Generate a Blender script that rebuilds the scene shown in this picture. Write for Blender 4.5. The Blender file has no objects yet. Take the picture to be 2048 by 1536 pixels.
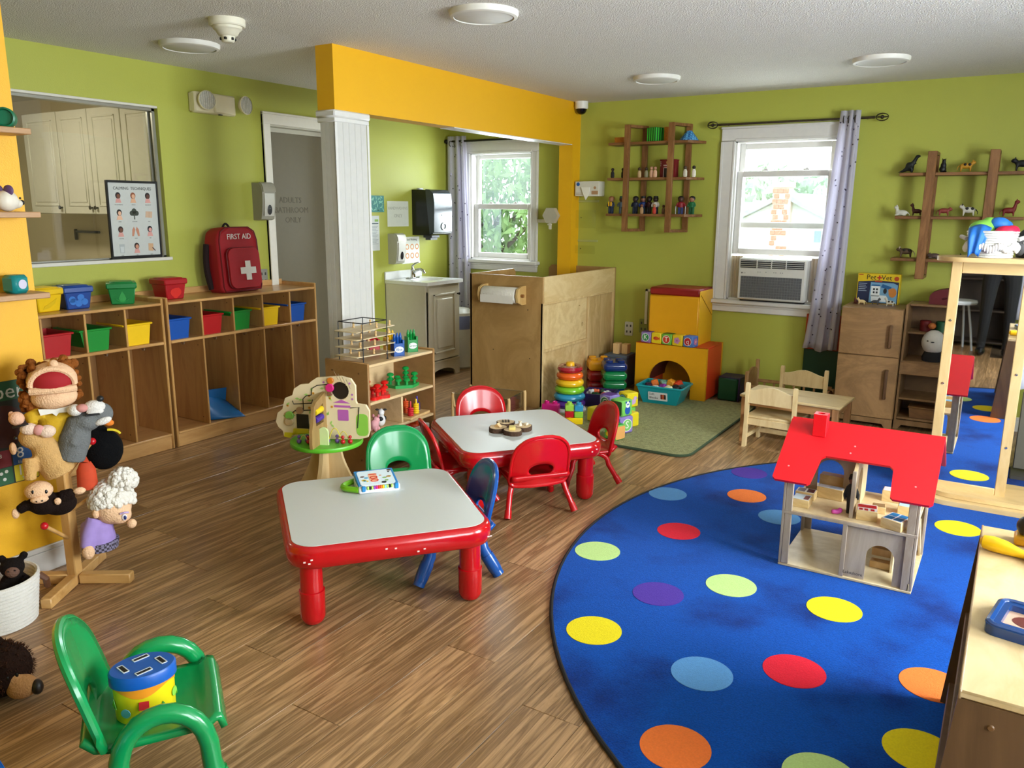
import bpy, bmesh, math, random
from math import sin, cos, pi, radians
from mathutils import Vector, Matrix, Euler
from mathutils.geometry import tessellate_polygon
random.seed(7)
scene = bpy.context.scene
COL = scene.collection

# ------------------------------------------------------------------ camera
cam_d = bpy.data.cameras.new('camera')
cam_d.sensor_width = 36.0
cam_d.lens = 1605.9 / 2048 * 36.0
cam_d.clip_start = 0.05
cam = bpy.data.objects.new('camera', cam_d)
COL.objects.link(cam)
yaw, pitch, roll = radians(-31.952), radians(-12.383), radians(-0.353)
fw = Vector((sin(yaw) * cos(pitch), cos(yaw) * cos(pitch), sin(pitch)))
rt = Vector((cos(yaw), -sin(yaw), 0))
dn = fw.cross(rt)
r2 = rt * cos(roll) + dn * sin(roll)
d2 = dn * cos(roll) - rt * sin(roll)
M = Matrix.Identity(4)
for i in range(3):
    M[i][0] = r2[i]; M[i][1] = -d2[i]; M[i][2] = -fw[i]
M[0][3], M[1][3], M[2][3] = 0, 0, 1.5
cam.matrix_world = M
scene.camera = cam

# ------------------------------------------------------------------ world, lights, exposure
scene.view_settings.view_transform = 'Standard'
scene.view_settings.look = 'None'
scene.view_settings.gamma = 1.0
scene.view_settings.use_curve_mapping = False
scene.view_settings.exposure = 0.25
W = bpy.data.worlds.new('overcast_sky')
scene.world = W
W.use_nodes = True
bg = W.node_tree.nodes['Background']
bg.inputs['Color'].default_value = (0.86, 0.93, 1.0, 1)
bg.inputs['Strength'].default_value = 4.0

def area(name, loc, target, sx, sy, power, col=(1, 1, 1), spread=None):
    l = bpy.data.lights.new(name, 'AREA')
    l.shape = 'RECTANGLE'; l.size = sx; l.size_y = sy
    l.energy = power; l.color = col
    if spread: l.spread = spread
    o = bpy.data.objects.new(name, l)
    COL.objects.link(o)
    o.location = loc
    o.rotation_euler = (Vector(target) - Vector(loc)).to_track_quat('-Z', 'Y').to_euler()
    return o
# daylight entering the room's windows (each light stands outside its window opening)
DAY = (0.93, 0.97, 1.0)
area('daylight_right_window_far', (2.02, 3.0, 1.5), (-0.6, 2.9, 1.25), 1.35, 1.35, 235, DAY)
area('daylight_right_window_near', (2.02, 1.0, 1.5), (-0.6, 1.2, 1.25), 1.35, 1.35, 105, DAY)
area('daylight_back_window', (-1.58, 6.72, 1.6), (-1.58, 5.0, 1.0), 0.72, 0.85, 22, DAY)
area('daylight_nook_window', (-4.15, 6.72, 1.55), (-4.1, 5.0, 1.0), 0.65, 1.0, 40, DAY)
area('daylight_rear_window', (0.45, -1.62, 1.5), (0.2, 0.5, 1.0), 0.8, 1.25, 5, DAY)

# ------------------------------------------------------------------ materials
def lin(h):
    h = h.lstrip('#')
    o = []
    for i in (0, 2, 4):
        c = int(h[i:i + 2], 16) / 255
        o.append(c / 12.92 if c <= 0.04045 else ((c + 0.055) / 1.055) ** 2.4)
    return (*o, 1)

MATS = {}
def mat(hexc, rough=0.5, var=0.0, scale=30, bump=0.0, bscale=200, spec=None, metal=0.0, coat=0.0, sheen=0.0):
    key = (hexc, rough, var, scale, bump, bscale, spec, metal, coat, sheen)
    if key in MATS: return MATS[key]
    m = bpy.data.materials.new('paint_' + hexc.strip('#'))
    m.use_nodes = True
    nt = m.node_tree; b = nt.nodes['Principled BSDF']
    b.inputs['Base Color'].default_value = lin(hexc)
    b.inputs['Roughness'].default_value = rough
    b.inputs['Metallic'].default_value = metal
    if spec is not None: b.inputs['Specular IOR Level'].default_value = spec
    if coat: b.inputs['Coat Weight'].default_value = coat; b.inputs['Coat Roughness'].default_value = 0.08
    if sheen: b.inputs['Sheen Weight'].default_value = sheen
    tc = nt.nodes.new('ShaderNodeTexCoord')
    n = nt.nodes.new('ShaderNodeTexNoise'); n.inputs['Scale'].default_value = scale
    n.inputs['Detail'].default_value = 3
    nt.links.new(tc.outputs['Object'], n.inputs['Vector'])
    v = var if var else 0.05
    mx = nt.nodes.new('ShaderNodeMix'); mx.data_type = 'RGBA'
    c = lin(hexc)
    mx.inputs['A'].default_value = tuple(min(1, x * (1 - v)) for x in c[:3]) + (1,)
    mx.inputs['B'].default_value = tuple(min(1, x * (1 + v)) for x in c[:3]) + (1,)
    nt.links.new(n.outputs['Fac'], mx.inputs['Factor'])
    nt.links.new(mx.outputs['Result'], b.inputs['Base Color'])
    if bump:
        n2 = nt.nodes.new('ShaderNodeTexNoise'); n2.inputs['Scale'].default_value = bscale
        n2.inputs['Detail'].default_value = 2
        nt.links.new(tc.outputs['Object'], n2.inputs['Vector'])
        bp = nt.nodes.new('ShaderNodeBump'); bp.inputs['Strength'].default_value = bump
        bp.inputs['Distance'].default_value = 0.01
        nt.links.new(n2.outputs['Fac'], bp.inputs['Height'])
        nt.links.new(bp.outputs['Normal'], b.inputs['Normal'])
    MATS[key] = m
    return m

def wood(c1, c2, rough=0.4, stretch=(1, 1, 12), scale=2.2, rnd=False, coat=0.0, bands=4.0, c3=None):
    key = ('wood', c1, c2, rough, stretch, scale, rnd, coat, bands)
    if key in MATS: return MATS[key]
    m = bpy.data.materials.new('wood_' + c1.strip('#'))
    m.use_nodes = True
    nt = m.node_tree; b = nt.nodes['Principled BSDF']; L = nt.links.new
    b.inputs['Roughness'].default_value = rough
    if coat: b.inputs['Coat Weight'].default_value = coat; b.inputs['Coat Roughness'].default_value = 0.15
    tc = nt.nodes.new('ShaderNodeTexCoord')
    mp = nt.nodes.new('ShaderNodeMapping')
    mp.inputs['Scale'].default_value = tuple(scale * (12 / s) for s in stretch)
    L(tc.outputs['Object'], mp.inputs['Vector'])
    vec = mp.outputs['Vector']
    if rnd:
        oi = nt.nodes.new('ShaderNodeObjectInfo')
        ml = nt.nodes.new('ShaderNodeMath'); ml.operation = 'MULTIPLY'; ml.inputs[1].default_value = 57.0
        L(oi.outputs['Random'], ml.inputs[0])
        va = nt.nodes.new('ShaderNodeVectorMath'); va.operation = 'ADD'
        L(vec, va.inputs[0]); L(ml.outputs[0], va.inputs[1])
        vec = va.outputs[0]
    n = nt.nodes.new('ShaderNodeTexNoise'); n.inputs['Scale'].default_value = 1.0
    n.inputs['Detail'].default_value = 6; n.inputs['Roughness'].default_value = 0.62
    n.inputs['Distortion'].default_value = 0.8
    L(vec, n.inputs['Vector'])
    # ring-like bands from the noise field
    mu = nt.nodes.new('ShaderNodeMath'); mu.operation = 'MULTIPLY'; mu.inputs[1].default_value = bands
    L(n.outputs['Fac'], mu.inputs[0])
    fr = nt.nodes.new('ShaderNodeMath'); fr.operation = 'PINGPONG'; fr.inputs[1].default_value = 0.5
    L(mu.outputs[0], fr.inputs[0])
    mr = nt.nodes.new('ShaderNodeMapRange')
    mr.inputs['From Min'].default_value = 0.0; mr.inputs['From Max'].default_value = 0.5
    L(fr.outputs[0], mr.inputs['Value'])
    mx = nt.nodes.new('ShaderNodeMix'); mx.data_type = 'RGBA'
    mx.inputs['A'].default_value = lin(c2); mx.inputs['B'].default_value = lin(c1)
    L(mr.outputs[0], mx.inputs['Factor'])
    out = mx.outputs['Result']
    if rnd:
        hs = nt.nodes.new('ShaderNodeHueSaturation')
        vr = nt.nodes.new('ShaderNodeMapRange')
        vr.inputs['To Min'].default_value = 0.82; vr.inputs['To Max'].default_value = 1.12
        L(oi.outputs['Random'], vr.inputs['Value'])
        L(vr.outputs[0], hs.inputs['Value']); L(out, hs.inputs['Color'])
        out = hs.outputs['Color']
    L(out, b.inputs['Base Color'])
    MATS[key] = m
    return m

def glass(name, tint=(1, 1, 1), gloss=0.08, rough=0.02):
    if name in MATS: return MATS[name]
    m = bpy.data.materials.new(name); m.use_nodes = True
    nt = m.node_tree; nt.nodes.clear(); L = nt.links.new
    t = nt.nodes.new('ShaderNodeBsdfTransparent'); t.inputs['Color'].default_value = (*tint, 1)
    g = nt.nodes.new('ShaderNodeBsdfGlossy'); g.inputs['Roughness'].default_value = rough
    mx = nt.nodes.new('ShaderNodeMixShader'); mx.inputs[0].default_value = gloss
    L(t.outputs[0], mx.inputs[1]); L(g.outputs[0], mx.inputs[2])
    o = nt.nodes.new('ShaderNodeOutputMaterial'); L(mx.outputs[0], o.inputs['Surface'])
    MATS[name] = m
    return m

def checker_mat(c1, c2, scale):
    key = ('chk', c1, c2, scale)
    if key in MATS: return MATS[key]
    m = mat(c1, 0.6).copy(); m.name = 'checked_cloth'
    nt = m.node_tree; b = nt.nodes['Principled BSDF']
    for l in list(b.inputs['Base Color'].links): nt.links.remove(l)
    tc = nt.nodes.new('ShaderNodeTexCoord'); ck = nt.nodes.new('ShaderNodeTexChecker')
    ck.inputs['Color1'].default_value = lin(c1); ck.inputs['Color2'].default_value = lin(c2)
    ck.inputs['Scale'].default_value = scale
    nt.links.new(tc.outputs['Object'], ck.inputs['Vector']); nt.links.new(ck.outputs['Color'], b.inputs['Base Color'])
    MATS[key] = m
    return m

# ------------------------------------------------------------------ mesh builder
def basis(o, ex, ey):
    ex = Vector(ex).normalized(); ey = Vector(ey); ey = (ey - ex * ey.dot(ex)).normalized(); ez = ex.cross(ey)
    m = Matrix.Identity(4)
    for i in range(3):
        m[i][0] = ex[i]; m[i][1] = ey[i]; m[i][2] = ez[i]; m[i][3] = o[i]
    return m
def rotz(a): return Matrix.Rotation(a, 4, 'Z')
def T_(x, y, z): return Matrix.Translation((x, y, z))
FY = lambda y, x0=0, z0=0: basis((x0, y, z0), (1, 0, 0), (0, 0, 1))    # drawing plane x-z facing -Y
FX = lambda x, y0=0, z0=0: basis((x, y0, z0), (0, 1, 0), (0, 0, 1))    # drawing plane y-z facing +X

class MB:
    def __init__(s): s.v = []; s.f = []; s.m = []; s.cur = 0
    def mi(s, i): s.cur = i; return s
    def add(s, vs, fs, M=None):
        b = len(s.v)
        for p in vs:
            p = Vector(p)
            s.v.append(tuple(M @ p) if M is not None else tuple(p))
        for f in fs:
            s.f.append(tuple(b + i for i in f)); s.m.append(s.cur)
        return s
    def box(s, c, d, ch=0.0, M=None):
        hx, hy, hz = d[0] / 2, d[1] / 2, d[2] / 2
        if ch <= 0:
            vs = [(c[0] + sx * hx, c[1] + sy * hy, c[2] + sz * hz) for sx in (-1, 1) for sy in (-1, 1) for sz in (-1, 1)]
            fs = [(0, 1, 3, 2), (4, 6, 7, 5), (0, 4, 5, 1), (2, 3, 7, 6), (0, 2, 6, 4), (1, 5, 7, 3)]
            return s.add(vs, fs, M)
        ch = min(ch, hx * .95, hy * .95, hz * .95)
        vs = []; ix = {}
        for sx in (-1, 1):
            for sy in (-1, 1):
                for sz in (-1, 1):
                    for a in range(3):
                        h = [hx - ch, hy - ch, hz - ch]; h[a] += ch
                        ix[(sx, sy, sz, a)] = len(vs)
                        vs.append((c[0] + sx * h[0], c[1] + sy * h[1], c[2] + sz * h[2]))
        fs = []
        S = (-1, 1)
        for q in S:
            fs.append(tuple(ix[(q, a, b, 0)] for a, b in ((-1, -1), (1, -1), (1, 1), (-1, 1))))
            fs.append(tuple(ix[(a, q, b, 1)] for a, b in ((-1, -1), (1, -1), (1, 1), (-1, 1))))
            fs.append(tuple(ix[(a, b, q, 2)] for a, b in ((-1, -1), (1, -1), (1, 1), (-1, 1))))
        for a in S:
            for b in S:
                fs.append((ix[(a, b, -1, 0)], ix[(a, b, 1, 0)], ix[(a, b, 1, 1)], ix[(a, b, -1, 1)]))
                fs.append((ix[(a, -1, b, 0)], ix[(a, 1, b, 0)], ix[(a, 1, b, 2)], ix[(a, -1, b, 2)]))
                fs.append((ix[(-1, a, b, 1)], ix[(1, a, b, 1)], ix[(1, a, b, 2)], ix[(-1, a, b, 2)]))
        for sx in S:
            for sy in S:
                for sz in S:
                    fs.append(tuple(ix[(sx, sy, sz, a)] for a in range(3)))
        return s.add(vs, fs, M)
    def bb(s, x0, x1, y0, y1, z0, z1, ch=0.0, M=None):
        return s.box(((x0 + x1) / 2, (y0 + y1) / 2, (z0 + z1) / 2), (abs(x1 - x0), abs(y1 - y0), abs(z1 - z0)), ch, M)
    def prism(s, loops, d0, d1, M=None):
        if not isinstance(loops[0][0], (tuple, list, Vector)): loops = [loops]
        flat = [p for l in loops for p in l]
        tris = tessellate_polygon([[Vector((p[0], p[1], 0)) for p in l] for l in loops])
        n = len(flat)
        vs = [(p[0], p[1], d0) for p in flat] + [(p[0], p[1], d1) for p in flat]
        fs = [tuple(t) for t in tris] + [tuple(n + i for i in t) for t in tris]
        b = 0
        for l in loops:
            k = len(l)
            for i in range(k):
                j = (i + 1) % k
                fs.append((b + i, b + j, n + b + j, n + b + i))
            b += k
        return s.add(vs, fs, M)
    def lathe(s, prof, n=24, M=None, sx=1.0, sy=1.0):
        vs = []; fs = []; idx = []
        for r, z in prof:
            if r <= 1e-6: idx.append([len(vs)]); vs.append((0, 0, z))
            else:
                idx.append(list(range(len(vs), len(vs) + n)))
                vs += [(r * cos(2 * pi * i / n) * sx, r * sin(2 * pi * i / n) * sy, z) for i in range(n)]
        for a, b in zip(idx, idx[1:]):
            if len(a) == 1 and len(b) == 1: continue
            for i in range(n):
                j = (i + 1) % n
                if len(a) == 1: fs.append((a[0], b[i], b[j]))
                elif len(b) == 1: fs.append((a[i], a[j], b[0]))
                else: fs.append((a[i], a[j], b[j], b[i]))
        return s.add(vs, fs, M)
    def cyl(s, r, z0, z1, n=20, M=None, ch=0.0):
        if ch: return s.lathe([(0, z0), (r - ch, z0), (r, z0 + ch), (r, z1 - ch), (r - ch, z1), (0, z1)], n, M)
        return s.lathe([(0, z0), (r, z0), (r, z1), (0, z1)], n, M)
    def rod(s, p, q, r, n=10, r1=None):
        return s.tube([p, q], [r, r if r1 is None else r1], n)
    def tube(s, pts, r, n=10, closed=False, cap=True, flat=1.0):
        P = [Vector(p) for p in pts]; k = len(P)
        R = r if isinstance(r, (list, tuple)) else [r] * k
        vs = []; fs = []
        prevn = None
        for i in range(k):
            if closed: t = P[(i + 1) % k] - P[i - 1]
            else: t = P[min(i + 1, k - 1)] - P[max(i - 1, 0)]
            t.normalize()
            if prevn is None:
                a = Vector((0, 0, 1)) if abs(t.z) < 0.9 else Vector((1, 0, 0))
                nn = (a - t * a.dot(t)).normalized()
            else:
                nn = (prevn - t * prevn.dot(t))
                nn = nn.normalized() if nn.length > 1e-6 else prevn
            prevn = nn; bn = t.cross(nn)
            for j in range(n):
                an = 2 * pi * j / n
                vs.append(P[i] + (nn * cos(an) + bn * sin(an) * flat) * R[i])
        rng = k if closed else k - 1
        for i in range(rng):
            i2 = (i + 1) % k
            for j in range(n):
                j2 = (j + 1) % n
                fs.append((i * n + j, i * n + j2, i2 * n + j2, i2 * n + j))
        if cap and not closed:
            fs.append(tuple(range(n))); fs.append(tuple(range((k - 1) * n, k * n)))
        return s.add(vs, fs)
    def ell(s, c, r, n=14, m=9, M=None, R=None):
        if not isinstance(r, (tuple, list)): r = (r, r, r)
        prof = [(sin(pi * i / m), -cos(pi * i / m)) for i in range(m + 1)]
        prof[0] = (0, -1); prof[-1] = (0, 1)
        mm = Matrix.Translation(c) @ (R if R is not None else Matrix.Identity(4)) @ Matrix.Diagonal((r[0], r[1], r[2], 1))
        if M is not None: mm = M @ mm
        return s.lathe(prof, n, mm)
    def grid(s, fn, nu, nv, closeu=False):
        vs = [fn(i / (nu if closeu else nu - 1), j / (nv - 1)) for i in range(nu) for j in range(nv)]
        fs = []
        for i in range(nu if closeu else nu - 1):
            for j in range(nv - 1):
                i2 = (i + 1) % nu
                fs.append((i * nv + j, i2 * nv + j, i2 * nv + j + 1, i * nv + j + 1))
        return s.add(vs, fs)
    def text(s, body, size, M, ext=0.0004, align='CENTER', sx=1.0):
        cu = bpy.data.curves.new('t', 'FONT')
        cu.body = body; cu.size = size; cu.align_x = align; cu.align_y = 'CENTER'
        cu.resolution_u = 2; cu.extrude = ext
        o = bpy.data.objects.new('t', cu)
        me = o.to_mesh()
        s.add([(v.co.x * sx, v.co.y, v.co.z) for v in me.vertices], [tuple(p.vertices) for p in me.polygons], M)
        o.to_mesh_clear(); bpy.data.objects.remove(o); bpy.data.curves.remove(cu)
        return s
    def build(s, name, m, parent=None, smooth=True, ang=38, keepn=False):
        me = bpy.data.meshes.new(name)
        me.from_pydata(s.v, [], s.f)
        if not isinstance(m, (list, tuple)): m = [m]
        for x in m: me.materials.append(x)
        if len(m) > 1: me.polygons.foreach_set('material_index', s.m)
        if not keepn:
            b = bmesh.new(); b.from_mesh(me)
            bmesh.ops.recalc_face_normals(b, faces=b.faces)
            b.to_mesh(me); b.free()
        if smooth:
            me.polygons.foreach_set('use_smooth', [True] * len(me.polygons))
            me.set_sharp_from_angle(angle=radians(ang))
        me.update()
        o = bpy.data.objects.new(name, me)
        COL.objects.link(o)
        if parent is not None: o.parent = parent
        return o
def many(o):
    o['kind'] = 'stuff'
    return o

def thing(name, label, cat, loc=(0, 0, 0), rz=0.0, group=None):
    o = bpy.data.objects.new(name, None)
    COL.objects.link(o)
    o.empty_display_size = 0.05
    o.location = loc; o.rotation_euler = (0, 0, rz)
    o['label'] = label; o['category'] = cat
    if group: o['group'] = group
    return o
def tag(o, label, cat, group=None, loc=None, rz=None):
    o['label'] = label; o['category'] = cat
    if group: o['group'] = group
    if loc is not None: o.location = loc
    if rz is not None: o.rotation_euler = (0, 0, rz)
    return o
def struct(o, label=None):
    o['kind'] = 'structure'
    if label: o['label'] = label
    return o
def sempty(name, loc=(0, 0, 0)):
    o = bpy.data.objects.new(name, None); COL.objects.link(o); o.location = loc; o['kind'] = 'structure'
    return o
def dup(root, loc=None, rz=None, label=None, group=None, parent=None):
    r = root.copy(); COL.objects.link(r); r.parent = parent
    if loc is not None: r.location = loc
    if rz is not None: r.rotation_euler = (0, 0, rz)
    if label: r['label'] = label
    if group: r['group'] = group
    for ch in root.children:
        c = ch.copy(); COL.objects.link(c); c.parent = r
        for g in ch.children:
            d = g.copy(); COL.objects.link(d); d.parent = c
    return r
def setmat(o, m):
    """give a copied part its own mesh with another material"""
    o.data = o.data.copy(); o.data.materials.clear(); o.data.materials.append(m)
def soft(o, voxel=0.006, smooth=6, lump=0.0):
    """melt overlapping shapes into one continuous plush surface"""
    r = o.modifiers.new('melt', 'REMESH'); r.mode = 'VOXEL'; r.voxel_size = voxel; r.use_smooth_shade = True
    if smooth:
        sm = o.modifiers.new('soften', 'SMOOTH'); sm.iterations = smooth; sm.factor = 0.6
    return o

def arch(x0, x1, z0, zs, n=12):
    """outline of an arched opening, from bottom-left round to bottom-right"""
    r = (x1 - x0) / 2; c = (x0 + x1) / 2
    return [(x0, z0)] + [(c - r * cos(pi * i / n), zs + r * sin(pi * i / n)) for i in range(n + 1)] + [(x1, z0)]
def rrect(w, h, r, n=6, cx=0, cy=0):
    o = []
    for qx, qy, a in ((1, 1, 0), (-1, 1, 90), (-1, -1, 180), (1, -1, 270)):
        for i in range(n + 1):
            t = radians(a + 90 * i / n)
            o.append((cx + qx * (w / 2 - r) + r * cos(t), cy + qy * (h / 2 - r) + r * sin(t)))
    return o
def circ(cx, cy, r, n=24, ry=None):
    ry = r if ry is None else ry
    return [(cx + r * cos(2 * pi * i / n), cy + ry * sin(2 * pi * i / n)) for i in range(n)]

BIRCH = wood('#E0C79A', '#CDAF7C', 0.42, (12, 1.6, 12) , 1.0, bands=3.0)
BIRCHV = wood('#E2C898', '#CEB07C', 0.42, (2.2, 2.2, 14), 1.6, bands=3.0)
MAPLE = wood('#C99A5C', '#B4834A', 0.32, (2.5, 2.5, 14), 1.5, bands=3.0)
MAPLEH = wood('#CFA066', '#B98850', 0.3, (2.5, 14, 2.5), 1.5, bands=3.0)
PLY = wood('#D9BF8C', '#CCAE78', 0.45, (3, 10, 3), 1.3, bands=5.0)
PLYB = wood('#B8935C', '#A47F4A', 0.45, (6, 3, 8), 1.2, bands=4.0)  # browner plywood: shade painted into the play unit's end and inner faces
OAK = wood('#96683C', '#7A5029', 0.5, (2, 2, 14), 2.6, bands=4.0)
OAKH = wood('#8F6238', '#744B26', 0.5, (14, 2, 2), 2.6, bands=4.0)
PINE = wood('#E3BE85', '#CFA266', 0.4, (2.4, 2.4, 14), 1.8, bands=3.0)
WHITE = mat('#D2D0CB', 0.45)
TRIM = mat('#DCDAD6', 0.35)

# ------------------------------------------------------------------ the room
XL, XR, YB, YN, ZC = -4.74, 1.75, 6.44, -1.3, 2.375
XP = -3.335                      # plane of the yellow partition and beam
GREEN = mat('#AFB34A', 0.55, 0.04, 3, 0.12, 260)
YELLOW = mat('#E9AE0C', 0.5, 0.03, 3, 0.12, 260)
CEIL = mat('#E2DFD7', 0.9, 0.05, 60, 0.9, 150)
CREAM = mat('#DCD0B4', 0.6)

# floor: vinyl planks running away from the camera, 0.2 m wide
FLOORW = wood('#C29A6E', '#7E5E3C', 0.33, (.62, 15, 12), 1.5, rnd=True, bands=4.0, coat=0.15)
fb = MB().bb(-8.0, XR + .1, YN - .1, YB + .1, -0.06, -0.004).build('floor', mat('#4A3520', 0.8))
struct(fb, 'wood-look plank floor')
pl = MB().box((0, 0, -0.004), (0.1985, 1.2185, 0.008), 0.0012)
plank = None
PW, PLN = 0.2, 1.22
nx = 0
x = -4.74 + PW / 2
while x < XR + 0.1:
    off = ((nx * 0.437) % 1.0) * PLN
    y = YN - 0.3 + off - PLN / 2
    while y - PLN / 2 < YB:
        # planks the room shows; those under the rug centre and behind the camera are left out of the count only if unseen
        if y + PLN / 2 > YN and not (x > -0.2 and y < 0.2):
            if plank is None:
                plank = pl.build('plank', FLOORW, fb); o = plank
            else:
                o = plank.copy(); COL.objects.link(o)
            o.location = (x, y, 0)
        y += PLN
    x += PW; nx += 1

# ceiling
struct(MB().bb(-8.0, XR + .15, YN - .15, YB + .15, ZC, ZC + 0.1).build('ceiling', CEIL), 'pale textured ceiling')

def wall_y(name, y0, y1, x0, x1, holes, m, z1=ZC):
    """wall along x with rectangular openings (xa,xb,za,zb)"""
    b = MB(); xs = x0
    for xa, xb, za, zb in sorted(holes):
        b.bb(xs, xa, y0, y1, 0, z1); b.bb(xa, xb, y0, y1, 0, za)
        if zb < z1: b.bb(xa, xb, y0, y1, zb, z1)
        xs = xb
    b.bb(xs, x1, y0, y1, 0, z1)
    return struct(b.build(name, m))
def wall_x(name, x0, x1, y0, y1, holes, m, z1=ZC):
    b = MB(); ys = y0
    for ya, yb, za, zb in sorted(holes):
        b.bb(x0, x1, ys, ya, 0, z1)
        if za > 0: b.bb(x0, x1, ya, yb, 0, za)
        if zb < z1: b.bb(x0, x1, ya, yb, zb, z1)
        ys = yb
    b.bb(x0, x1, ys, y1, 0, z1)
    return struct(b.build(name, m))

wall_y('wall_back', YB, YB + .14, XL - .14, XR + .14, [(-4.49, -3.81, 1.02, 2.0), (-1.975, -1.215, 0.79, 2.02)], GREEN)
wall_x('wall_left', XL - .13, XL, 1.0, YB, [(2.1, 3.335, 1.172, 2.115), (4.235, 4.98, 0, 2.085)], GREEN)
wall_x('wall_right', XR, XR + .14, YN - .14, YB + .14, [(0.3, 1.7, 0.75, 2.1), (2.3, 3.7, 0.75, 2.1)], GREEN)
wall_y('wall_near', YN - .14, YN, XP - 1.6, XR + .14, [(-0.02, 0.9, 0.8, 2.1)], GREEN)
wall_x('wall_partition', -3.46, -3.31, YN, 1.71, [], YELLOW)
# hidden return that closes the room behind the yellow partition
wall_y('wall_hall', 0.86, 1.0, XL - .13, -3.46, [], GREEN)

# yellow beam and its pilaster on the back wall
b = MB().bb(-3.465, XP, 3.46, YB, 2.03, ZC)
struct(b.build('trim_1', YELLOW), 'yellow painted ceiling beam')
b = MB().bb(-3.465, XP, 6.3, YB, 0, 2.03)
struct(b.build('trim_2', YELLOW), 'yellow pilaster under the end of the beam')
# white strip along the beam's underside
struct(MB().bb(-3.46, -3.34, 4.6, 6.3, 2.024, 2.032).build('trim_3', TRIM), 'white strip under the yellow beam')

# white beadboard column
colm = sempty('trim_4'); colm['label'] = 'white beadboard column under the beam'
MB().bb(-3.45, -3.345, 3.47, 3.72, 0, 2.0).build('core', WHITE, colm)
cm = mat('#CDCBC6', 0.4)
bd = None
for i in range(5):
    q = MB().box((-3.341, 3.4965 + i * 0.049, 1.0), (0.012, 0.0486, 2.0), 0.0016)
    q.build('board', cm, colm)
for i in range(3):
    MB().box((-3.432 + i * 0.035, 3.464, 1.0), (0.0346, 0.012, 2.0), 0.0016).build('board', cm, colm)
b = MB()
b.bb(-3.475, -3.325, 3.445, 3.745, 1.99, 2.03, 0.008).bb(-3.468, -3.33, 3.452, 3.738, 1.965, 1.99, 0.004)
b.build('cap_moulding', TRIM, colm)
b = MB().bb(-3.472, -3.33, 3.45, 3.74, 0, 0.1, 0.004); b.build('base_moulding', TRIM, colm)
b = MB()
for y in (3.463, 3.728): b.bb(-3.338, -3.331, y - .009, y + .009, 0.1, 1.965, 0.002)
b.build('corner_bead', TRIM, colm)

# baseboards
def base_board(name, x0, x1, y0, y1, h=0.1):
    b = MB().bb(x0, x1, y0, y1, 0, h * .8, 0.002)
    if x1 - x0 > y1 - y0: b.bb(x0, x1, y0 + .004, y1, h * .8, h, 0.003)
    else: b.bb(x0, x1 - .004, y0, y1, h * .8, h, 0.003)
    struct(b.build(name, TRIM))
base_board('baseboard_back', -3.335, XR, YB - .016, YB)
base_board('baseboard_left', XL, XL + .016, 1.0, 4.15)
base_board('baseboard_partition', -3.31, -3.294, YN, 1.715, 0.11)
base_board('baseboard_right', XR - .016, XR, YN, YB)
b = MB().bb(-3.475, -3.31, 1.71, 1.726, 0, .1, .003); struct(b.build('baseboard_partition_end', TRIM))

# ---------------------------------------------------------------- windows
PANE = glass('window_glass', (0.96, 0.98, 0.98), 0.06)
SCREEN = glass('insect_screen', (0.93, 0.95, 0.95), 0.03, 0.4)
_nt = SCREEN.node_tree; _g = [n for n in _nt.nodes if n.type == 'BSDF_GLOSSY'][0]
_t = _nt.nodes.new('ShaderNodeBsdfTranslucent'); _t.inputs['Color'].default_value = (.36, .42, .43, 1)
_m = [n for n in _nt.nodes if n.type == 'MIX_SHADER'][0]; _nt.links.new(_t.outputs[0], _m.inputs[2]); _nt.nodes.remove(_g)
def sash(par, x0, x1, z0, z1, y, w=0.045, d=0.03, pane=PANE):
    f = MB()
    f.bb(x0, x0 + w, y, y + d, z0, z1, .004).bb(x1 - w, x1, y, y + d, z0, z1, .004)
    f.bb(x0 + w, x1 - w, y, y + d, z0, z0 + w, .004).bb(x0 + w, x1 - w, y, y + d, z1 - w, z1, .004)
    s = f.build('sash', TRIM, par)
    MB().bb(x0 + w, x1 - w, y + d / 2, y + d / 2 + .003, z0 + w, z1 - w).build('pane', pane, s)
    k = MB()
    for t in (.3, .72):
        xx = x0 + (x1 - x0) * t
        k.box((xx, y - .004, z1 + .006), (.045, .012, .012), .004).box((xx + .006, y - .008, z1 + .015), (.02, .01, .008), .003)
    k.build('sash_lock', TRIM, s)
    return s
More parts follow.
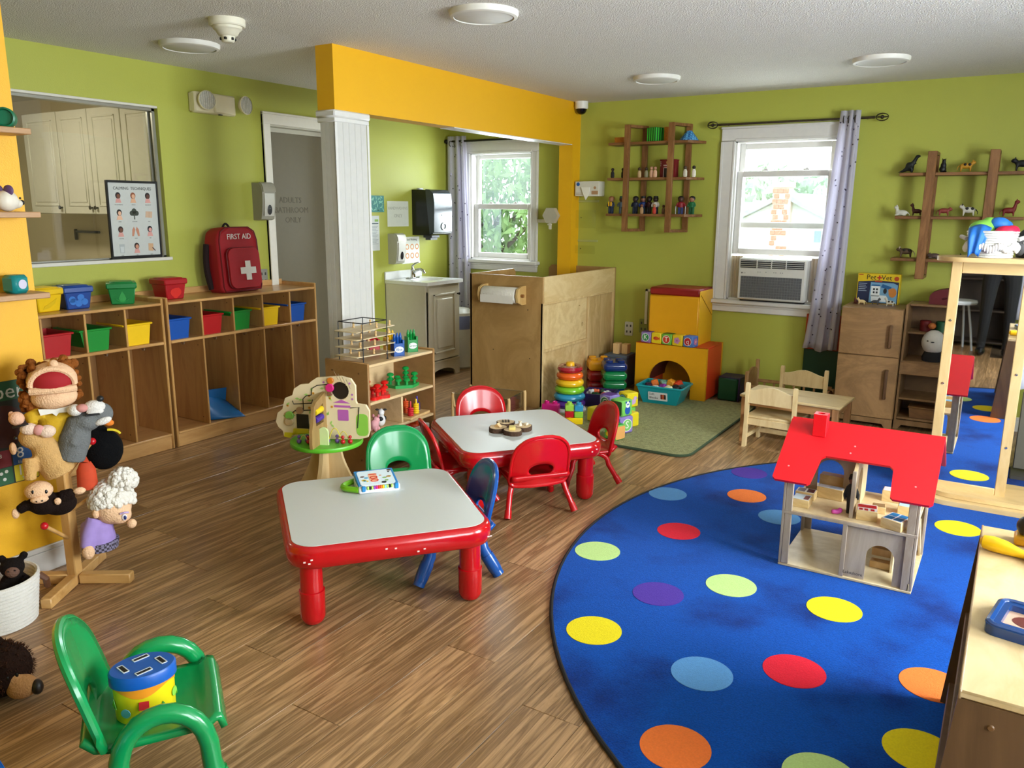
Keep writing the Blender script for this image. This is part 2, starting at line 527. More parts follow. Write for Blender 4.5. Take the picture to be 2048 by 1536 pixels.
def window(name, label, x0, x1, z0, z1, trim_l, trim_r, top, sill_x0, sill_x1):
    w = sempty(name); w['label'] = label
    j = MB()      # jamb lining
    y0, y1 = YB - .01, YB + .14
    j.bb(x0 - .02, x0 + .018, y0, y1, z0, z1).bb(x1 - .018, x1 + .02, y0, y1, z0, z1)
    j.bb(x0, x1, y0, y1, z1 - .018, z1 + .02).bb(x0, x1, y0, y1, z0 - .02, z0 + .012)
    j.build('jamb', TRIM, w)
    for xa, xb in ((trim_l, x0 + .004), (x1 - .004, trim_r)):
        t = MB().bb(xa, xb, YB - .022, YB, z0, z1 - .005, .004)
        t.bb(xa, xa + .022 if xa < x0 else xa + .015, YB - .03, YB - .0215, z0, z1 - .006, .003)
        t.bb(xb - .018, xb, YB - .028, YB - .0215, z0, z1 - .007, .003)
        t.build('side_casing', TRIM, w)
    t = MB().bb(trim_l, trim_r, YB - .022, YB, z1 - .004, top, .004).bb(trim_l - .004, trim_r + .004, YB - .032, YB, top - .02, top, .004)
    t.bb(x0, x1, YB - .028, YB - .02, z1 - .01, z1 + .012, .003)
    t.build('head_casing', TRIM, w)
    t = MB().bb(sill_x0, sill_x1, YB - .07, YB + .02, z0 - .035, z0, .008)
    t.build('sill', TRIM, w)
    t = MB().bb(sill_x0 + .02, sill_x1 - .02, YB - .028, YB, z0 - .1, z0 - .035, .006).bb(sill_x0 + .015, sill_x1 - .015, YB - .036, YB, z0 - .055, z0 - .035, .005)
    t.build('apron', TRIM, w)
    return w
w1 = window('window_1', 'white sash window above the room air conditioner', -1.975, -1.215, 0.79, 2.02, -2.085, -1.105, 2.125, -2.11, -1.09)
sash(w1, -1.957, -1.233, 1.355, 2.0, YB + .07)
sash(w1, -1.957, -1.233, 1.15, 1.79, YB + .03)
w2 = window('window_2', 'white sash window in the washing nook', -4.49, -3.81, 1.02, 2.0, -4.575, -3.745, 2.1, -4.6, -3.725)
sash(w2, -4.472, -3.828, 1.49, 1.985, YB + .07, .04, pane=PANE)
sash(w2, -4.472, -3.828, 1.03, 1.535, YB + .03, .05)
MB().bb(-4.43, -3.87, YB + .11, YB + .112, 1.5, 1.98).build('insect_screen', SCREEN, w2)
MB().bb(-4.43, -4.22, YB + .113, YB + .115, 1.05, 1.5).build('insect_screen', SCREEN, w2)
# windows behind and beside the camera
def side_window(name, label, y0, y1, z0, z1):
    w = sempty(name); w['label'] = label
    f = MB()
    for a, bb_ in ((y0, y0 + .05), (y1 - .05, y1), ((y0 + y1) / 2 - .03, (y0 + y1) / 2 + .03)): f.bb(XR + .03, XR + .09, a, bb_, z0, z1)
    for a in (z0, (z0 + z1) / 2 - .03, z1 - .05): f.bb(XR + .032, XR + .088, y0, y1, a, a + .05)
    f.build('sash', TRIM, w)
    MB().bb(XR + .06, XR + .063, y0, y1, z0, z1).build('pane', PANE, w)
    t = MB()
    t.bb(XR - .02, XR, y0 - .09, y0, z0 - .09, z1 + .09, .004).bb(XR - .02, XR, y1, y1 + .09, z0 - .09, z1 + .09, .004)
    t.bb(XR - .02, XR, y0, y1, z1, z1 + .09, .004).bb(XR - .05, XR, y0 - .1, y1 + .1, z0 - .04, z0, .006)
    t.build('casing', TRIM, w)
side_window('window_3', 'wide window in the right wall beside the camera', 0.3, 1.7, 0.75, 2.1)
side_window('window_4', 'wide window in the right wall near the mirror', 2.3, 3.7, 0.75, 2.1)
w5 = sempty('window_5'); w5['label'] = 'window in the wall behind the camera'
f = MB()
for a, c in ((-.02, .03), (.85, .9)): f.bb(a, c, YN - .1, YN - .05, .8, 2.1)
for a in (.8, 1.42, 2.05): f.bb(-.02, .9, YN - .1, YN - .05, a, a + .05)
f.build('sash', TRIM, w5)
MB().bb(-.02, .9, YN - .08, YN - .077, .8, 2.1).build('pane', PANE, w5)

# ---------------------------------------------------------------- door in the left wall
d1 = sempty('door_1'); d1['label'] = 'grey bathroom door in a white frame'
b = MB()
b.bb(XL - .02, XL + .02, 4.165, 4.235, 0, 2.085, .004).bb(XL - .02, XL + .02, 4.98, 5.05, 0, 2.085, .004)
b.bb(XL - .02, XL + .02, 4.165, 5.05, 2.08, 2.165, .004).bb(XL - .02, XL + .026, 4.165, 5.05, 2.15, 2.168, .004)
b.bb(XL - .02, XL + .024, 4.165, 4.18, 0, 2.15, .003)
b.build('casing', mat('#E6E2D6', 0.4), d1)
b = MB().bb(XL - .13, XL - .0, 4.235, 4.25, 0, 2.085).bb(XL - .13, XL, 4.965, 4.98, 0, 2.085).bb(XL - .13, XL, 4.235, 4.98, 2.07, 2.085)
b.bb(XL - .1, XL - .08, 4.25, 4.275, 0, 2.07).bb(XL - .1, XL - .08, 4.94, 4.965, 0, 2.07).bb(XL - .1, XL - .08, 4.25, 4.965, 2.04, 2.07)
b.build('jamb', mat('#BDB9A8', 0.5), d1)
slab = MB().bb(XL - .12, XL - .1, 4.25, 4.965, 0.01, 2.06, .002).build('door_slab', mat('#6E6753', 0.5), d1)
b = MB()
tm = basis((XL - .0995, 4.52, 1.5), (0, 1, 0), (0, 0, 1))
for i, s_ in enumerate(('ADULTS', 'BATHROOM', 'ONLY')):
    b.text(s_, .062, basis((XL - .0994, 4.5 + .01 * i, 1.545 - .075 * i), (0, 1, 0), (0, 0, 1)))
b.build('handwritten_notice', mat('#5F594A', 0.8), slab, smooth=False)

# ---------------------------------------------------------------- serving hatch and the kitchen behind it
h = sempty('window_6'); h['label'] = 'serving hatch to the kitchen with sliding glass'
b = MB()
b.bb(XL - .13, XL + .012, 2.1, 3.35, 1.15, 1.172, .003)                     # ledge
b.bb(XL - .13, XL - .0, 2.1, 3.335, 2.1, 2.115, .002)
b.build('ledge', mat('#D9D6CB', 0.4), h)
b = MB().bb(XL - .09, XL - .075, 3.31, 3.335, 1.172, 2.1).bb(XL - .05, XL - .035, 3.315, 3.335, 1.172, 2.1)
b.bb(XL - .09, XL - .035, 2.1, 3.335, 2.085, 2.1).bb(XL - .09, XL - .035, 2.1, 3.335, 1.172, 1.18)
b.build('track', mat('#A9A89E', 0.35, metal=.6), h)
MB().bb(XL - .083, XL - .079, 2.1, 3.31, 1.18, 2.085).build('pane', glass('hatch_glass', (.93, .95, .93), .07), h)
# kitchen shell
KW = mat('#D8CDB0', 0.6, .06, 4)
struct(MB().bb(-8.0, XL - .13, 3.95, 4.05, 0, ZC).build('wall_kitchen_back', KW))
struct(MB().bb(-8.1, -8.0, 0.9, 4.05, 0, ZC).build('wall_kitchen_left', KW))
struct(MB().bb(-8.0, XL - .13, 0.86, 1.0, 0, ZC).build('wall_kitchen_near', KW))
# wall cupboards: each a thing, doors with recessed panels
CAB = mat('#E4E1D2', 0.4)
def cupboard(x0, x1, z0, z1, y0, y1, nd, label, group):
    t = thing('wall_cupboard', label, 'cupboard', ((x0 + x1) / 2, y1, z0), group=group)
    ox, oy = (x0 + x1) / 2, y1
    MB().bb(x0 - ox, x1 - ox, y0 - oy + .02, 0, 0, z1 - z0, .002).build('carcass', CAB, t)
    w = (x1 - x0) / nd
    for i in range(nd):
        a = x0 - ox + i * w + .003; c = a + w - .006
        d = MB().bb(a, c, y0 - oy, y0 - oy + .02, .004, z1 - z0 - .004, .003)
        dd = d.build('cupboard_door', CAB, t)
        p = MB(); m_ = .06; H = z1 - z0
        for q in ((a + m_, c - m_, m_, m_ + .012), (a + m_, c - m_, H - m_ - .012, H - m_), (a + m_, a + m_ + .012, m_, H - m_), (c - m_ - .012, c - m_, m_, H - m_)):
            p.bb(q[0], q[1], y0 - oy - .006, y0 - oy + .002, q[2], q[3], .003)
        p.bb(a + m_ + .03, c - m_ - .03, y0 - oy - .005, y0 - oy + .002, m_ + .03, H - m_ - .03, .004)
        p.build('raised_panel', CAB, dd)
        kx = (c - .03) if (i % 2 == 0) else (a + .03)
        k = MB().lathe([(0, 0), (.008, 0), (.006, .012), (.014, .018), (.014, .026), (0, .03)], 12, basis((kx, y0 - oy, .05), (1, 0, 0), (0, 0, 1)))
        k.build('knob', mat('#5C5A50', 0.3, metal=.8), dd)
cupboard(-6.86, -6.38, 1.43, 2.2, 3.6, 3.95, 1, 'white kitchen cupboard seen through the hatch, furthest left with one door', 'kitchen wall cupboards')
cupboard(-6.375, -5.56, 1.43, 2.2, 3.6, 3.95, 2, 'white double-door kitchen cupboard seen through the middle of the hatch', 'kitchen wall cupboards')
cupboard(-5.555, -5.0, 1.43, 2.2, 3.6, 3.95, 1, 'white kitchen cupboard behind the calming poster, against the hatch edge', 'kitchen wall cupboards')
t = tag(MB().bb(-7.6, XL - .14, 3.34, 3.93, 0, .88, .004).bb(-7.6, XL - .14, 3.3, 3.93, .88, .92, .006).build('kitchen_counter', mat('#B9B09A', 0.4)), 'pale kitchen counter below the wall cupboards', 'counter')
t = MB().bb(-.17, .17, -.008, .008, 0, .02, .004).bb(-.19, -.17, -.012, .012, -.06, .03, .004)
tag(t.build('wall_rail', mat('#24231F', 0.4)), 'short black rail on the kitchen splashback', 'rail', loc=(-6.66, 3.93, 1.27))
b = MB().bb(-7.6, XL - .14, 3.935, 3.95, .92, 1.0, .002); struct(b.build('trim_5', KW), 'kitchen splashback strip')
# unseen ceiling lamp added to light the kitchen
kl = thing('added_kitchen_lamp', 'unseen round ceiling lamp added to light the kitchen beyond the hatch', 'lamp', (-6.0, 2.5, ZC))
em = bpy.data.materials.new('lamp_glow'); em.use_nodes = True
em.node_tree.nodes['Principled BSDF'].inputs['Emission Color'].default_value = (1, .9, .72, 1)
em.node_tree.nodes['Principled BSDF'].inputs['Emission Strength'].default_value = 60
MB().lathe([(0, -.06), (.14, -.055), (.17, -.02), (.17, 0)], 24).build('diffuser', em, kl)

# ------------------------------------------------------------------ ceiling and wall fixtures
DISC = mat('#E2DFD6', 0.5)
def ceiling_light(loc, label, r=.16):
    t = thing('ceiling_light', label, 'ceiling light', loc, group='round ceiling lights')
    MB().lathe([(0, 0), (r, 0), (r, -.012), (r - .006, -.024), (r - .02, -.028), (r - .022, -.024)], 40).build('rim', DISC, t)
    MB().lathe([(0, -.026), (r - .03, -.0255), (r - .022, -.022)], 40).build('diffuser', mat('#D5D3CB', 0.55), t)
ceiling_light((-4.03, 3.07, ZC), 'round white ceiling light above the left lockers, below the smoke detector')
ceiling_light((-2.21, 3.28, ZC), 'round white ceiling light nearest the camera at the top centre')
ceiling_light((-.83, 5.43, ZC), 'round white ceiling light near the right end of the back wall')
ceiling_light((-2.24, 5.43, ZC), 'small-looking round ceiling light above the brown wall shelf')
t = thing('smoke_detector', 'cream stepped smoke detector on the ceiling', 'smoke detector', (-3.36, 2.78, ZC))
MB().lathe([(0, 0), (.085, 0), (.085, -.028), (.08, -.034), (.07, -.034)], 32).build('mounting_base', mat('#E4DEC9', .5), t)
MB().lathe([(.07, -.03), (.068, -.045), (.055, -.055), (.046, -.072), (.034, -.078), (.03, -.1), (.024, -.105), (0, -.105)], 32).build('housing', mat('#DED8C2', .5), t)
b = MB()
for i in range(6):
    a = i * pi / 3
    b.box((.0315 * cos(a), .0315 * sin(a), -.09), (.012, .012, .012), .002, None)
b.build('vent', mat('#1A1813', .6), t)
t = thing('security_camera', 'white dome security camera in the ceiling corner by the beam', 'camera', (-3.275, 6.33, ZC))
MB().lathe([(0, 0), (.055, 0), (.056, -.05), (.05, -.06), (.045, -.06)], 28).build('housing', mat('#E8E6DF', .4), t)
MB().lathe([(.046, -.058), (.042, -.078), (.03, -.095), (.015, -.103), (0, -.105)], 28).build('lens_dome', mat('#0A0A0C', .08), t)

# emergency light on the left wall
t = thing('emergency_light', 'cream emergency light with two round lamp heads on the green wall', 'emergency light', (XL, 3.73, 2.165))
CRM = mat('#E3D9B8', .45)
MB().bb(0, .07, -.165, .165, -.065, .065, .01).bb(.06, .085, -.02, .15, -.06, .06, .008).build('housing', CRM, t)
MB().box((.07, .03, -.068), (.02, .02, .006)).build('test_button', mat('#222222', .5), t)
for yy, dy in ((-.1, -.25), (.21, .35)):
    M_ = basis((.085, yy, .01), (0, 1, 0), (0, 0, 1)) @ Matrix.Rotation(dy * .5, 4, 'Y')
    hd = MB().lathe([(0, -.02), (.03, -.018), (.058, .012), (.062, .03), (.058, .034)], 28, M_).build('lamp_head', CRM, t)
    MB().lathe([(0, .03), (.035, .034), (.057, .031)], 28, M_).build('lens', mat('#DAD9D0', .25, .4, 90, metal=.3), hd)
    b = MB()
    for i in range(-3, 4):
        w_ = math.sqrt(max(0, .054 ** 2 - (i * .015) ** 2))
        b.box((i * .015, 0, .0345), (.003, w_ * 2, .003), 0, M_)
    b.build('lens_rib', mat('#B4B2A8', .3), hd)

def soap_dispenser(loc, label, body, front):
    t = thing('soap_dispenser', label, 'soap dispenser', loc, group='wall soap dispensers')
    # side profile in (out, up), extruded along the wall
    prof = [(0, -.13), (.06, -.13), (.085, -.12), (.098, -.06), (.105, .0), (.108, .07), (.1, .11), (.075, .132), (.0, .135)]
    MB().prism([(p[0], p[1]) for p in prof], -.06, .06, basis((0, 0, 0), (1, 0, 0), (0, 0, 1))).build('body', body, t)
    prof2 = [(.1, -.1), (.107, -.06), (.114, 0), (.114, .06), (.1, .06), (.1, -.1)]
    MB().prism(prof2, -.045, .045, basis((0, 0, 0), (1, 0, 0), (0, 0, 1))).build('front_panel', front, t)
    MB().prism([(.08, .075), (.118, .07), (.116, .1), (.1, .128), (.075, .138)], -.057, .057, basis((0, 0, 0), (1, 0, 0), (0, 0, 1))).build('push_bar', body, t)
    w_ = MB().lathe([(0, 0), (.018, 0), (.021, .003), (0, .003)], 20, basis((.107, 0, -.055), (0, 1, 0), (.06, 0, 1)) @ Matrix.Diagonal((1, 1.7, 1, 1)))
    w_.build('sight_window', mat('#1C1C22', .15), t)
    return t
soap_dispenser((XL, 4.105, 1.53), 'grey soap dispenser on the green wall left of the door', mat('#9A9788', .4), mat('#C9C7BC', .3))
soap_dispenser((XL, 5.575, 1.135), 'silver soap dispenser above the washbasin in the nook', mat('#B5B3A6', .35, metal=.2), mat('#D8D6CE', .3))

# paper towel dispenser
t = thing('towel_dispenser', 'black paper towel dispenser on the nook wall', 'towel dispenser', (XL, 6.0, 1.45))
BLK = mat('#101113', .25)
pr = [(0, -.2), (.2, -.2), (.235, -.185), (.24, -.14), (.245, .1), (.235, .17), (.2, .2), (.0, .205)]
MB().prism(pr, -.14, .14, basis((0, 0, 0), (1, 0, 0), (0, 0, 1))).build('body', BLK, t)
pr = [(.2, -.19), (.252, -.17), (.258, .09), (.246, .17), (.205, .203), (.16, .207), (.16, .19)]
MB().prism(pr, -.125, .143, basis((0, 0, 0), (1, 0, 0), (0, 0, 1))).build('front_cover', mat('#3A4046', .18), t)
MB().prism([circ(0, 0, .04, 20, .035), circ(0, 0, .026, 20, .022)], 0, .004, basis((.256, 0, -.12), (0, 1, 0), (0, 0, 1))).build('recycling_mark', mat('#A9ACAE', .4), t)
MB().bb(.257, .2585, -.035, .035, -.026, -.014).build('printed_mark', mat('#8A8E92', .4), t)
MB().bb(.06, .16, -.06, .06, -.225, -.2, .004).bb(.08, .14, -.05, .05, -.245, -.225).build('towel_outlet', mat('#2A2B2D', .4), t)
MB().bb(.02, .05, -.09, -.03, .205, .22, .004).build('latch', mat('#BFC0BD', .3), t)

# notices on the nook wall
def paper(name, label, y0, y1, z0, z1, colr, lines=(), cat='notice', x=XL):
    t = thing(name, label, cat, (x, (y0 + y1) / 2, z0))
    w_, h_ = y1 - y0, z1 - z0
    s_ = MB().bb(.001, .003, -w_ / 2, w_ / 2, 0, h_).build('sheet', colr, t)
    return t, w_, h_, s_
PAPER = mat('#DDE3D6', .7)
t, w_, h_, s_ = paper('handwashing_notice', 'white paper reading HANDWASHING ONLY beside the towel dispenser', 5.515, 5.805, 1.33, 1.55, PAPER)
b = MB(); b.text('HANDWASHING', .036, basis((.0034, 0, h_ * .72), (0, 1, 0), (0, 0, 1))); b.text('ONLY', .042, basis((.0034, .0, h_ * .42), (0, 1, 0), (0, 0, 1)))
b.build('lettering', mat('#B3B8AA', .8), s_, smooth=False)
t, w_, h_, s_ = paper('framed_print', 'small teal leaf-patterned card on the nook wall', 5.29, 5.475, 1.455, 1.595, mat('#1F7A74', .5, .5, 60), cat='print')
b = MB()
random.seed(3)
for i in range(26):
    a = random.random() * 6; c = (random.uniform(-.08, .08), random.uniform(.012, .128))
    b.prism(circ(0, 0, .016, 8, .005), .0, .0006, basis((.003, c[0], c[1]), (0, cos(a), sin(a)), (0, -sin(a), cos(a))))
many(b.build('leaf_pattern', mat('#8CCBB6', .6), s_, smooth=False))
t, w_, h_, s_ = paper('permit_sheet', 'narrow printed sheet with a green header at the column edge', 5.28, 5.405, 1.13, 1.425, mat('#D5DAD8', .7))
b = MB().bb(.0031, .0036, -.05, .05, h_ - .07, h_ - .062); b.build('rule', mat('#3F5560', .7), s_)
b = MB()
for i in range(13): b.bb(.0031, .0035, -.045, .045 - (i % 3) * .012, h_ - .09 - i * .0125, h_ - .086 - i * .0125)
many(b.build('printed_lines', mat('#9AA3A8', .8), s_))
MB().bb(.0031, .0036, .005, .05, h_ - .05, h_ - .03).build('green_logo', mat('#8FB85A', .7), s_)
t, w_, h_, s_ = paper('handwashing_steps_card', 'card with four round pictures tucked behind the silver soap dispenser', 5.7, 5.955, .995, 1.235, mat('#E8EADF', .6))
b = MB()
for i, (py, pz) in enumerate(((.02, .15), (.09, .15), (.02, .07), (.09, .07), (-.05, .07), (-.05, .15))):
    b.prism([circ(py, pz, .026, 16), circ(py, pz, .017, 16)], 0, .0006, basis((.003, 0, 0), (0, 1, 0), (0, 0, 1)))
many(b.build('picture_rings', mat('#D98F4A', .6), s_))
b = MB(); b.text('Hand Washing', .026, basis((.0034, .01, h_ - .025), (0, 1, 0), (0, 0, 1)))
b.build('lettering', mat('#3A3F38', .8), s_, smooth=False)

# power outlets
def outlet(loc, face, label, colr='#D9D6CC'):
    t = thing('power_outlet', label, 'outlet', loc, group='wall outlets')
    M_ = basis((0, 0, 0), (1, 0, 0), (0, 0, 1)) if face == 'y' else basis((0, 0, 0), (0, 1, 0), (0, 0, 1))
    MB().prism(rrect(.075, .12, .008, 3), 0, .007, M_).build('plate', mat(colr, .4), t)
    b = MB()
    for q in (.026, -.026):
        for dx in (-.017, .017): b.prism(rrect(.012, .02, .003, 2, dx, q), .006, .0085, M_)
    b.build('socket_slots', mat('#3B3A36', .6), t)
    return t
outlet((-2.815, YB - .001, .475), 'y', 'white four-slot wall outlet beside the grey box', '#C9C8B4')
outlet((-2.68, YB - .001, .51), 'y', 'small wall switch box below the cable channel', '#7E8A3A')
outlet((XL + .001, 4.1, .985), 'x', 'grey outlet plate behind the lockers by the door frame', '#8C8B80')
# surface cable channel behind the yellow foam box
b = MB().bb(-.012, .012, -.014, 0, 0, .3, .002).bb(-.012, .14, -.014, 0, .28, .3, .002)
tag(b.build('cable_channel', mat('#D2D2BE', .5)), 'white cable channel on the wall behind the yellow foam box', 'cable channel', loc=(-2.66, YB, .53))
b = MB().bb(0, .26, -.014, 0, 0, .016, .002)
tag(b.build('cable_channel', mat('#D2D2BE', .5)), 'short white cable channel running to the window sill', 'cable channel', loc=(-2.36, YB, .79))

# tissue box in a wall holder
t = thing('tissue_box', 'white tissue box in a wall holder left of the brown shelf', 'tissue box', (-3.205, YB, 1.6))
MB().bb(-.115, .115, -.11, 0, 0, .125, .004).build('box', mat('#DAD6C6', .6), t)
MB().prism(circ(0, 0, .016, 20), 0, .0015, FY(-.11, -.085, .1)).build('blue_seal', mat('#1F5FA8', .5), t)
MB().prism([(-.05, .075), (.03, .075), (.025, .02), (-.005, -.03), (-.03, .02)], 0, .012, FY(-.112, 0, 0)).build('tissue', mat('#EFEBDD', .8), t)
MB().prism(circ(.075, .07, .012, 14), 0, .0015, FY(-.11)).prism(rrect(.06, .03, .004, 2, .075, .03), 0, .0015, FY(-.11)).build('printed_figure', mat('#B58A62', .6), t)
b = MB().bb(-.105, -.03, -.1105, -.11, .024, .028).bb(-.105, -.04, -.1105, -.11, .014, .018)
b.build('printed_lines', mat('#A88F6C', .6), t)
# clear wall pockets below it
CLR = glass('clear_acrylic', (.97, .98, .95), .03, .1)
for z, h_, lab in ((1.33, .22, 'clear acrylic wall pocket just below the tissue box'), (1.11, .1, 'low clear wall tray in the back corner above the wooden unit')):
    t = thing('acrylic_pocket', lab, 'wall pocket', (-3.24, YB, z))
    MB().bb(-.1, .1, -.06, -.057, 0, h_ * .7).build('shell', CLR, t)
    MB().bb(-.1, .1, -.007, 0, h_, h_ + .018, .002).build('top_strip', mat('#A9AE6A', .5), t)
    MB().cyl(.005, -.006, 0, 10, basis((-.07, -.002, h_ * .4), (1, 0, 0), (0, 0, 1))).build('screw', mat('#55552A', .5), t)
# hexagonal hook plaque on the pilaster
t = thing('hexagon_plaque', 'grey hexagonal plaque with a small hook beside the nook window', 'plaque', (-3.52, 6.3, 1.435))
hx = [(.075 * cos(pi / 3 * i), .075 * sin(pi / 3 * i)) for i in range(6)]
MB().prism(hx, 0, .05, FY(0)).build('plate', mat('#B5AE99', .5), t)
MB().bb(-.012, .012, -.05, -.03, -.12, -.06, .005).bb(-.02, .02, -.06, -.04, -.085, -.07, .004).build('hook', mat('#C9C3AE', .4), t)
b = MB().bb(-.16, -.02, -.0, .02, -.03, 0, .002)
tag(b.build('wall_tray', mat('#D3CDB4', .5)), 'thin white tray strip beside the hexagonal plaque', 'tray', loc=(-3.6, YB - .025, 1.4))

# ------------------------------------------------------------------ curtains
def curtain_rod(name, label, x0, x1, z, y, dark):
    t = thing(name, label, 'curtain rod', ((x0 + x1) / 2, y, z))
    h_ = (x1 - x0) / 2
    MB().rod((-h_, 0, 0), (h_, 0, 0), .009, 12).build('rod', dark, t)
    for s_ in (-1, 1):
        f = MB()
        if 'cage' in label:
            for k in range(6):
                a = k * pi / 3
                f.tube([(s_ * (h_ + .045 - .04 * cos(q)), .028 * sin(q) * cos(a), .028 * sin(q) * sin(a)) for q in [i * pi / 8 for i in range(9)]], .003, 5)
            f.ell((s_ * (h_ + .045), 0, 0), .014, 10, 6)
        else:
            f.ell((s_ * (h_ + .02), 0, 0), .022, 12, 8)
        f.build('finial', dark, t)
        MB().rod((s_ * (h_ - .06), 0, 0), (s_ * (h_ - .06), YB - y, 0), .006, 8).build('bracket', dark, t)
ROD = mat('#5B5448', .25, metal=.9)
curtain_rod('curtain_rod', 'metal curtain rod with round cage finials over the air-conditioner window', -2.1, -.975, 2.137, YB - .07, ROD)
curtain_rod('curtain_rod', 'dark curtain rod with ball finials in the nook', -4.70, -3.78, 2.105, YB - .07, mat('#2E2A24', .3, metal=.7))
CURT = mat('#DAD7E2', .85, .05, 8, .15, 300).copy()
_nt = CURT.node_tree; _b = _nt.nodes['Principled BSDF']; _tr = _nt.nodes.new('ShaderNodeBsdfTranslucent'); _tr.inputs['Color'].default_value = (.86, .84, .95, 1)
_mx = _nt.nodes.new('ShaderNodeMixShader'); _mx.inputs[0].default_value = .45
_nt.links.new(_b.outputs[0], _mx.inputs[1]); _nt.links.new(_tr.outputs[0], _mx.inputs[2]); _nt.links.new(_mx.outputs[0], _nt.nodes['Material Output'].inputs['Surface'])
def curtain(label, xt0, xt1, xb0, xb1, zt, zb, y, folds, rodr, dots=True, gx=None):
    t = thing('curtain', label, 'curtain', ((xt0 + xt1) / 2, y, zb))
    ox = (xt0 + xt1) / 2; H = zt - zb
    def fn(u, v):
        tt = 1 - v
        xa = xb0 + (xt0 - xb0) * (v ** .75); xb_ = xb1 + (xt1 - xb1) * (v ** .75)
        ph = u * folds * 2 * pi
        ph += .9 * sin(u * 5.1 + 1.3) + .5 * sin(v * 2.6 + u * 4)
        d = (.022 + .014 * (1 - v)) * (.65 + .35 * sin(u * 7.3 + 2.1 + v * 1.3))
        return (xa + (xb_ - xa) * u + .006 * sin(ph * 2 + 1) - ox, d * cos(ph) + .012 * sin(v * 4 + u * 6) * (1 - v), v * H + .012 * sin(u * 9) * (1 - v))
    c = MB().grid(fn, folds * 14 + 1, 26).build('cloth', CURT, t, ang=80)
    md = c.modifiers.new('thick', 'SOLIDIFY'); md.thickness = .003
    if dots:
        b = MB(); random.seed(len(label))
        for k in range(70):
            u = random.random(); v = random.uniform(.02, .97)
            p = Vector(fn(u, v)); e = Vector(fn(min(1, u + .004), v)) - p; g = Vector(fn(u, min(1, v + .004))) - p
            M_ = basis(p, e, g); nrm = Vector((M_[0][2], M_[1][2], M_[2][2]))
            if nrm.y > 0: nrm = -nrm
            M_ = basis(p + nrm * .0045, e, g)
            b.prism(circ(0, 0, .006, 8), -.0008, .0008, M_)
        many(b.build('foil_dots', mat('#77738A', .25, metal=.6), c))
    b = MB()
    for k in range(folds):
        u = (k + .5) / folds
        p = Vector(fn(u, .965))
        b.tube([(p.x + .0, p.y + .024 * cos(a), p.z + .024 * sin(a)) for a in [i * pi / 8 for i in range(16)]], .004, 6, closed=True)
    many(b.build('grommets', mat('#57524C', .25, metal=.9), t))
    return t
curtain('white curtain with silver dots gathered at the right of the air-conditioner window', -1.2, -1.075, -1.335, -1.09, 2.19, .455, YB - .085, 3, None)
curtain('lavender-white curtain hanging at the left of the nook window', -4.70, -4.5, -4.70, -4.43, 2.15, .25, YB - .075, 3, None)
t = curtain('lavender curtain hanging on the wall behind the camera', -.0, .35, -.0, .36, 2.2, .3, YN + .09, 5, None, dots=False)

# ------------------------------------------------------------------ window air conditioner
t = thing('air_conditioner', 'white window air conditioner with grey grille', 'air conditioner', (-1.6, YB, .79))
ACW = mat('#DAD9D3', .4)
MB().bb(-.258, .258, -.11, .25, .015, .34, .012).build('body', ACW, t)
f = MB().bb(-.255, .255, -.125, -.11, .02, .335, .008); f.build('front_frame', ACW, t)
MB().bb(-.23, .23, -.128, -.124, .035, .2).build('filter_grille', mat('#5F6164', .6, .5, 160), t)
b = MB()
for i in range(24): b.bb(-.23 + i * .02, -.2285 + i * .02, -.131, -.127, .035, .2)
for i in range(9): b.bb(-.23, .23, -.131, -.127, .035 + i * .0205, .0365 + i * .0205)
b.build('grille_mesh', mat('#8C8D8E', .5), t)
MB().bb(-.24, .24, -.127, -.124, .265, .325).build('outlet_recess', mat('#3B3C3E', .6), t)
for i in range(4):
    MB().box((0, -.13, .275 + i * .0145), (.475, .012, .004), .0015).build('louvre', ACW, t)
b = MB()
for xx in (-.11, 0, .11): b.bb(xx - .003, xx + .003, -.137, -.128, .265, .325)
b.build('louvre_divider', ACW, t)
b = MB()
for xx in (-.1, -.085, -.04, .02, .035, .07, .085): b.prism(circ(xx, .235, .004, 10), 0, .002, FY(-.125))
many(b.build('control_buttons', mat('#9C9D9C', .4), t))
b = MB(); b.prism(circ(-.225, .225, .006, 12), 0, .0015, FY(-.125)); b.text('LG', .012, FY(-.1265, -.205, .225)); b.build('maker_badge', mat('#55585C', .4), t, smooth=False)
for sx in (-1, 1):
    b = MB()
    x0, x1 = (-.357, -.258) if sx < 0 else (.258, .37)
    n = 9
    pts = [(x0 + (x1 - x0) * i / n, (.01 if i % 2 else -.01)) for i in range(n + 1)]
    b.prism([(p[0], p[1]) for p in pts] + [(p[0], p[1] + .003) for p in reversed(pts)], .012, .345, T_(0, .03, 0))
    b.build('accordion_panel', mat('#E9DCC4', .6), t)
tag(MB().bb(-.25, .24, -.06, .02, 0, .016, .003).build('foam_strip', mat('#17171A', .8)), 'black foam strip under the air conditioner on the sill', 'foam strip', loc=(-1.6, YB, .787))

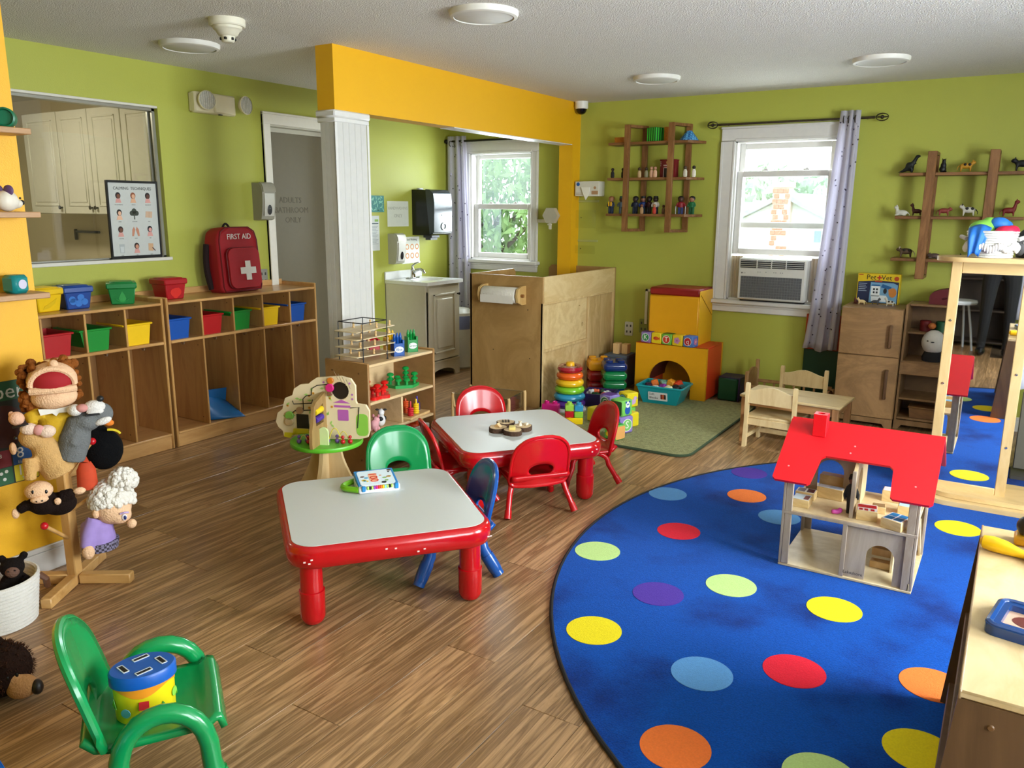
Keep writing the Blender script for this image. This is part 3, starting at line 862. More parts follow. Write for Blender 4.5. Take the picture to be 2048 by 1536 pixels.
# ------------------------------------------------------------------ lockers
LF, LB = -4.383, -4.735          # front and back of the lockers
def locker(y0, y1, label):
    t = thing('coat_locker', label, 'locker', (LB, y0, 0), group='maple coat lockers')
    D = LF - LB; W_ = y1 - y0; n = 5; th = .016
    p = MB().bb(0, D, 0, th, 0, .95, .006); p.build('side_panel', MAPLE, t)
    MB().bb(0, D, W_ - th, W_, 0, .95, .006).build('side_panel', MAPLE, t)
    MB().bb(0, D, th, W_ - th, .905, .922, .004).build('top_panel', MAPLEH, t)
    MB().bb(0, D, th, W_ - th, .665, .684, .004).build('middle_shelf', MAPLEH, t)
    MB().bb(0, D, th, W_ - th, .085, .1, .003).build('bottom_panel', MAPLEH, t)
    MB().bb(D - .025, D - .008, th, W_ - th, 0, .088, .003).build('kickboard', MAPLEH, t)
    MB().bb(0, .008, th, W_ - th, .1, .905).build('back_panel', wood('#A87A44', '#96693A', .45, (2.5, 6, 10), 1.2, bands=2.0), t)
    MB().bb(0, .012, th, W_ - th, .922, .965, .004).build('back_lip', MAPLEH, t)
    w_ = (W_ - th) / n
    for i in range(1, n):
        a = i * w_
        MB().bb(.008, D - .004, a, a + .013, .1, .667, .003).build('divider', MAPLE, t)
        MB().bb(.008, D - .004, a, a + .013, .684, .905, .003).build('divider', MAPLE, t)
    for i in range(n):
        a = i * w_ + .013
        for dy, dx in ((.04, .2), (w_ - .07, .2)):
            MB().tube([(dx, a + dy, .665), (dx, a + dy, .64), (dx + .012, a + dy, .625), (dx + .03, a + dy, .63), (dx + .034, a + dy, .645)], .0045, 6).build('coat_hook', mat('#D9D9D6', .15, metal=.95), t)
    b = MB()
    for i in range(n - 1):
        a = (i + 1) * w_ + .0065
        for z in (.14, .62, .87): b.cyl(.004, -.001, .001, 8, basis((D - .06, a - .0068, z), (1, 0, 0), (0, 0, 1)))
    many(b.build('screw_caps', mat('#5A3C1C', .5), t))
    return t, w_
lk2, lw = locker(1.785, 3.012, 'maple coat locker nearer the camera, partly behind the yellow wall end')
lk1, lw = locker(3.03, 4.283, 'maple coat locker standing beside the door, blue folder inside')

# cubby bins
def tub(x0, y0, z0, dx, wb, wt, h, mm, label, group):
    t = thing('cubby_bin', label, 'bin', (x0, y0, z0), group=group)
    b = MB(); th = .004
    def ring(w, d, z): return [(-d, -w / 2, z), (0, -w / 2, z), (0, w / 2, z), (-d, w / 2, z)]
    o0 = ring(wb, dx - .02, 0); o1 = ring(wt, dx, h); i1 = [(p[0] - .004, p[1], p[2]) for p in ring(wt - .008, dx - .008, h)]; i0 = [(p[0] - .004, p[1], p[2]) for p in ring(wb - .008, dx - .03, .005)]
    vs = o0 + o1 + i1 + i0
    fs = [(0, 1, 2, 3), (12, 13, 14, 15)]
    for r in range(3):
        for k in range(4):
            k2 = (k + 1) % 4
            fs.append((r * 4 + k, r * 4 + k2, r * 4 + 4 + k2, r * 4 + 4 + k))
    b.add(vs, fs); b.build('tub', mm, t)
    b = MB(); e = .009
    b.bb(-.001, e, -wt / 2 - e, wt / 2 + e, h - .012, h, .003).bb(-dx - e, -dx + .001, -wt / 2 - e, wt / 2 + e, h - .012, h, .003)
    b.bb(-dx, 0, -wt / 2 - e, -wt / 2 + .001, h - .012, h, .003).bb(-dx, 0, wt / 2 - .001, wt / 2 + e, h - .012, h, .003)
    b.build('rim', mm, t)
    return t
RED = mat('#B01218', .35); GRN = mat('#138A2E', .35); YEL = mat('#F2C511', .35); BLU = mat('#114FA8', .35)
for yc, mm, c, u in ((2.36, RED, 'red', 'nearer'), (2.585, GRN, 'green', 'nearer'), (2.845, YEL, 'yellow', 'nearer'), (3.125, BLU, 'blue', 'first'), (3.372, RED, 'red', 'door'), (3.605, GRN, 'green', 'door'), (3.855, YEL, 'yellow', 'door'), (4.105, BLU, 'blue', 'last')):
    w = {'nearer': 'in the locker nearer the camera', 'first': 'in the leftmost cubby of the locker by the door', 'door': 'in the locker beside the door', 'last': 'in the cubby closest to the door frame'}[u]
    wt = .178 if u == 'nearer' else .17
    tub(LF - .03, yc, .684, .25, wt - .04, wt, .128, mm, '%s plastic cubby bin %s' % (c, w), 'cubby bins in the lockers')
# blue folder standing in a cubby
t = thing('blue_folder', 'large blue plastic folder slumped in the second cubby of the door locker', 'folder', (LF - .06, 3.39, .1))
BF = mat('#1E6FB8', .3)
b = MB().prism([(-.1, 0), (.115, .0), (.105, .2), (-.1, .215)], 0, .004, basis((-.08, 0, 0), (0, 1, 0), (.25, 0, 1))); b.build('back_cover', BF, t)
def fn(u, v):
    return (-.05 + .16 * v * (u ** .6), -.1 + .215 * u + .02 * v, .2 * (1 - v) * (1 - u * .55) + .004)
b = MB().grid(fn, 12, 10); o = b.build('front_cover', BF, t); o.modifiers.new('thick', 'SOLIDIFY').thickness = .003

# lidded toy boxes on top of the lockers
def lidbox(loc, rz, mm, label, deco):
    t = thing('lidded_box', label, 'box', loc, rz, group='lidded storage boxes on the lockers')
    b = MB(); w, h = .15, .105
    vs = []
    for z, s_ in ((0, .82), (h, 1.0)):
        vs += [(-w / 2 * s_, -w / 2 * s_, z), (w / 2 * s_, -w / 2 * s_, z), (w / 2 * s_, w / 2 * s_, z), (-w / 2 * s_, w / 2 * s_, z)]
    b.add(vs, [(0, 1, 2, 3), (4, 5, 6, 7), (0, 1, 5, 4), (1, 2, 6, 5), (2, 3, 7, 6), (3, 0, 4, 7)])
    o = b.build('tub', mm, t); o.modifiers.new('b', 'BEVEL').width = .006
    MB().bb(-w / 2 - .008, w / 2 + .008, -w / 2 - .008, w / 2 + .008, h - .012, h + .024, .007).bb(-w / 2 + .012, w / 2 - .012, -w / 2 + .012, w / 2 - .012, h + .02, h + .03, .005).build('lid', mm, t)
    if deco:
        b = MB(); Mx = basis((w / 2 * .885, 0, .045), (0, 1, 0), (w * .09, 0, h)); deco(b, Mx); 
        b.build('fruit_relief', deco.m, t)
    return t
def blueb(b, M_):
    for c in ((-.03, -.0), (.0, -.012), (.032, -.004), (.012, .022), (-.035, .012)): b.prism(circ(c[0], c[1], .019, 16), -.001, .003, M_)
blueb.m = mat('#2F74C8', .4)
def pear(b, M_):
    b.prism([(-.0, .035), (.012, .015), (.02, -.01), (.012, -.03), (-.01, -.03), (-.02, -.008), (-.01, .015)], -.001, .003, M_)
    b.tube([M_ @ Vector((-.035 + .07 * i / 8, -.01 - .02 * sin(pi * i / 8), .003)) for i in range(9)], .002, 5)
pear.m = mat('#2F9A4A', .4)
def apple(b, M_):
    b.prism([(.036 * cos(a) * (1 + .08 * cos(2 * a)), .033 * sin(a) - .006 + (.006 if abs(cos(a)) > .5 else 0)) for a in [2 * pi * i / 24 for i in range(24)]], -.001, .003, M_)
apple.m = mat('#CF2A22', .4)
def banana(b, M_):
    b.prism([(-.04, -.03), (.0, -.022), (.03, .0), (.042, .03), (.03, .022), (.0, .004), (-.03, -.012)], -.001, .003, M_)
banana.m = mat('#D9B30E', .4)
lidbox((-4.56, 2.385, .9225), .1, mat('#E8BE12', .35), 'yellow lidded box on the locker top behind the yellow wall end', banana)
lidbox((-4.555, 2.56, .9225), -.12, mat('#12408F', .35), 'blue lidded box with a blueberry relief on the locker top', blueb)
lidbox((-4.55, 2.855, .9225), -.55, mat('#0E7A38', .35), 'green lidded box with a pear relief, turned on the locker top', pear)
lidbox((-4.55, 3.175, .9225), .0, mat('#A81620', .35), 'red lidded box with an apple relief on the locker top', apple)

# first-aid backpack leaning on the wall
t = thing('first_aid_backpack', 'red FIRST AID backpack with a white cross standing on the lockers', 'backpack', (-4.55, 3.72, .922))
RB = mat('#A3101C', .75, .1, 200, .2, 500); RBD = mat('#5E0A12', .8)
b = MB()
ol = [(-.16, .0), (.16, .0), (.172, .03), (.168, .35), (.15, .41), (.1, .44), (-.1, .44), (-.15, .41), (-.168, .35), (-.172, .03)]
b.prism(ol, -.1, .05, basis((0, 0, 0), (0, 1, 0), (-.08, 0, 1)))
o = b.build('main_compartment', RB, t); m_ = o.modifiers.new('b', 'BEVEL'); m_.width = .025; m_.segments = 3
b = MB(); b.prism(rrect(.26, .27, .05, 5, .0, .16), .04, .095, basis((0, 0, 0), (0, 1, 0), (-.08, 0, 1)))
o = b.build('front_pocket', RB, t); m_ = o.modifiers.new('b', 'BEVEL'); m_.width = .02; m_.segments = 3
Mx = basis((.0965, .0, .0), (0, 1, 0), (-.08, 0, 1))
b = MB(); b.prism([(-.022, -.065), (.022, -.065), (.022, -.022), (.065, -.022), (.065, .022), (.022, .022), (.022, .065), (-.022, .065), (-.022, .022), (-.065, .022), (-.065, -.022), (-.022, -.022)], 0, .002, Mx @ T_(0.02, .15, 0))
b.build('white_cross', mat('#E4DFD8', .6), t)
b = MB(); b.text('FIRST AID', .052, basis((.051, .01, .0), (0, 1, 0), (-.08, 0, 1)) @ T_(0, .375, .001), .001, sx=.9)
b.build('lettering', mat('#EDE9E4', .6), t, smooth=False)
b = MB()
pts = [Vector((.05, 0, 0)) + Vector((-.08 * 0 - .02, 0, 0)) for _ in ()]
Mz = basis((0, 0, 0), (0, 1, 0), (-.08, 0, 1))
b.tube([Mz @ Vector((p[0] * .93, p[1] * .97 + .008, .052)) for p in ol], .004, 6, closed=True)
b.tube([Mz @ Vector((p[0], p[1], .078)) for p in rrect(.265, .275, .05, 5, 0, .16)], .004, 6, closed=True)
b.build('zip_piping', mat('#6E0B14', .6), t)
MB().tube([Mz @ Vector((-.03 + .06 * i / 8, .435 + .03 * sin(pi * i / 8), -.06)) for i in range(9)], .008, 6).build('carry_handle', mat('#16090B', .8), t)
b = MB().tube([Mz @ Vector((-.175 - .02 * sin(pi * i / 10), .33 - .3 * i / 10, -.06)) for i in range(11)], .02, 8)
b.build('shoulder_strap', mat('#1E0709', .9), t)

# calming poster leaning in the hatch
t = thing('calming_poster', 'CALMING TECHNIQUES poster in a black frame standing in the hatch', 'poster', (XL - .01, 3.11, 1.172))
Mx = basis((0, 0, 0), (0, 1, 0), (.02, .035, 1))
MB().prism([rrect(.345, .478, .004, 2, 0, .239), rrect(.325, .445, .003, 2, 0, .241)], -.008, .008, Mx).build('frame', mat('#0E0F13', .35), t)
MB().prism([rrect(.326, .446, .003, 2, 0, .241)], -.004, .003, Mx).build('sheet', mat('#C2C5C1', .6), t)
b = MB(); b.text('CALMING  TECHNIQUES', .026, Mx @ T_(0, .43, .0035), sx=.9); b.build('title', mat('#2E2E2E', .8), t, smooth=False)
caps = ('TAKE DEEP BREATHS', 'STRETCH', 'TALK ABOUT IT', 'DRAW', 'SIT OUTSIDE', 'READ', 'CLOSE EYES', 'HANDS', 'REST', 'DRINK', 'HUG', 'WRITE')
sk = ['#7A4A33', '#D9A886', '#5A3527', '#E0B294', '#4E5545', '#C9A98E', '#6B4232', '#C08468', '#D49A92', '#A9AFB0', '#C98E72', '#C7A27E']
hr = ['#2A1A18', '#8C4F30', '#1D1412', '#241817', '#3A4136', '#B08E76', '#2F1D18', '#B57A60', '#17121A', '#C4C9C9', '#2D1B18', '#B98F68']
mats_ = [mat(c, .7) for c in sk + hr] + [mat('#9FA29E', .8)]
b = MB(); c = MB()
for i in range(12):
    cx = -.1 + (i % 3) * .1; cy = .375 - (i // 3) * .103
    b.mi(12 + i)
    if i == 4:
        for dx, dy, r in ((-.015, .008, .016), (.015, .008, .016), (0, .022, .016), (0, .004, .014)): b.prism(circ(cx + dx, cy + dy, r, 14), .003, .0036, Mx)
        b.mi(i).prism([(cx - .004, cy - .03), (cx + .004, cy - .03), (cx + .003, cy), (cx - .003, cy)], .003, .0038, Mx)
    elif i == 5:
        b.mi(i).prism([(cx - .025, cy - .018), (cx + .02, cy - .022), (cx + .026, cy + .018), (cx - .02, cy + .02)], .003, .0037, Mx)
        b.mi(12 + i).prism([(cx - .001, cy - .02), (cx + .001, cy - .02), (cx + .004, cy + .018), (cx + .002, cy + .018)], .003, .004, Mx)
    elif i == 7:
        for s_ in (-1, 1):
            b.mi(i).prism([(cx + s_ * .02 - .006, cy - .03), (cx + s_ * .02 + .006, cy - .03), (cx + s_ * .012 + .01, cy + .01), (cx + s_ * .01, cy + .028), (cx + s_ * .012 - .01, cy + .01)], .003, .0037, Mx)
    elif i == 9:
        b.mi(i).prism([(cx - .014, cy - .03), (cx + .014, cy - .03), (cx + .018, cy + .025), (cx - .018, cy + .025)], .003, .0036, Mx)
        b.mi(12 + i).prism([(cx - .01, cy - .026), (cx + .01, cy - .026), (cx + .013, cy + .01), (cx - .013, cy + .01)], .003, .004, Mx)
    elif i == 11:
        b.mi(i).prism([(cx - .02, cy - .02), (cx + .014, cy - .024), (cx + .016, cy + .024), (cx - .018, cy + .026)], .003, .0036, Mx)
        b.mi(2).prism([(cx + .006, cy - .004), (cx + .026, cy - .024), (cx + .03, cy - .02), (cx + .01, cy + .002)], .003, .004, Mx)
    else:
        b.prism(circ(cx, cy + .012, .017, 16, .02), .003, .0036, Mx)
        b.mi(i).prism(circ(cx + .002, cy + .008, .011, 14, .013), .003, .004, Mx)
        b.mi(i if i % 2 else 8).prism([(cx - .02, cy - .032), (cx + .02, cy - .032), (cx + .012, cy - .006), (cx - .012, cy - .006)], .003, .0037, Mx)
    c.text(caps[i], .0085, Mx @ T_(cx, cy - .044, .0035), sx=.7)
many(b.build('pictures', mats_, t, smooth=False))
many(c.build('captions', mat('#8B8D8A', .8), t, smooth=False))

# ------------------------------------------------------------------ yellow wall: shelves, poster
SH = wood('#C79E74', '#AD8359', .5, (2.5, 14, 2.5), 1.6, bands=4.0)
XW = -3.31
for i, z in enumerate((1.755, 1.452, 1.147)):
    lab = ('top', 'middle', 'lowest')[i] + ' of the three small wooden wall ledges on the yellow wall'
    o = MB().bb(0, .14, -.45, 0, 0, .022, .003).build('wall_ledge', SH)
    tag(o, lab, 'shelf', 'ledges on the yellow wall', loc=(XW, 1.695, z))
t = thing('toy_cup', 'dark green toy cup lying on the top yellow-wall ledge', 'toy', (XW + .07, 1.645, 1.777))
b = MB().lathe([(0, -.03), (.032, -.03), (.036, 0), (.036, .03), (.03, .034), (.026, .02), (0, .02)], 24, basis((0, 0, .036), (1, 0, 0), (0, 0, 1)) @ Matrix.Rotation(.9, 4, 'Y'))
b.build('cup', mat('#0E6B4A', .4), t)
t = thing('mouse_figure', 'white wooden mouse head figure with a black nose on the middle ledge', 'toy', (XW + .07, 1.61, 1.474), .5)
b = MB().ell((0, 0, .04), (.04, .045, .04)).ell((0, .045, .03), (.022, .04, .02)); soft(b.build('head', mat('#E2DACB', .5), t), .005)
MB().ell((0, .085, .034), .011).build('nose', mat('#191214', .3), t)
MB().ell((.02, -.01, .078), (.02, .008, .02)).ell((-.02, -.01, .078), (.02, .008, .02)).build('ears', mat('#5A3F6B', .6), t)
MB().ell((.034, .03, .05), .004).ell((-.034, .03, .05), .004).build('eyes', mat('#111111', .3), t)
t = thing('teal_cube', 'teal rounded cube with a white dot on the lowest yellow-wall ledge', 'toy', (XW + .07, 1.605, 1.169), .25)
MB().box((0, 0, .035), (.07, .07, .07), .012).build('cube', mat('#0C7F80', .4), t)
MB().prism(circ(0, .035, .018, 18), 0, .0015, basis((.035, 0, 0), (0, 1, 0), (0, 0, 1))).build('dot', mat('#C9C4D6', .5), t)

# numbers poster
t = thing('numbers_poster', 'Numbers poster with coloured counting squares on the yellow wall', 'poster', (XW, 1.35, .41))
Mx = basis((.001, 0, 0), (0, 1, 0), (0, 0, 1))
MB().prism(rrect(.575, .415, .004, 2, 0, .2075), 0, .002, Mx).build('sheet', mat('#17231A', .5), t)
MB().prism(rrect(.575, .075, .004, 2, 0, .376), .001, .0026, Mx).build('header_band', mat('#14532F', .5), t)
b = MB(); b.text('Numbers', .085, Mx @ T_(.14, .372, .0028), .0004); b.build('title', mat('#C8CCC4', .6), t, smooth=False)
MB().prism(circ(.18, .235, .085, 28), .001, .0026, Mx).build('dark_picture', mat('#3B1410', .5), t)
pal = [mat(c, .5) for c in ('#1B4F8C', '#D6C21B', '#7A1A22', '#1D5A33', '#256C7A', '#4A2A6B')]
k = 0
for i in range(6):
    for j in range(2):
        MB().prism(rrect(.09, .068, .003, 2, -.24 + i * .096, .107 - j * .07), .001, .0026, Mx).build('number_square', pal[(5 * i + 3 * j + 1) % 6 if i < 4 else [0, 1][j] if i == 5 else [2, 3][j]], t, smooth=False)
b = MB(); b.text('8', .062, Mx @ T_(.225, .117, .0028)); b.text('10', .058, Mx @ T_(.232, .045, .0028))
for q in ((.11, .12), (.15, .12), (.13, .095)): b.text('8', .022, Mx @ T_(q[0], q[1], .0028))
for q in ((.12, .06), (.145, .05), (.13, .03), (.155, .025), (.165, .055), (.115, .04)): b.prism(circ(q[0], q[1], .007, 8), .0026, .003, Mx)
many(b.build('numerals', mat('#D9D9D2', .6), t, smooth=False))
b = MB(); b.text('Eight', .018, Mx @ T_(.23, .082, .0028)); b.text('Ten', .018, Mx @ T_(.235, .012, .0028)); b.build('number_words', mat('#B9C4D6', .6), t, smooth=False)

# ------------------------------------------------------------------ blue spotted rug, green rug
RUG = bpy.data.materials.new('blue_pile'); RUG.use_nodes = True
nt = RUG.node_tree; bs = nt.nodes['Principled BSDF']; L = nt.links.new
bs.inputs['Roughness'].default_value = .95; bs.inputs['Specular IOR Level'].default_value = .1; bs.inputs['Sheen Weight'].default_value = .05
tc = nt.nodes.new('ShaderNodeTexCoord')
n1 = nt.nodes.new('ShaderNodeTexNoise'); n1.inputs['Scale'].default_value = 2.6; n1.inputs['Detail'].default_value = 5
n2 = nt.nodes.new('ShaderNodeTexNoise'); n2.inputs['Scale'].default_value = 190; n2.inputs['Detail'].default_value = 2
L(tc.outputs['Object'], n1.inputs['Vector']); L(tc.outputs['Object'], n2.inputs['Vector'])
cr = nt.nodes.new('ShaderNodeValToRGB')
cr.color_ramp.elements[0].position = .33; cr.color_ramp.elements[0].color = lin('#002A74')
cr.color_ramp.elements[1].position = .5; cr.color_ramp.elements[1].color = lin('#004AA6')
L(n1.outputs['Fac'], cr.inputs['Fac'])
mx = nt.nodes.new('ShaderNodeMix'); mx.data_type = 'RGBA'; mx.blend_type = 'OVERLAY'
mx.inputs['Factor'].default_value = .55
L(cr.outputs['Color'], mx.inputs['A']); L(n2.outputs['Fac'], mx.inputs['B']); L(mx.outputs['Result'], bs.inputs['Base Color'])
bp = nt.nodes.new('ShaderNodeBump'); bp.inputs['Strength'].default_value = .6; bp.inputs['Distance'].default_value = .004
L(n2.outputs['Fac'], bp.inputs['Height']); L(bp.outputs['Normal'], bs.inputs['Normal'])
rug = thing('spotted_rug', 'large round blue rug with coloured spots', 'rug', (.42, 3.43, 0))
RR = 2.02
MB().lathe([(0, 0), (RR, 0), (RR, .009), (0, .009)], 120).build('pile', RUG, rug)
MB().tube([(RR * cos(a), RR * sin(a), .006) for a in [2 * pi * i / 120 for i in range(120)]], .008, 8, closed=True).build('bound_edge', mat('#0A0B10', .7), rug)
spots = [((-1.177, 4.486), 'purple'), ((-1.445, 3.898), 'sky'), ((-1.08, 4.099), 'orange'), ((-1.213, 3.444), 'red'), ((-1.437, 3.032), 'lime'), ((-.856, 3.883), 'sky'),
         ((-1.055, 2.795), 'purple'), ((-.833, 3.024), 'lime'), ((-.44, 3.041), 'yellow'), ((-1.144, 2.405), 'yellow'), ((-.722, 2.347), 'sky'), ((-.469, 2.526), 'red'),
         ((-.072, 2.685), 'orange'), ((-.662, 1.948), 'orange'), ((-.096, 4.208), 'yellow'), ((-.071, 2.304), 'yellow'), ((-.287, 2.04), 'lime'),
         ((.35, 4.4), 'red'), ((.6, 3.6), 'sky'), ((.75, 2.6), 'lime'), ((.2, 1.75), 'purple'), ((.9, 4.2), 'orange'), ((.4, 3.1), 'orange'), ((1.2, 3.2), 'yellow'), ((.5, 5.0), 'lime'), ((1.3, 2.3), 'red')]
SC = {'purple': '#4B2C9B', 'sky': '#5B9BDA', 'orange': '#F0792E', 'red': '#E01030', 'lime': '#BFE08C', 'yellow': '#F2DD0C'}
for (px, py), c in spots:
    o = MB().lathe([(0, .009), (.1, .009), (.1, .0105), (0, .0105)], 40, T_(px - .42, py - 3.43, 0)).build('spot', mat(SC[c], .95, .15, 160, .3, 250), rug)

t = thing('green_rug', 'sage green rectangular pile rug in the block corner', 'rug', (-2.27, 5.35, 0))
GP = mat('#9C9C70', .98, .5, 42, .9, 120, spec=.1)
MB().prism(rrect(1.37, 1.56, .1, 6, 0, 0), 0, .018).build('pile', GP, t)
MB().tube([(p[0], p[1], .008) for p in rrect(1.37, 1.56, .1, 6)], .009, 6, closed=True).build('bound_edge', mat('#33452C', .8), t)

# ------------------------------------------------------------------ children's chairs
def chair(loc, face, mm, label, style='thick', group=None, s=1.0):
    """face: heading the sitter looks towards (radians). Local +Y is forward."""
    t = thing('toddler_chair', label, 'chair', loc, face - pi / 2, group)
    t.scale = (s, s, s)
    # backrest: radial mesh around an oval hand hole
    def back(a, b):
        tt = b / .27
        return (a, -.155 - .055 * tt + .03 * (a / .15) ** 2 * (1 - .3 * tt), .165 + b)
    N = 56; hc = (0, .085) if style == 'thin' else (0, .073); hw, hh = (.068, .036) if style == 'thin' else (.06, .031)
    outl = []
    for i in range(N):
        an = 2 * pi * i / N
        dx, dy = cos(an), sin(an)
        r = .02
        while r < .4:
            x_, y_ = hc[0] + dx * r, hc[1] + dy * r
            hwid = .158 if y_ < .1 else .158 - .012 * ((y_ - .1) / .17)
            inside = (0 if style == 'thin' else .03) <= y_ <= .272 and abs(x_) <= hwid
            if inside and y_ > .15:
                inside = (abs(x_) / hwid) ** 2.3 + ((y_ - .15) / .122) ** 2.3 <= 1
            if inside and y_ < .03: inside = abs(x_) <= .158 - .02 * ((.03 - y_) / .03) ** 2
            if not inside: break
            r += .002
        outl.append((hc[0] + dx * r, hc[1] + dy * r))
    rings = 7; vs = []; fs = []
    for k in range(rings + 1):
        q = k / rings
        for i in range(N):
            an = 2 * pi * i / N
            hx, hy = hc[0] + hw * cos(an), hc[1] + hh * sin(an)
            vs.append(back(hx + (outl[i][0] - hx) * q, hy + (outl[i][1] - hy) * q))
    for k in range(rings):
        for i in range(N):
            j = (i + 1) % N
            fs.append((k * N + i, k * N + j, (k + 1) * N + j, (k + 1) * N + i))
    o = MB().add(vs, fs).build('backrest', mm, t, ang=70)
    o.modifiers.new('thick', 'SOLIDIFY').thickness = .012
    MB().tube([Vector(back(*p)) for p in outl], .011 if style != 'thin' else .009, 8, closed=True).build('back_rim', mm, t)
    # seat with a rolled front
    def seat(u, v):
        x_ = (u * 2 - 1) * (.155 - .01 * v)
        y_ = -.165 + .325 * v
        z_ = .2 - .014 * (1 - (u * 2 - 1) ** 2) * sin(pi * min(1, v * 1.1))
        if v < .12: z_ += .03 * (1 - v / .12) ** 2
        if v > .8:
            k = (v - .8) / .2
            z_ -= .05 * k * k; y_ -= .02 * k * k
            if style == 'arms': z_ += .05 * k * (1.6 - k)
        return (x_, y_, z_)
    o = MB().grid(seat, 17, 15).build('seat', mm, t, ang=70)
    md = o.modifiers.new('thick', 'SOLIDIFY'); md.thickness = .016
    r = {'thick': .025, 'arms': .023, 'thin': .015}[style]
    top = {'thick': .188, 'arms': .262, 'thin': .19}[style]
    for sx in (-1, 1):
        xt, xf = (.165, .19) if style == 'arms' else (.135, .185)
        ya, yb = (.12, -.125) if style == 'arms' else (.15, -.17)
        pts = [(sx * xf, ya + .01, .012)]
        n = 12
        for i in range(n + 1):
            a = pi * i / n
            yy = (ya + yb) / 2 + (ya - yb) / 2 * .82 * cos(a) if style == 'arms' else (ya + yb) / 2 + (ya - yb) / 2 * .7 * cos(a)
            zb = .115 if style == 'arms' else .12
            zz = zb + (top - zb) * sin(a) ** .75
            k = zz / top
            pts.append((sx * (xf + (xt - xf) * k), yy, zz))
        pts.append((sx * xf, yb - .01, .012))
        lg = MB().tube(pts, r, 12).build('leg_frame', mm, t)
        for i0, i1 in ((0, 1), (-1, -2)):
            p0, p1 = Vector(pts[i0]), Vector(pts[i1]); d = (p1 - p0)
            if style == 'thin':
                MB().tube([p0, p0 + d * .35], [r + .004, r + .003], 12).build('foot_sleeve', mm, lg)
            else:
                f = MB().tube([p0 + d * q for q in (-.0, .06, .16, .3, .78)], [r * .45, r * .85, r + .001, r + .003, r + .003], 14)
                f.build('foot_sleeve', mm, lg)
    return t
U = radians(51)
u_ = Vector((cos(U), sin(U), 0)); v_ = Vector((-sin(U), cos(U), 0))
c1 = Vector((-2.09, 2.33, 0)); c2 = Vector((-2.22, 3.57, 0))
CR = mat('#C00C16', .25, coat=.2); CG = mat('#0C8F4C', .25, coat=.3); CB = mat('#0F4E9C', .25, coat=.3)
GC = 'plastic toddler chairs around the red tables'
chair(c2 - v_ * .30 - u_ * .01, U + pi / 2, CR, 'red toddler chair seen from behind at the near side of the far table', 'thin', GC, .965)
chair(c2 + u_ * .40 + v_ * .02, U + pi, CR, 'red toddler chair at the right side of the far table, beside the soft cubes', 'thin', GC, .965)
chair(c2 + v_ * .45 - u_ * .0, U - pi / 2, CR, 'red toddler chair at the back of the far table, in front of the wooden unit', 'thin', GC, .965)
chair(c2 - u_ * .31 - v_ * .03, U, CR, 'dark red toddler chair at the left side of the far table, beside the toy shelf', 'thin', GC, .965)
chair(c1 + v_ * .56 + u_ * .22, U - pi / 2, CG, 'green toddler chair behind the near table', 'thick', GC, .97)
chair(c1 + u_ * .285 + v_ * .03, U + pi, CB, 'blue toddler chair tucked under the near table', 'thick', GC)
fc = chair((-1.80, 1.135, 0), radians(56), CG, 'green armed toddler chair in the foreground holding a shape drum', 'arms', None, 1.06)
chair((-1.53, .76, 0), radians(60), CB, 'blue toddler chair cut off at the bottom left corner', 'thick', None)

# ------------------------------------------------------------------ two red activity tables
def loft(b, rings):
    n = len(rings[0]); base = len(b.v); vs = [p for r in rings for p in r]; fs = []
    for k in range(len(rings) - 1):
        for i in range(n):
            j = (i + 1) % n
            fs.append((k * n + i, k * n + j, (k + 1) * n + j, (k + 1) * n + i))
    fs.append(tuple(range(n))); fs.append(tuple(range((len(rings) - 1) * n, len(rings) * n)))
    b.add(vs, fs); return b
TR = mat('#B80A14', .2, coat=.3)
def table(c, label, chips):
    t = thing('activity_table', label, 'table', c, U, 'red square activity tables')
    prof = [(-.05, .245), (-.02, .24), (-.004, .25), (.004, .275), (.004, .3), (-.002, .318), (-.012, .325), (-.02, .326)]
    b = MB(); loft(b, [[(p[0], p[1], z) for p in rrect(.762 + 2 * o, .762 + 2 * o, .1 + o, 8)] for o, z in prof])
    b.build('rim', TR, t, ang=60)
    MB().prism(rrect(.722, .722, .085, 8), .32, .3275).build('laminate_top', mat('#CDD0CD', .35, .06, 500), t)
    lm = None
    for sx in (-1, 1):
        for sy in (-1, 1):
            prof = [(0, 0), (.022, .002), (.038, .014), (.046, .034), (.047, .135), (.0415, .137), (.041, .25), (0, .25)]
            if lm is None:
                lm = MB().lathe(prof, 24).build('leg', TR, t); o = lm
            else:
                o = lm.copy(); COL.objects.link(o); o.parent = t
            o.location = (sx * .3, sy * .3, 0)
    b = MB(); random.seed(chips)
    for k in range(9):
        x_ = random.choice((-.31, -.29, -.02, .1, .3, .33)) + random.uniform(-.03, .03)
        b.box((x_, -.3855, random.uniform(.265, .295)), (.008, .002, .005))
    many(b.build('paint_chips', mat('#E7C9C4', .6), t))
table(c1, 'red-rimmed square table with a white top, nearest the camera', 4)
table(c2, 'red-rimmed square table with a white top and wood slices, further back', 9)

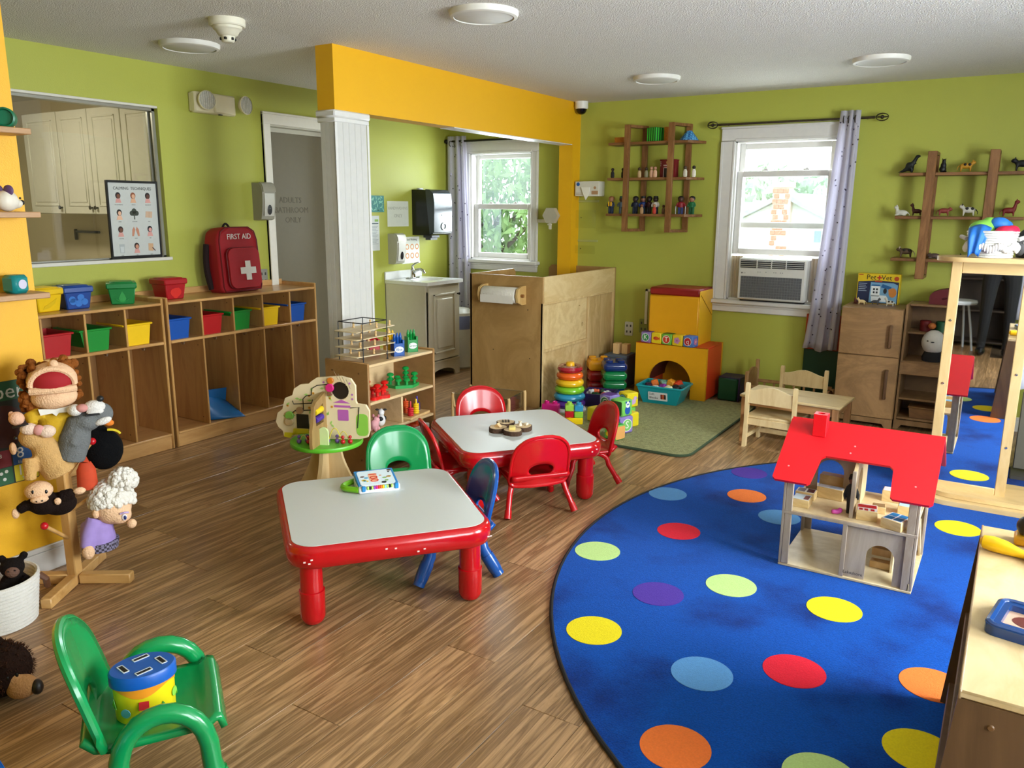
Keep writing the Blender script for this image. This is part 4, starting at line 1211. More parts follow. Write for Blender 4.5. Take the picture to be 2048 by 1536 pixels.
# talking word book on the near table
t = thing('word_book', 'electronic 100-words picture book with green handle on the near table', 'toy book', (-2.22, 2.465, .3275), U + radians(2))
MB().bb(-.0875, .0875, -.075, .075, 0, .03, .006).build('base', mat('#E9ECF2', .35), t)
Mt = Matrix.Rotation(radians(12), 4, 'X') @ T_(0, .01, .035)
MB().bb(-.085, .085, -.075, .07, -.012, .006, .003, Mt).build('blue_cover', mat('#1C7FC0', .35), t)
MB().prism(rrect(.148, .118, .012, 4, 0, 0), .006, .0075, Mt).build('page', mat('#D9E8F0', .5), t)
b = MB().prism(rrect(.036, .07, .01, 4, -.012, .0), .0072, .0082, Mt); b.build('page_panel', mat('#F2B58F', .5), t)
b = MB().text('100', .05, Mt @ Matrix.Translation((-.012, 0, .0086)) @ Matrix.Rotation(-pi / 2, 4, 'Z'), .0004)
b.build('number', mat('#C4231B', .5), t, smooth=False)
b = MB(); random.seed(11)
pm = [mat(c, .6) for c in ('#5C3A2E', '#E4C04A', '#6AA9C8', '#8FB36A', '#22201F', '#C98B5A')]
for k in range(22):
    a, d = random.uniform(-.066, .066), random.uniform(-.05, .05)
    if abs(a + .012) < .026 and abs(d) < .045: continue
    b.mi(k % 6).prism(circ(a, d, random.uniform(.005, .011), 9, random.uniform(.004, .008)), .0074, .0084, Mt)
many(b.build('pictures', pm, t, smooth=False))
for k, cc in enumerate(('#B7E36A', '#111111', '#B7E36A', '#9A4AC0', '#E0218A', '#E8412E', '#F07A28', '#F2CB1B', '#8FE0E0', '#B7E36A', '#111111', '#B7E36A')):
    MB().box((-.05 + k * .0092, -.077, .026), (.0085, .012, .014), .002).build('piano_key', mat(cc, .4), t)
b = MB().bb(-.076, -.06, -.083, -.07, .012, .036, .003).bb(.062, .08, -.083, -.07, .012, .036, .003); b.build('blue_latch', mat('#1C7FC0', .35), t)
b = MB().tube([(-.085 - .055 * sin(pi * i / 12), -.06 + .12 * i / 12, .016) for i in range(13)], .013, 8)
b.build('carry_handle', mat('#6FB51E', .35), t)

# four wood slices on the far table
BARK = mat('#4B3322', .9, .4, 60, .6, 90); CUT = wood('#E2C79C', '#C8A878', .6, (8, 8, 8), 3, bands=8)
for i, (px, py, top, lab) in enumerate(((-2.262, 3.487, 'chip', 'wood slice with a split piece on top, left of the group on the far table'), (-2.285, 3.60, 'dots', 'wood slice with dark notches, at the back of the group'), (-2.165, 3.585, 'white', 'wood slice with pale shapes, right of the group'), (-2.165, 3.485, 'yellow', 'wood slice with a yellow block, front of the group'))):
    t = thing('wood_slice', lab, 'wood slice', (px, py, .3275), i * .7, 'wood slices on the far table')
    r = .05
    prof = [(r * (1 + .05 * sin(3 * a + i) + .03 * sin(7 * a)) * cos(a), r * (1 + .05 * sin(3 * a + i)) * sin(a)) for a in [2 * pi * k / 28 for k in range(28)]]
    MB().prism(prof, 0, .024).build('bark', BARK, t)
    MB().prism([(p[0] * .92, p[1] * .92) for p in prof], .02, .0255).build('cut_face', CUT, t)
    if top == 'chip': MB().prism([(-.02, 0), (.02, 0), (0, .02)], -.012, .012, basis((0, 0, .0255), (1, 0, 0), (0, 0, 1))).build('wedge', PINE, t)
    elif top == 'dots':
        b = MB()
        for k in (-1, 0, 1): b.bb(k * .016 - .004, k * .016 + .004, -.02, .005, .0255, .035, .001)
        b.build('notches', mat('#4A4238', .8), t)
    elif top == 'white': MB().lathe([(0, .0255), (.012, .0255), (.007, .04), (.011, .05), (0, .052)], 12, T_(-.012, .01, 0)).box((.015, -.01, .032), (.02, .02, .013), .002).build('pale_shapes', mat('#E2D6BE', .6), t)
    else: MB().box((0, .005, .034), (.045, .034, .017), .002).build('yellow_block', mat('#E6D27A', .6), t)

# shape-sorter drum on the foreground chair (oval)
dr = thing('shape_drum', 'oval shape-sorter drum with a blue slotted lid on the foreground green chair', 'toy', (-1.80, 1.085, .199), radians(62)); dr.scale = (.9, .9, .88)
MB().lathe([(0, 0), (.072, 0), (.08, .012), (.082, .115), (0, .115)], 40, None, 1.0, .78).build('drum_body', mat('#EBD514', .4), dr)
def ov(a, r=.083): return (r * cos(a), r * .78 * sin(a))
b = MB()
vs = []; fs = []; n = 48
for i in range(n):
    a = 2 * pi * i / n; x_, y_ = ov(a)
    vs += [(x_, y_, .118), (x_, y_, .1 - .012 * sin(3 * a + .5))]
for i in range(n): j = (i + 1) % n; fs.append((2 * i, 2 * j, 2 * j + 1, 2 * i + 1))
b.add(vs, fs); b.build('orange_wave', mat('#EE9420', .4), dr)
b = MB()
dm = [mat(c, .5) for c in ('#58B42C', '#6FC0DA', '#D2232A', '#2F8F3A', '#8ED04A')]
for k in range(10):
    a = 2 * pi * k / 10 + .2; x_, y_ = ov(a, .0828); M_ = basis((x_, y_, .045 + .02 * (k % 2)), (-sin(a), .78 * cos(a), 0), (0, 0, 1))
    b.mi(k % 5)
    sh = k % 3
    pts = circ(0, 0, .014, 14) if sh == 0 else [(-.014, -.012), (.013, -.014), (.014, .012), (-.012, .014)] if sh == 1 else [(-.015, -.012), (.015, -.012), (0, .015)]
    b.prism(pts, 0, .0015, M_)
many(b.build('printed_shapes', dm, dr))
ld = MB().lathe([(0, .118), (.084, .118), (.09, .121), (.09, .152), (.085, .158), (0, .159)], 44, None, 1.0, .78).build('lid', mat('#0E57B0', .35), dr)
for (lx, ly, ang_) in ((0, .04, 0), (0, -.04, 0), (-.05, 0, pi / 2), (.05, 0, pi / 2)):
    M_ = T_(lx, ly, 0) @ rotz(ang_ + .35)
    sl = MB().bb(-.02, .02, -.006, .006, .1585, .1598, 0, M_).build('slot', mat('#050608', .6), ld)
    q = MB().prism([rrect(.046, .018, .002, 2), rrect(.04, .012, .001, 2)], .1585, .1605, M_).build('slot_rim', mat('#C9CFD6', .4), ld)

# ------------------------------------------------------------------ maple toy shelf and what stands on it
SX, SY0, SY1, SHT = -2.95, 3.237, 3.841, .65
t = thing('toy_shelf', 'maple toy shelf with wire tower and crayon cups on top, beside the column', 'shelf', (SX - .325, SY0, 0))
D = .325; W_ = SY1 - SY0; LM = wood('#E2C496', '#CFAE7E', .35, (2.5, 14, 2.5), 1.5, bands=3.0); DM = wood('#A97F4E', '#946C3F', .4, (8, 2, 8), 1.5, bands=3.0)
MB().bb(0, D, 0, .017, 0, SHT + .012, .005).build('side_panel', DM, t)
MB().bb(0, D, W_ - .017, W_, 0, SHT + .012, .005).build('side_panel', DM, t)
for z, nm in ((SHT - .017, 'top_panel'), (.42, 'shelf_board'), (.243, 'shelf_board'), (.05, 'bottom_panel')):
    MB().bb(0, D - .004, .017, W_ - .017, z, z + .017, .004).build(nm, LM, t)
MB().bb(0, .008, .017, W_ - .017, .05, SHT - .017).build('back_panel', LM, t)
MB().bb(.008, D - .008, .288, .303, .26, .42, .003).build('divider', LM, t)
b = MB()
for x_, z in ((.06, .6), (.26, .6), (.26, .43), (.26, .25), (.06, .25), (.26, .1)): b.cyl(.006, 0, .002, 10, basis((x_, -.002, z), (1, 0, 0), (0, 0, 1)))
b.build('bolt_heads', mat('#6E4D2A', .4), t)

# wire tower with slotted wooden trays and peg people
wt = thing('ramp_tower', 'black wire tower with wooden ramps and peg people on the toy shelf', 'toy', (-3.09, 3.36, SHT))
WB = mat('#15171C', .3)
b = MB(); H = .225
for x_, y_ in ((-.09, -.1), (-.09, .1), (.09, -.1), (.09, .1)):
    b.rod((x_, y_, 0), (x_, y_, H), .0028, 6); b.ell((x_, y_, .003), .006, 8, 5)
for a_, c_ in (((-.09, -.1), (-.09, .1)), ((.09, -.1), (.09, .1)), ((-.09, -.1), (.09, -.1)), ((-.09, .1), (.09, .1))):
    b.rod((a_[0], a_[1], H), (c_[0], c_[1], H), .0028, 6)
for z in (.035, .085, .135, .18): b.rod((-.09, -.1, z - .006), (.09, -.1, z - .006), .0022, 6); b.rod((-.09, .1, z - .006), (.09, .1, z - .006), .0022, 6)
b.build('wire_frame', WB, wt)
TRY = wood('#E6D4B0', '#D4BC90', .5, (3, 12, 3), 1.5)
for k, z in enumerate((.035, .085, .135, .18)):
    tr = MB().box((0, .02, 0), (.165, .32, .006), .002, T_(0, 0, z) @ Matrix.Rotation(radians(-2 + 1 * k), 4, 'X')).build('tray', TRY, wt)
    for q in ((.06, -.1), (.06, .02), (.06, .13), (-.05, -.05), (-.05, .09)):
        pg = MB().lathe([(0, 0), (.007, 0), (.0075, .004), (.0045, .013), (.0065, .019), (.0065, .027), (.003, .031), (0, .031)], 10, T_(q[0], q[1] + .01 * k, z + .004)).build('peg_person', PINE, tr)

def crayon_cup(loc, rz, cc, word, dark, label):
    t = thing('crayon_cup', label, 'crayon cup', loc, rz, 'crayon cups on the toy shelf'); t.scale = (1.3, 1.3, 1.3)
    b = MB()
    for q in ((-.026, .026, -.02, -.016), (-.026, .026, .016, .02)): b.bb(q[0], q[1], q[2], q[3], 0, .058, .001)
    b.bb(-.026, -.022, -.02, .02, 0, .058, .001).bb(.022, .026, -.02, .02, 0, .058, .001).bb(-.026, .026, -.02, .02, 0, .004)
    b.bb(-.026, -.016, -.021, .02, .05, .072, .002).bb(.016, .026, -.021, .02, .05, .072, .002)
    b.build('box', cc, t)
    for k in (-1, 0, 1):
        MB().lathe([(0, .006), (.0068, .006), (.0068, .082), (.0075, .083), (.003, .102), (0, .104)], 12, T_(k * .0145, .002, 0)).build('crayon', cc, t)
    if word:
        MB().prism(circ(0, .03, .021, 22, .014), 0, .0012, FY(-.02)).build('white_oval', mat('#ECEFEA', .5), t)
        MB().text(word, .017, FY(-.0216, 0, .03), .0003).build('word', mat(dark, .5), t, smooth=False)
CF = pi / 2   # cups turn their fronts to the room
crayon_cup((-3.02, 3.575, SHT), radians(62), mat('#0F4FA0', .35), 'Blue', '#15418A', 'blue crayon cup labelled Blue beside the wire tower')
crayon_cup((-3.04, 3.725, SHT), radians(62), mat('#0F8A3A', .35), 'Green', '#0E6B30', 'green crayon cup labelled Green on the toy shelf')
crayon_cup((-3.125, 3.63, SHT), radians(62), mat('#EDBE10', .35), None, '', 'yellow crayon cup behind the blue crayon cup')
crayon_cup((-3.16, 3.52, SHT), radians(62), mat('#B41720', .35), None, '', 'red crayon cup behind the wire tower')

def pegboard(loc, rz, cc, label, hexa, pegs):
    t = thing('peg_board', label, 'toy', loc, rz, 'stacking peg boards')
    if hexa: ol = [(.085 * cos(a) * 1.25, .085 * sin(a)) for a in [pi / 3 * i for i in range(6)]]
    else: ol = [((.095 + .012 * cos(6 * a)) * cos(a) * 1.0, (.095 + .012 * cos(6 * a)) * sin(a)) for a in [2 * pi * i / 48 for i in range(48)]]
    MB().prism(ol, 0, .018).build('board', cc, t)
    pm_ = None
    for x_, y_, k in pegs:
        for j in range(k):
            prof = [(0, 0), (.009, 0), (.009, .02), (.02, .022), (.022, .03), (.016, .038), (.006, .041), (0, .041)]
            if pm_ is None: pm_ = MB().lathe(prof, 14).build('mushroom_peg', cc, t); o = pm_
            else: o = pm_.copy(); COL.objects.link(o); o.parent = t
            o.location = (x_, y_, .018 + .028 * j)
pegboard((-3.05, 3.38, .437), .3, mat('#D81B16', .3), 'red stacking peg board with mushroom pegs on the toy shelf', False, [(-.05, -.05, 2), (.05, -.045, 2), (-.055, .045, 2), (.05, .055, 2), (.0, .0, 1), (.06, .005, 1)])
pegboard((-3.09, 3.69, .437), U, mat('#129A45', .3), 'green hexagonal peg board with mushroom pegs on the toy shelf', True, [(-.07, 0, 2), (-.02, .045, 1), (.03, .03, 3), (.075, -.01, 2), (.02, -.045, 1), (-.03, -.04, 1)])
# plush cow and pig
t = thing('cow_toy', 'white cow toy with a black spot in the lower left cubby', 'toy animal', (-3.02, 3.41, .26), radians(35))
soft(MB().ell((0, 0, .035), (.028, .038, .035)).ell((0, .03, .075), (.02, .026, .022)).build('body', mat('#E8E6E6', .6), t), .004)
MB().ell((.02, .01, .045), (.012, .014, .014)).ell((0, -.03, .05), (.018, .012, .014)).build('spots', mat('#111114', .6), t)
MB().ell((0, .056, .07), (.014, .01, .012)).build('muzzle', mat('#E3B981', .6), t)
MB().ell((.022, .025, .092), (.012, .005, .006)).ell((-.022, .025, .092), (.012, .005, .006)).build('ears', mat('#222226', .6), t)
t = thing('pig_toy', 'pink pig toy in front of the cow in the lower left cubby', 'toy animal', (-2.985, 3.315, .26), radians(20))
soft(MB().ell((0, 0, .035), (.026, .036, .03)).ell((0, .03, .055), (.022, .02, .022)).ell((.015, .02, .01), .012).ell((-.015, .02, .01), .012).ell((.015, -.02, .01), .012).ell((-.015, -.02, .01), .012).build('body', mat('#EBA9AE', .6), t), .004)
MB().ell((.016, .025, .08), (.008, .004, .01)).ell((-.016, .025, .08), (.008, .004, .01)).ell((0, .05, .054), (.01, .006, .008)).build('ears_and_snout', mat('#DC8E96', .6), t)
t = thing('white_ball_toy', 'small white pompom toy at the back of the lower left cubby', 'toy', (-3.13, 3.36, .26))
soft(MB().ell((0, 0, .03), (.03, .03, .03)).ell((0, .0, .08), (.024, .024, .026)).ell((0, 0, .055), (.012, .012, .02)).build('body', mat('#CFCBC8', .8), t), .005)
# ring stacker on a wooden board
t = thing('ring_stacker_board', 'wooden board with five coloured ring stacks in the lower right cubby', 'toy', (-3.03, 3.695, .26), radians(8))
MB().bb(-.07, .07, -.115, .115, 0, .016, .003).build('board', PINE, t)
for k, (x_, y_, cc, nn) in enumerate(((-.03, -.08, '#0E5C3C', 5), (.035, -.06, '#C81626', 4), (-.03, -.01, '#D8501E', 6), (.035, .005, '#EEC40F', 5), (.0, .075, '#33248C', 4))):
    mm = mat(cc, .35)
    ps = MB().lathe([(0, .016), (.006, .016), (.006, .1), (.004, .106), (0, .107)], 10, T_(x_, y_, 0)).build('post', mm, t)
    for j in range(nn):
        MB().lathe([(.008, 0), (.017, .0), (.02, .006), (.017, .012), (.008, .012)], 14, T_(x_, y_, .017 + .0125 * j)).build('ring', mm, ps)
# crate of toys on the floor of the shelf
t = thing('toy_crate', 'white slatted crate of loose toys on the bottom of the toy shelf', 'crate', (-3.07, 3.66, .067))
b = MB()
for k in range(4): b.bb(.1, .108, -.13, .13, .004 + k * .034, .034 + k * .034, .002).bb(-.108, -.1, -.13, .13, .004 + k * .034, .034 + k * .034, .002).bb(-.1, .1, -.13, -.122, .004 + k * .034, .034 + k * .034, .002).bb(-.1, .1, .122, .13, .004 + k * .034, .034 + k * .034, .002)
b.bb(-.1, .1, -.125, .125, 0, .006); b.build('slats', mat('#D6D0C4', .6), t)
for k, (x_, y_, cc) in enumerate(((.04, -.05, '#C81B20'), (.05, .04, '#E2501C'), (-.03, 0, '#8A1220'), (.03, .09, '#E6C01C'), (-.04, .08, '#1F7A3A'))):
    o = MB().box((0, 0, 0), (.07, .05, .05), .012, T_(0, 0, .0) @ Matrix.Rotation(.5 * k, 4, 'Z') @ Matrix.Rotation(.4, 4, 'X')).ell((.02, .02, .02), .022, 10, 6).build('toy_block', mat(cc, .4))
    tag(o, '%s toy piece heaped in the slatted crate' % ('bright red', 'orange', 'dark red', 'yellow', 'green')[k], 'toy', 'toys in the crate', loc=(-3.07 + x_, 3.66 + y_, .067 + .125))

# ------------------------------------------------------------------ tree-shaped activity table
tr = thing('tree_activity_table', 'tree-shaped wooden bead maze table with a green disc', 'activity toy', (-2.78, 2.74, 0), radians(22)); tr.scale = (1.1, 1.1, 1.1)
TB = wood('#DCBE8C', '#C8A671', .45, (3, 3, 12), 1.3, bands=3)
prof = [(.065, .325)] + [(.065 + .11 * (1 - cos(pi * i / 10)) / 2 + (.01 if i > 8 else 0), .325 - .32 * i / 10) for i in range(11)]
prof[-1] = (prof[-1][0], 0)
ol = [(-p[0], p[1]) for p in reversed(prof[1:])] + [(p[0], p[1]) for p in prof[1:]]
MB().prism(ol, -.009, .009, FY(0)).build('trunk_board', TB, tr)
MB().prism(ol, -.009, .009, FX(0)).build('trunk_board', TB, tr)
b = MB()
for s_ in (-1, 1): b.prism([(s_ * .18, 0), (s_ * .05, 0), (s_ * .05, .02), (s_ * .12, .03), (s_ * .178, .045)], -.0095, .0095, FX(0)); b.prism([(s_ * .18, 0), (s_ * .05, 0), (s_ * .05, .02), (s_ * .12, .03), (s_ * .178, .045)], -.0095, .0095, FY(0))
b.build('painted_grass', mat('#5FA827', .5), tr)
MB().lathe([(0, .33), (.158, .33), (.16, .333), (.16, .346), (.158, .349), (0, .349)], 48).build('green_disc', mat('#5DB52A', .35), tr)
PB = mat('#E6D3AC', .5, .05, 20)
crown = [(-.2, .352), (-.17, .345), (-.155, .36), (-.15, .39), (-.075, .39), (-.075, .352), (.01, .352), (.16, .36), (.195, .37), (.205, .4), (.205, .49), (.19, .515), (.15, .52), (.145, .53), (.145, .6), (.125, .63), (.08, .64), (-.03, .63), (-.06, .61), (-.07, .6), (-.11, .595), (-.14, .575), (-.15, .545), (-.185, .53), (-.195, .5), (-.2, .48), (-.225, .46), (-.235, .42), (-.225, .395), (-.205, .38)]
hole = circ(.075, .575, .04, 20); door_ = [(-.135, .395), (-.085, .395), (-.085, .455), (-.135, .455)]
crown2 = crown
cb = MB().prism([crown2, hole], -.0075, .0075, FY(0)).build('crown_board', PB, tr)
MB().prism([(p[0] * 1.0, p[1]) for p in [(-.2, .352), (-.17, .347), (-.158, .362), (-.152, .392), (-.08, .392), (-.08, .372), (-.195, .372)]], .0072, .009, FY(0)).build('yellow_base', mat('#DDD01C', .5), cb)
MB().prism([(-.135, .395), (-.078, .395), (-.078, .46), (-.135, .46)], .0072, .009, FY(0)).build('dark_doorway', mat('#1C1811', .5), cb)
MB().prism(circ(.075, .575, .038, 20), -.004, .004, FY(0)).build('dark_disc', mat('#21160F', .5), cb)
# second panel crossing it
p2 = [(.0, .349), (.165, .349), (.17, .37), (.165, .43), (.15, .46), (.135, .53), (.11, .545), (.0, .57)]
ho = [(.04, .44), (.12, .44), (.125, .505), (.04, .525)]
p2b = MB().prism([p2, ho], -.007, .007, basis((0, 0, 0), (0, -1, 0), (0, 0, 1))).build('cross_board', wood('#A88652', '#947444', .45, (3, 3, 10), 1.5), tr)
for j, (z, cc) in enumerate(((.5, '#E4C41A'), (.465, '#46288A'))):
    MB().rod((0, -.035, z), (0, -.128, z), .002, 6).build('spindle', WB, p2b)
    for k in range(6): MB().lathe([(.003, -.006), (.013, -.006), (.015, 0), (.013, .006), (.003, .006)], 12, basis((0, -.05 - .0125 * k, z), (1, 0, 0), (0, 0, 1))).build('bead', mat(cc, .35), p2b)
# grooves, leaves, flowers painted on the crown
b = MB()
def grv(pts):
    b.tube([(p[0], -.0085, p[1]) for p in pts], .0022, 5)
grv([(-.16, .46), (-.14, .475), (-.1, .478), (-.1, .53), (-.085, .545), (-.06, .55), (-.055, .58), (-.03, .595), (.02, .602)])
grv([(-.15, .52), (-.145, .505), (-.06, .513), (-.055, .53)])
grv([(-.1, .478), (-.03, .485), (-.025, .5)])
grv([(.12, .5), (.16, .505), (.15, .41)])
b.build('grooves', mat('#1F1A14', .6), cb)
b = MB(); lm_ = [mat(c, .6) for c in ('#A5CE6B', '#E2A23A', '#5A3A22', '#B06BB4')]
random.seed(5)
for k in range(46):
    x_, z_ = random.uniform(-.2, .04), random.uniform(.41, .61)
    if z_ > .60 - abs(x_ + .02) * .5 or x_ < -.2 + abs(z_ - .45) * .5: continue
    a = random.random() * 3
    if k % 3: b.mi(0).prism([(x_ + cos(a) * .011, z_ + sin(a) * .011), (x_ - sin(a) * .005, z_ + cos(a) * .005), (x_ - cos(a) * .011, z_ - sin(a) * .011), (x_ + sin(a) * .005, z_ - cos(a) * .005)], .0072, .0084, FY(0))
    else: b.mi(1).prism(circ(x_, z_, .006, 7), .0072, .0084, FY(0)); b.mi(2).prism(circ(x_, z_, .002, 5), .0072, .009, FY(0))
for x_, z_ in ((.13, .56), (.13, .54), (.0, .61), (.02, .615), (.12, .61)): b.mi(3).prism(circ(x_, z_, .005, 8), .0072, .0084, FY(0))
many(b.build('painted_leaves', lm_, cb, smooth=False))
b = MB().prism([(.04, .52), (.12, .52), (.08, .535)], .0072, .0086, FY(0)).prism([(.045, .5), (.12, .5), (.12, .51), (.045, .51)], .0072, .0086, FY(0)).prism(rrect(.05, .05, .004, 2, .085, .465), .0072, .0082, FY(0)); b.build('painted_house', mat('#B65FB0', .5), cb)
MB().prism(rrect(.055, .1, .02, 4, .172, .425), .0072, .0082, FY(0)).build('painted_hill', mat('#8DCB4A', .5), cb)
for (x_, z_, cc, r_) in ((.03, .588, '#D6247A', .019), (.03, .562, '#7E5A3E', .012), (-.115, .478, '#A98763', .016), (-.165, .452, '#7DB548', .02), (-.168, .425, '#BFA377', .02), (.035, .62, '#D97A1E', .014)):
    MB().cyl(r_, 0, .012, 18, FY(-.008, x_, z_) , .002).build('sliding_knob', mat(cc, .4), cb)
for (x0, x1, y_, hh, cc) in ((-.06, .0, -.07, .06, '#D8C93A'), (-.09, -.045, -.09, .04, '#D9C07A'), (.03, .1, -.06, .07, '#D8C93A'), (.07, .13, -.05, .055, '#CDBE55')):
    w_ = MB().tube([(x0 + (x1 - x0) * i / 10, y_, .349 + hh * sin(pi * i / 10)) for i in range(11)], .0022, 6).build('wire_loop', mat(cc, .3), tr)
    for k, bc in ((0, '#6A4A8C'), (10, '#B81A20')):
        xx = x0 + (x1 - x0) * k / 10
        MB().ell((xx, y_, .36), .011, 12, 8).ell((xx, y_, .38), .008, 10, 6).build('maze_bead', mat(bc, .35), w_)
MB().prism(arch(-.0, .045, .349, .405, 10), -.0055, .0055, FY(-.085)).build('arched_tile', mat('#CFE0A0', .5), tr)
b = MB()
for k in range(4): b.tube([(.07 + k * .018, -.012 - .045 * sin(pi * i / 10), .625 + .05 * sin(pi * i / 10) - .012 * k) for i in range(8)], .0012, 5)
b.build('wire_whiskers', mat('#B9A78C', .3, metal=.6), tr)

# ------------------------------------------------------------------ washing nook
t = thing('vanity_cabinet', 'cream wash-basin cabinet with a raised-panel door in the nook', 'cabinet', (XL, 5.46, 0))
VC = mat('#D9D3BE', .35)
D, W_, H = .45, .5, .84
b = MB().bb(0, D, 0, .018, .0, H, .003).bb(0, D, W_ - .018, W_, 0, H, .003).bb(0, .01, 0, W_, .1, H).bb(0, D - .01, 0, W_, .12, .135).bb(D - .018, D, .018, W_ - .018, H - .06, H, .002)
b.build('carcass', VC, t)
k = [(.018, 0), (.07, 0)] + [(.25 - .18 * cos(pi * i / 10), .02 + .06 * sin(pi * i / 10)) for i in range(11)] + [(.43, 0), (.482, 0), (.482, .145), (.018, .145)]
MB().prism(k, D - .018, D, FX(0)).build('arched_kickboard', VC, t)
MB().bb(D - .012, D + .008, .01, W_ - .01, .14, .16, .004).build('base_moulding', VC, t)
dr_ = MB().bb(D, D + .018, .03, W_ - .03, .17, H - .02, .004).build('cabinet_door', VC, t)
p = MB()
for q in ((.09, .41, .23, .25), (.09, .41, H - .1, H - .08), (.09, .11, .23, H - .08), (.39, .41, .23, H - .08)): p.bb(D + .016, D + .026, q[0], q[1], q[2], q[3], .005)
p.bb(D + .014, D + .03, .135, .365, .275, H - .125, .012); p.build('raised_panel', VC, dr_)
MB().lathe([(0, 0), (.007, 0), (.005, .012), (.012, .018), (.012, .024), (0, .028)], 12, basis((D + .018, W_ - .055, H - .1), (0, 1, 0), (0, 0, 1))).build('knob', mat('#2C2A26', .3, metal=.6), dr_)
tp = thing('washbasin', 'white moulded washbasin top on the cream cabinet', 'washbasin', (XL, 5.45, .84))
WP = mat('#EDEEEC', .2, coat=.3)
ol = rrect(.49, .52, .01, 3, .245, .26)
MB().prism([ol, circ(.26, .28, .13, 28, .17)], 0, .03).build('rim', WP, tp)
MB().lathe([(.131, .0295), (.125, .02), (.11, -.03), (.07, -.06), (0, -.065)], 28, T_(.26, .28, 0) @ Matrix.Diagonal((1, 1.3, 1, 1))).build('bowl', WP, tp)
MB().bb(.0, .02, 0, .52, .03, .1, .006).build('backsplash', WP, tp)
t = thing('faucet', 'chrome single-lever faucet on the washbasin', 'faucet', (XL + .1, 5.73, .87))
CH = mat('#C9CACA', .08, metal=1.0)
MB().bb(-.025, .025, -.075, .075, 0, .012, .005).build('deck_plate', CH, t)
MB().lathe([(0, .01), (.024, .01), (.02, .06), (.022, .075), (.012, .09), (0, .092)], 20).build('body', CH, t)
MB().tube([(0, 0, .045), (.04, 0, .075), (.09, 0, .085), (.125, 0, .07), (.135, 0, .05)], [.016, .015, .013, .012, .011], 12).build('spout', CH, t)
MB().tube([(0, 0, .085), (-.005, 0, .11), (.03, 0, .135), (.08, 0, .15)], [.012, .009, .008, .007], 10, flat=1.6).build('lever', CH, t)
# bin with a blue liner, radiator
t = thing('waste_bin', 'white waste bin with a blue liner beside the basin cabinet', 'waste bin', (-4.43, 6.17, 0))
MB().lathe([(0, 0), (.1, 0), (.115, .02), (.11, .05), (.12, .5), (.115, .5), (.105, .06), (0, .06)], 28).build('drum', mat('#D5D5CE', .4), t)
MB().lathe([(.121, .38), (.126, .4), (.127, .49), (.124, .505), (.11, .5)], 28).build('blue_liner', mat('#7C86B4', .35), t)
MB().lathe([(.12, .505), (.118, .53), (.08, .57), (.02, .58), (0, .58)], 28).build('swing_lid', mat('#E0E0DA', .35), t)
t = thing('radiator', 'white slotted baseboard radiator under the nook window', 'radiator', (-4.1, YB, 0))
MB().bb(-.6, .46, -.036, -.001, .22, .62, .008).build('cover', mat('#DEDDD6', .4), t)
b = MB()
for k in range(35): b.bb(-.57 + k * .029, -.562 + k * .029, -.0375, -.035, .42, .55)
many(b.build('vent_slots', mat('#26251F', .7), t))
MB().bb(-.62, .47, -.03, -.001, .62, .7, .006).build('back_board', mat('#DEDDD6', .4), t)

# ------------------------------------------------------------------ wooden play unit seen from behind
t = thing('play_unit', 'tall birch plywood play kitchen seen from behind, paper towel roll on its end', 'play furniture', (-3.615, 5.165, 0))
W_, Lg, H = .66, 1.25, 1.0
EDG = wood('#D9BE8A', '#C4A470', .45, (2, 2, 10), 1.5)
MB().bb(0, W_, 0, .018, 0, H, .003).build('end_panel', PLYB, t)
b = MB()
for x_, z in ((.22, .42), (.55, .38), (.53, .75)): b.cyl(.005, 0, .001, 8, basis((x_, -.0005, z), (1, 0, 0), (0, 0, 1)))
b.build('screw_heads', mat('#4A3520', .6), t)
MB().prism([(.0, .0), (.0, H), (.018, H), (.62, H), (.65, H - .03), (.65, 0)], 0, .018, FX(0)).build('side_panel', PLYB, t)
MB().prism([(.0, 0), (W_, 0), (W_, H), (.03, H), (0, H - .03)], -.018, 0, FY(Lg)).build('back_panel', PLYB, t)
xr = W_
MB().bb(xr - .018, xr, .018, Lg, .80, H, .003).build('top_rail', PLY, t)
p1 = [(.02, .45), (.745, .45), (.745, .79), (.02, .79)]
MB().prism([p1, circ(.675, .575, .014, 14, .018)], -.03, -.014, FX(xr)).build('upper_panel', wood('#DCC390', '#CBAE7A', .4, (3, 6, 6), 1.1, bands=7), t)
MB().prism([[(.02, .03), (.745, .03), (.745, .43), (.02, .43)], circ(.66, .2, .012, 14, .016)], -.03, -.014, FX(xr)).build('lower_panel', wood('#DABF8C', '#C3A26D', .4, (3, 6, 6), 1.1, bands=6), t)
MB().bb(xr - .03, xr - .014, .775, Lg - .015, .03, .79).build('tall_panel', wood('#CBAE7C', '#B5955F', .4, (3, 3, 9), 1.2, bands=4), t)
for q in ((.0, Lg, .79, .806), (.018, .76, .43, .45)): MB().bb(xr - .018, xr + .002, q[0], q[1], q[2], q[3], .002).build('batten', EDG, t)
for q in ((.75, .772, .0, .79), (Lg - .02, Lg, 0, .8), (0.0, .02, 0, .8)): MB().bb(xr - .018, xr + .0015, q[0], q[1], q[2], q[3], .002).build('batten', EDG, t)
MB().bb(.02, W_ - .02, .02, .6, .7, .72, .003).build('inner_worktop', PLY, t)
MB().cyl(.004, 0, .006, 8, basis((xr - .005, .6, .735), (0, 1, 0), (0, 0, 1))).build('dowel_end', EDG, t)
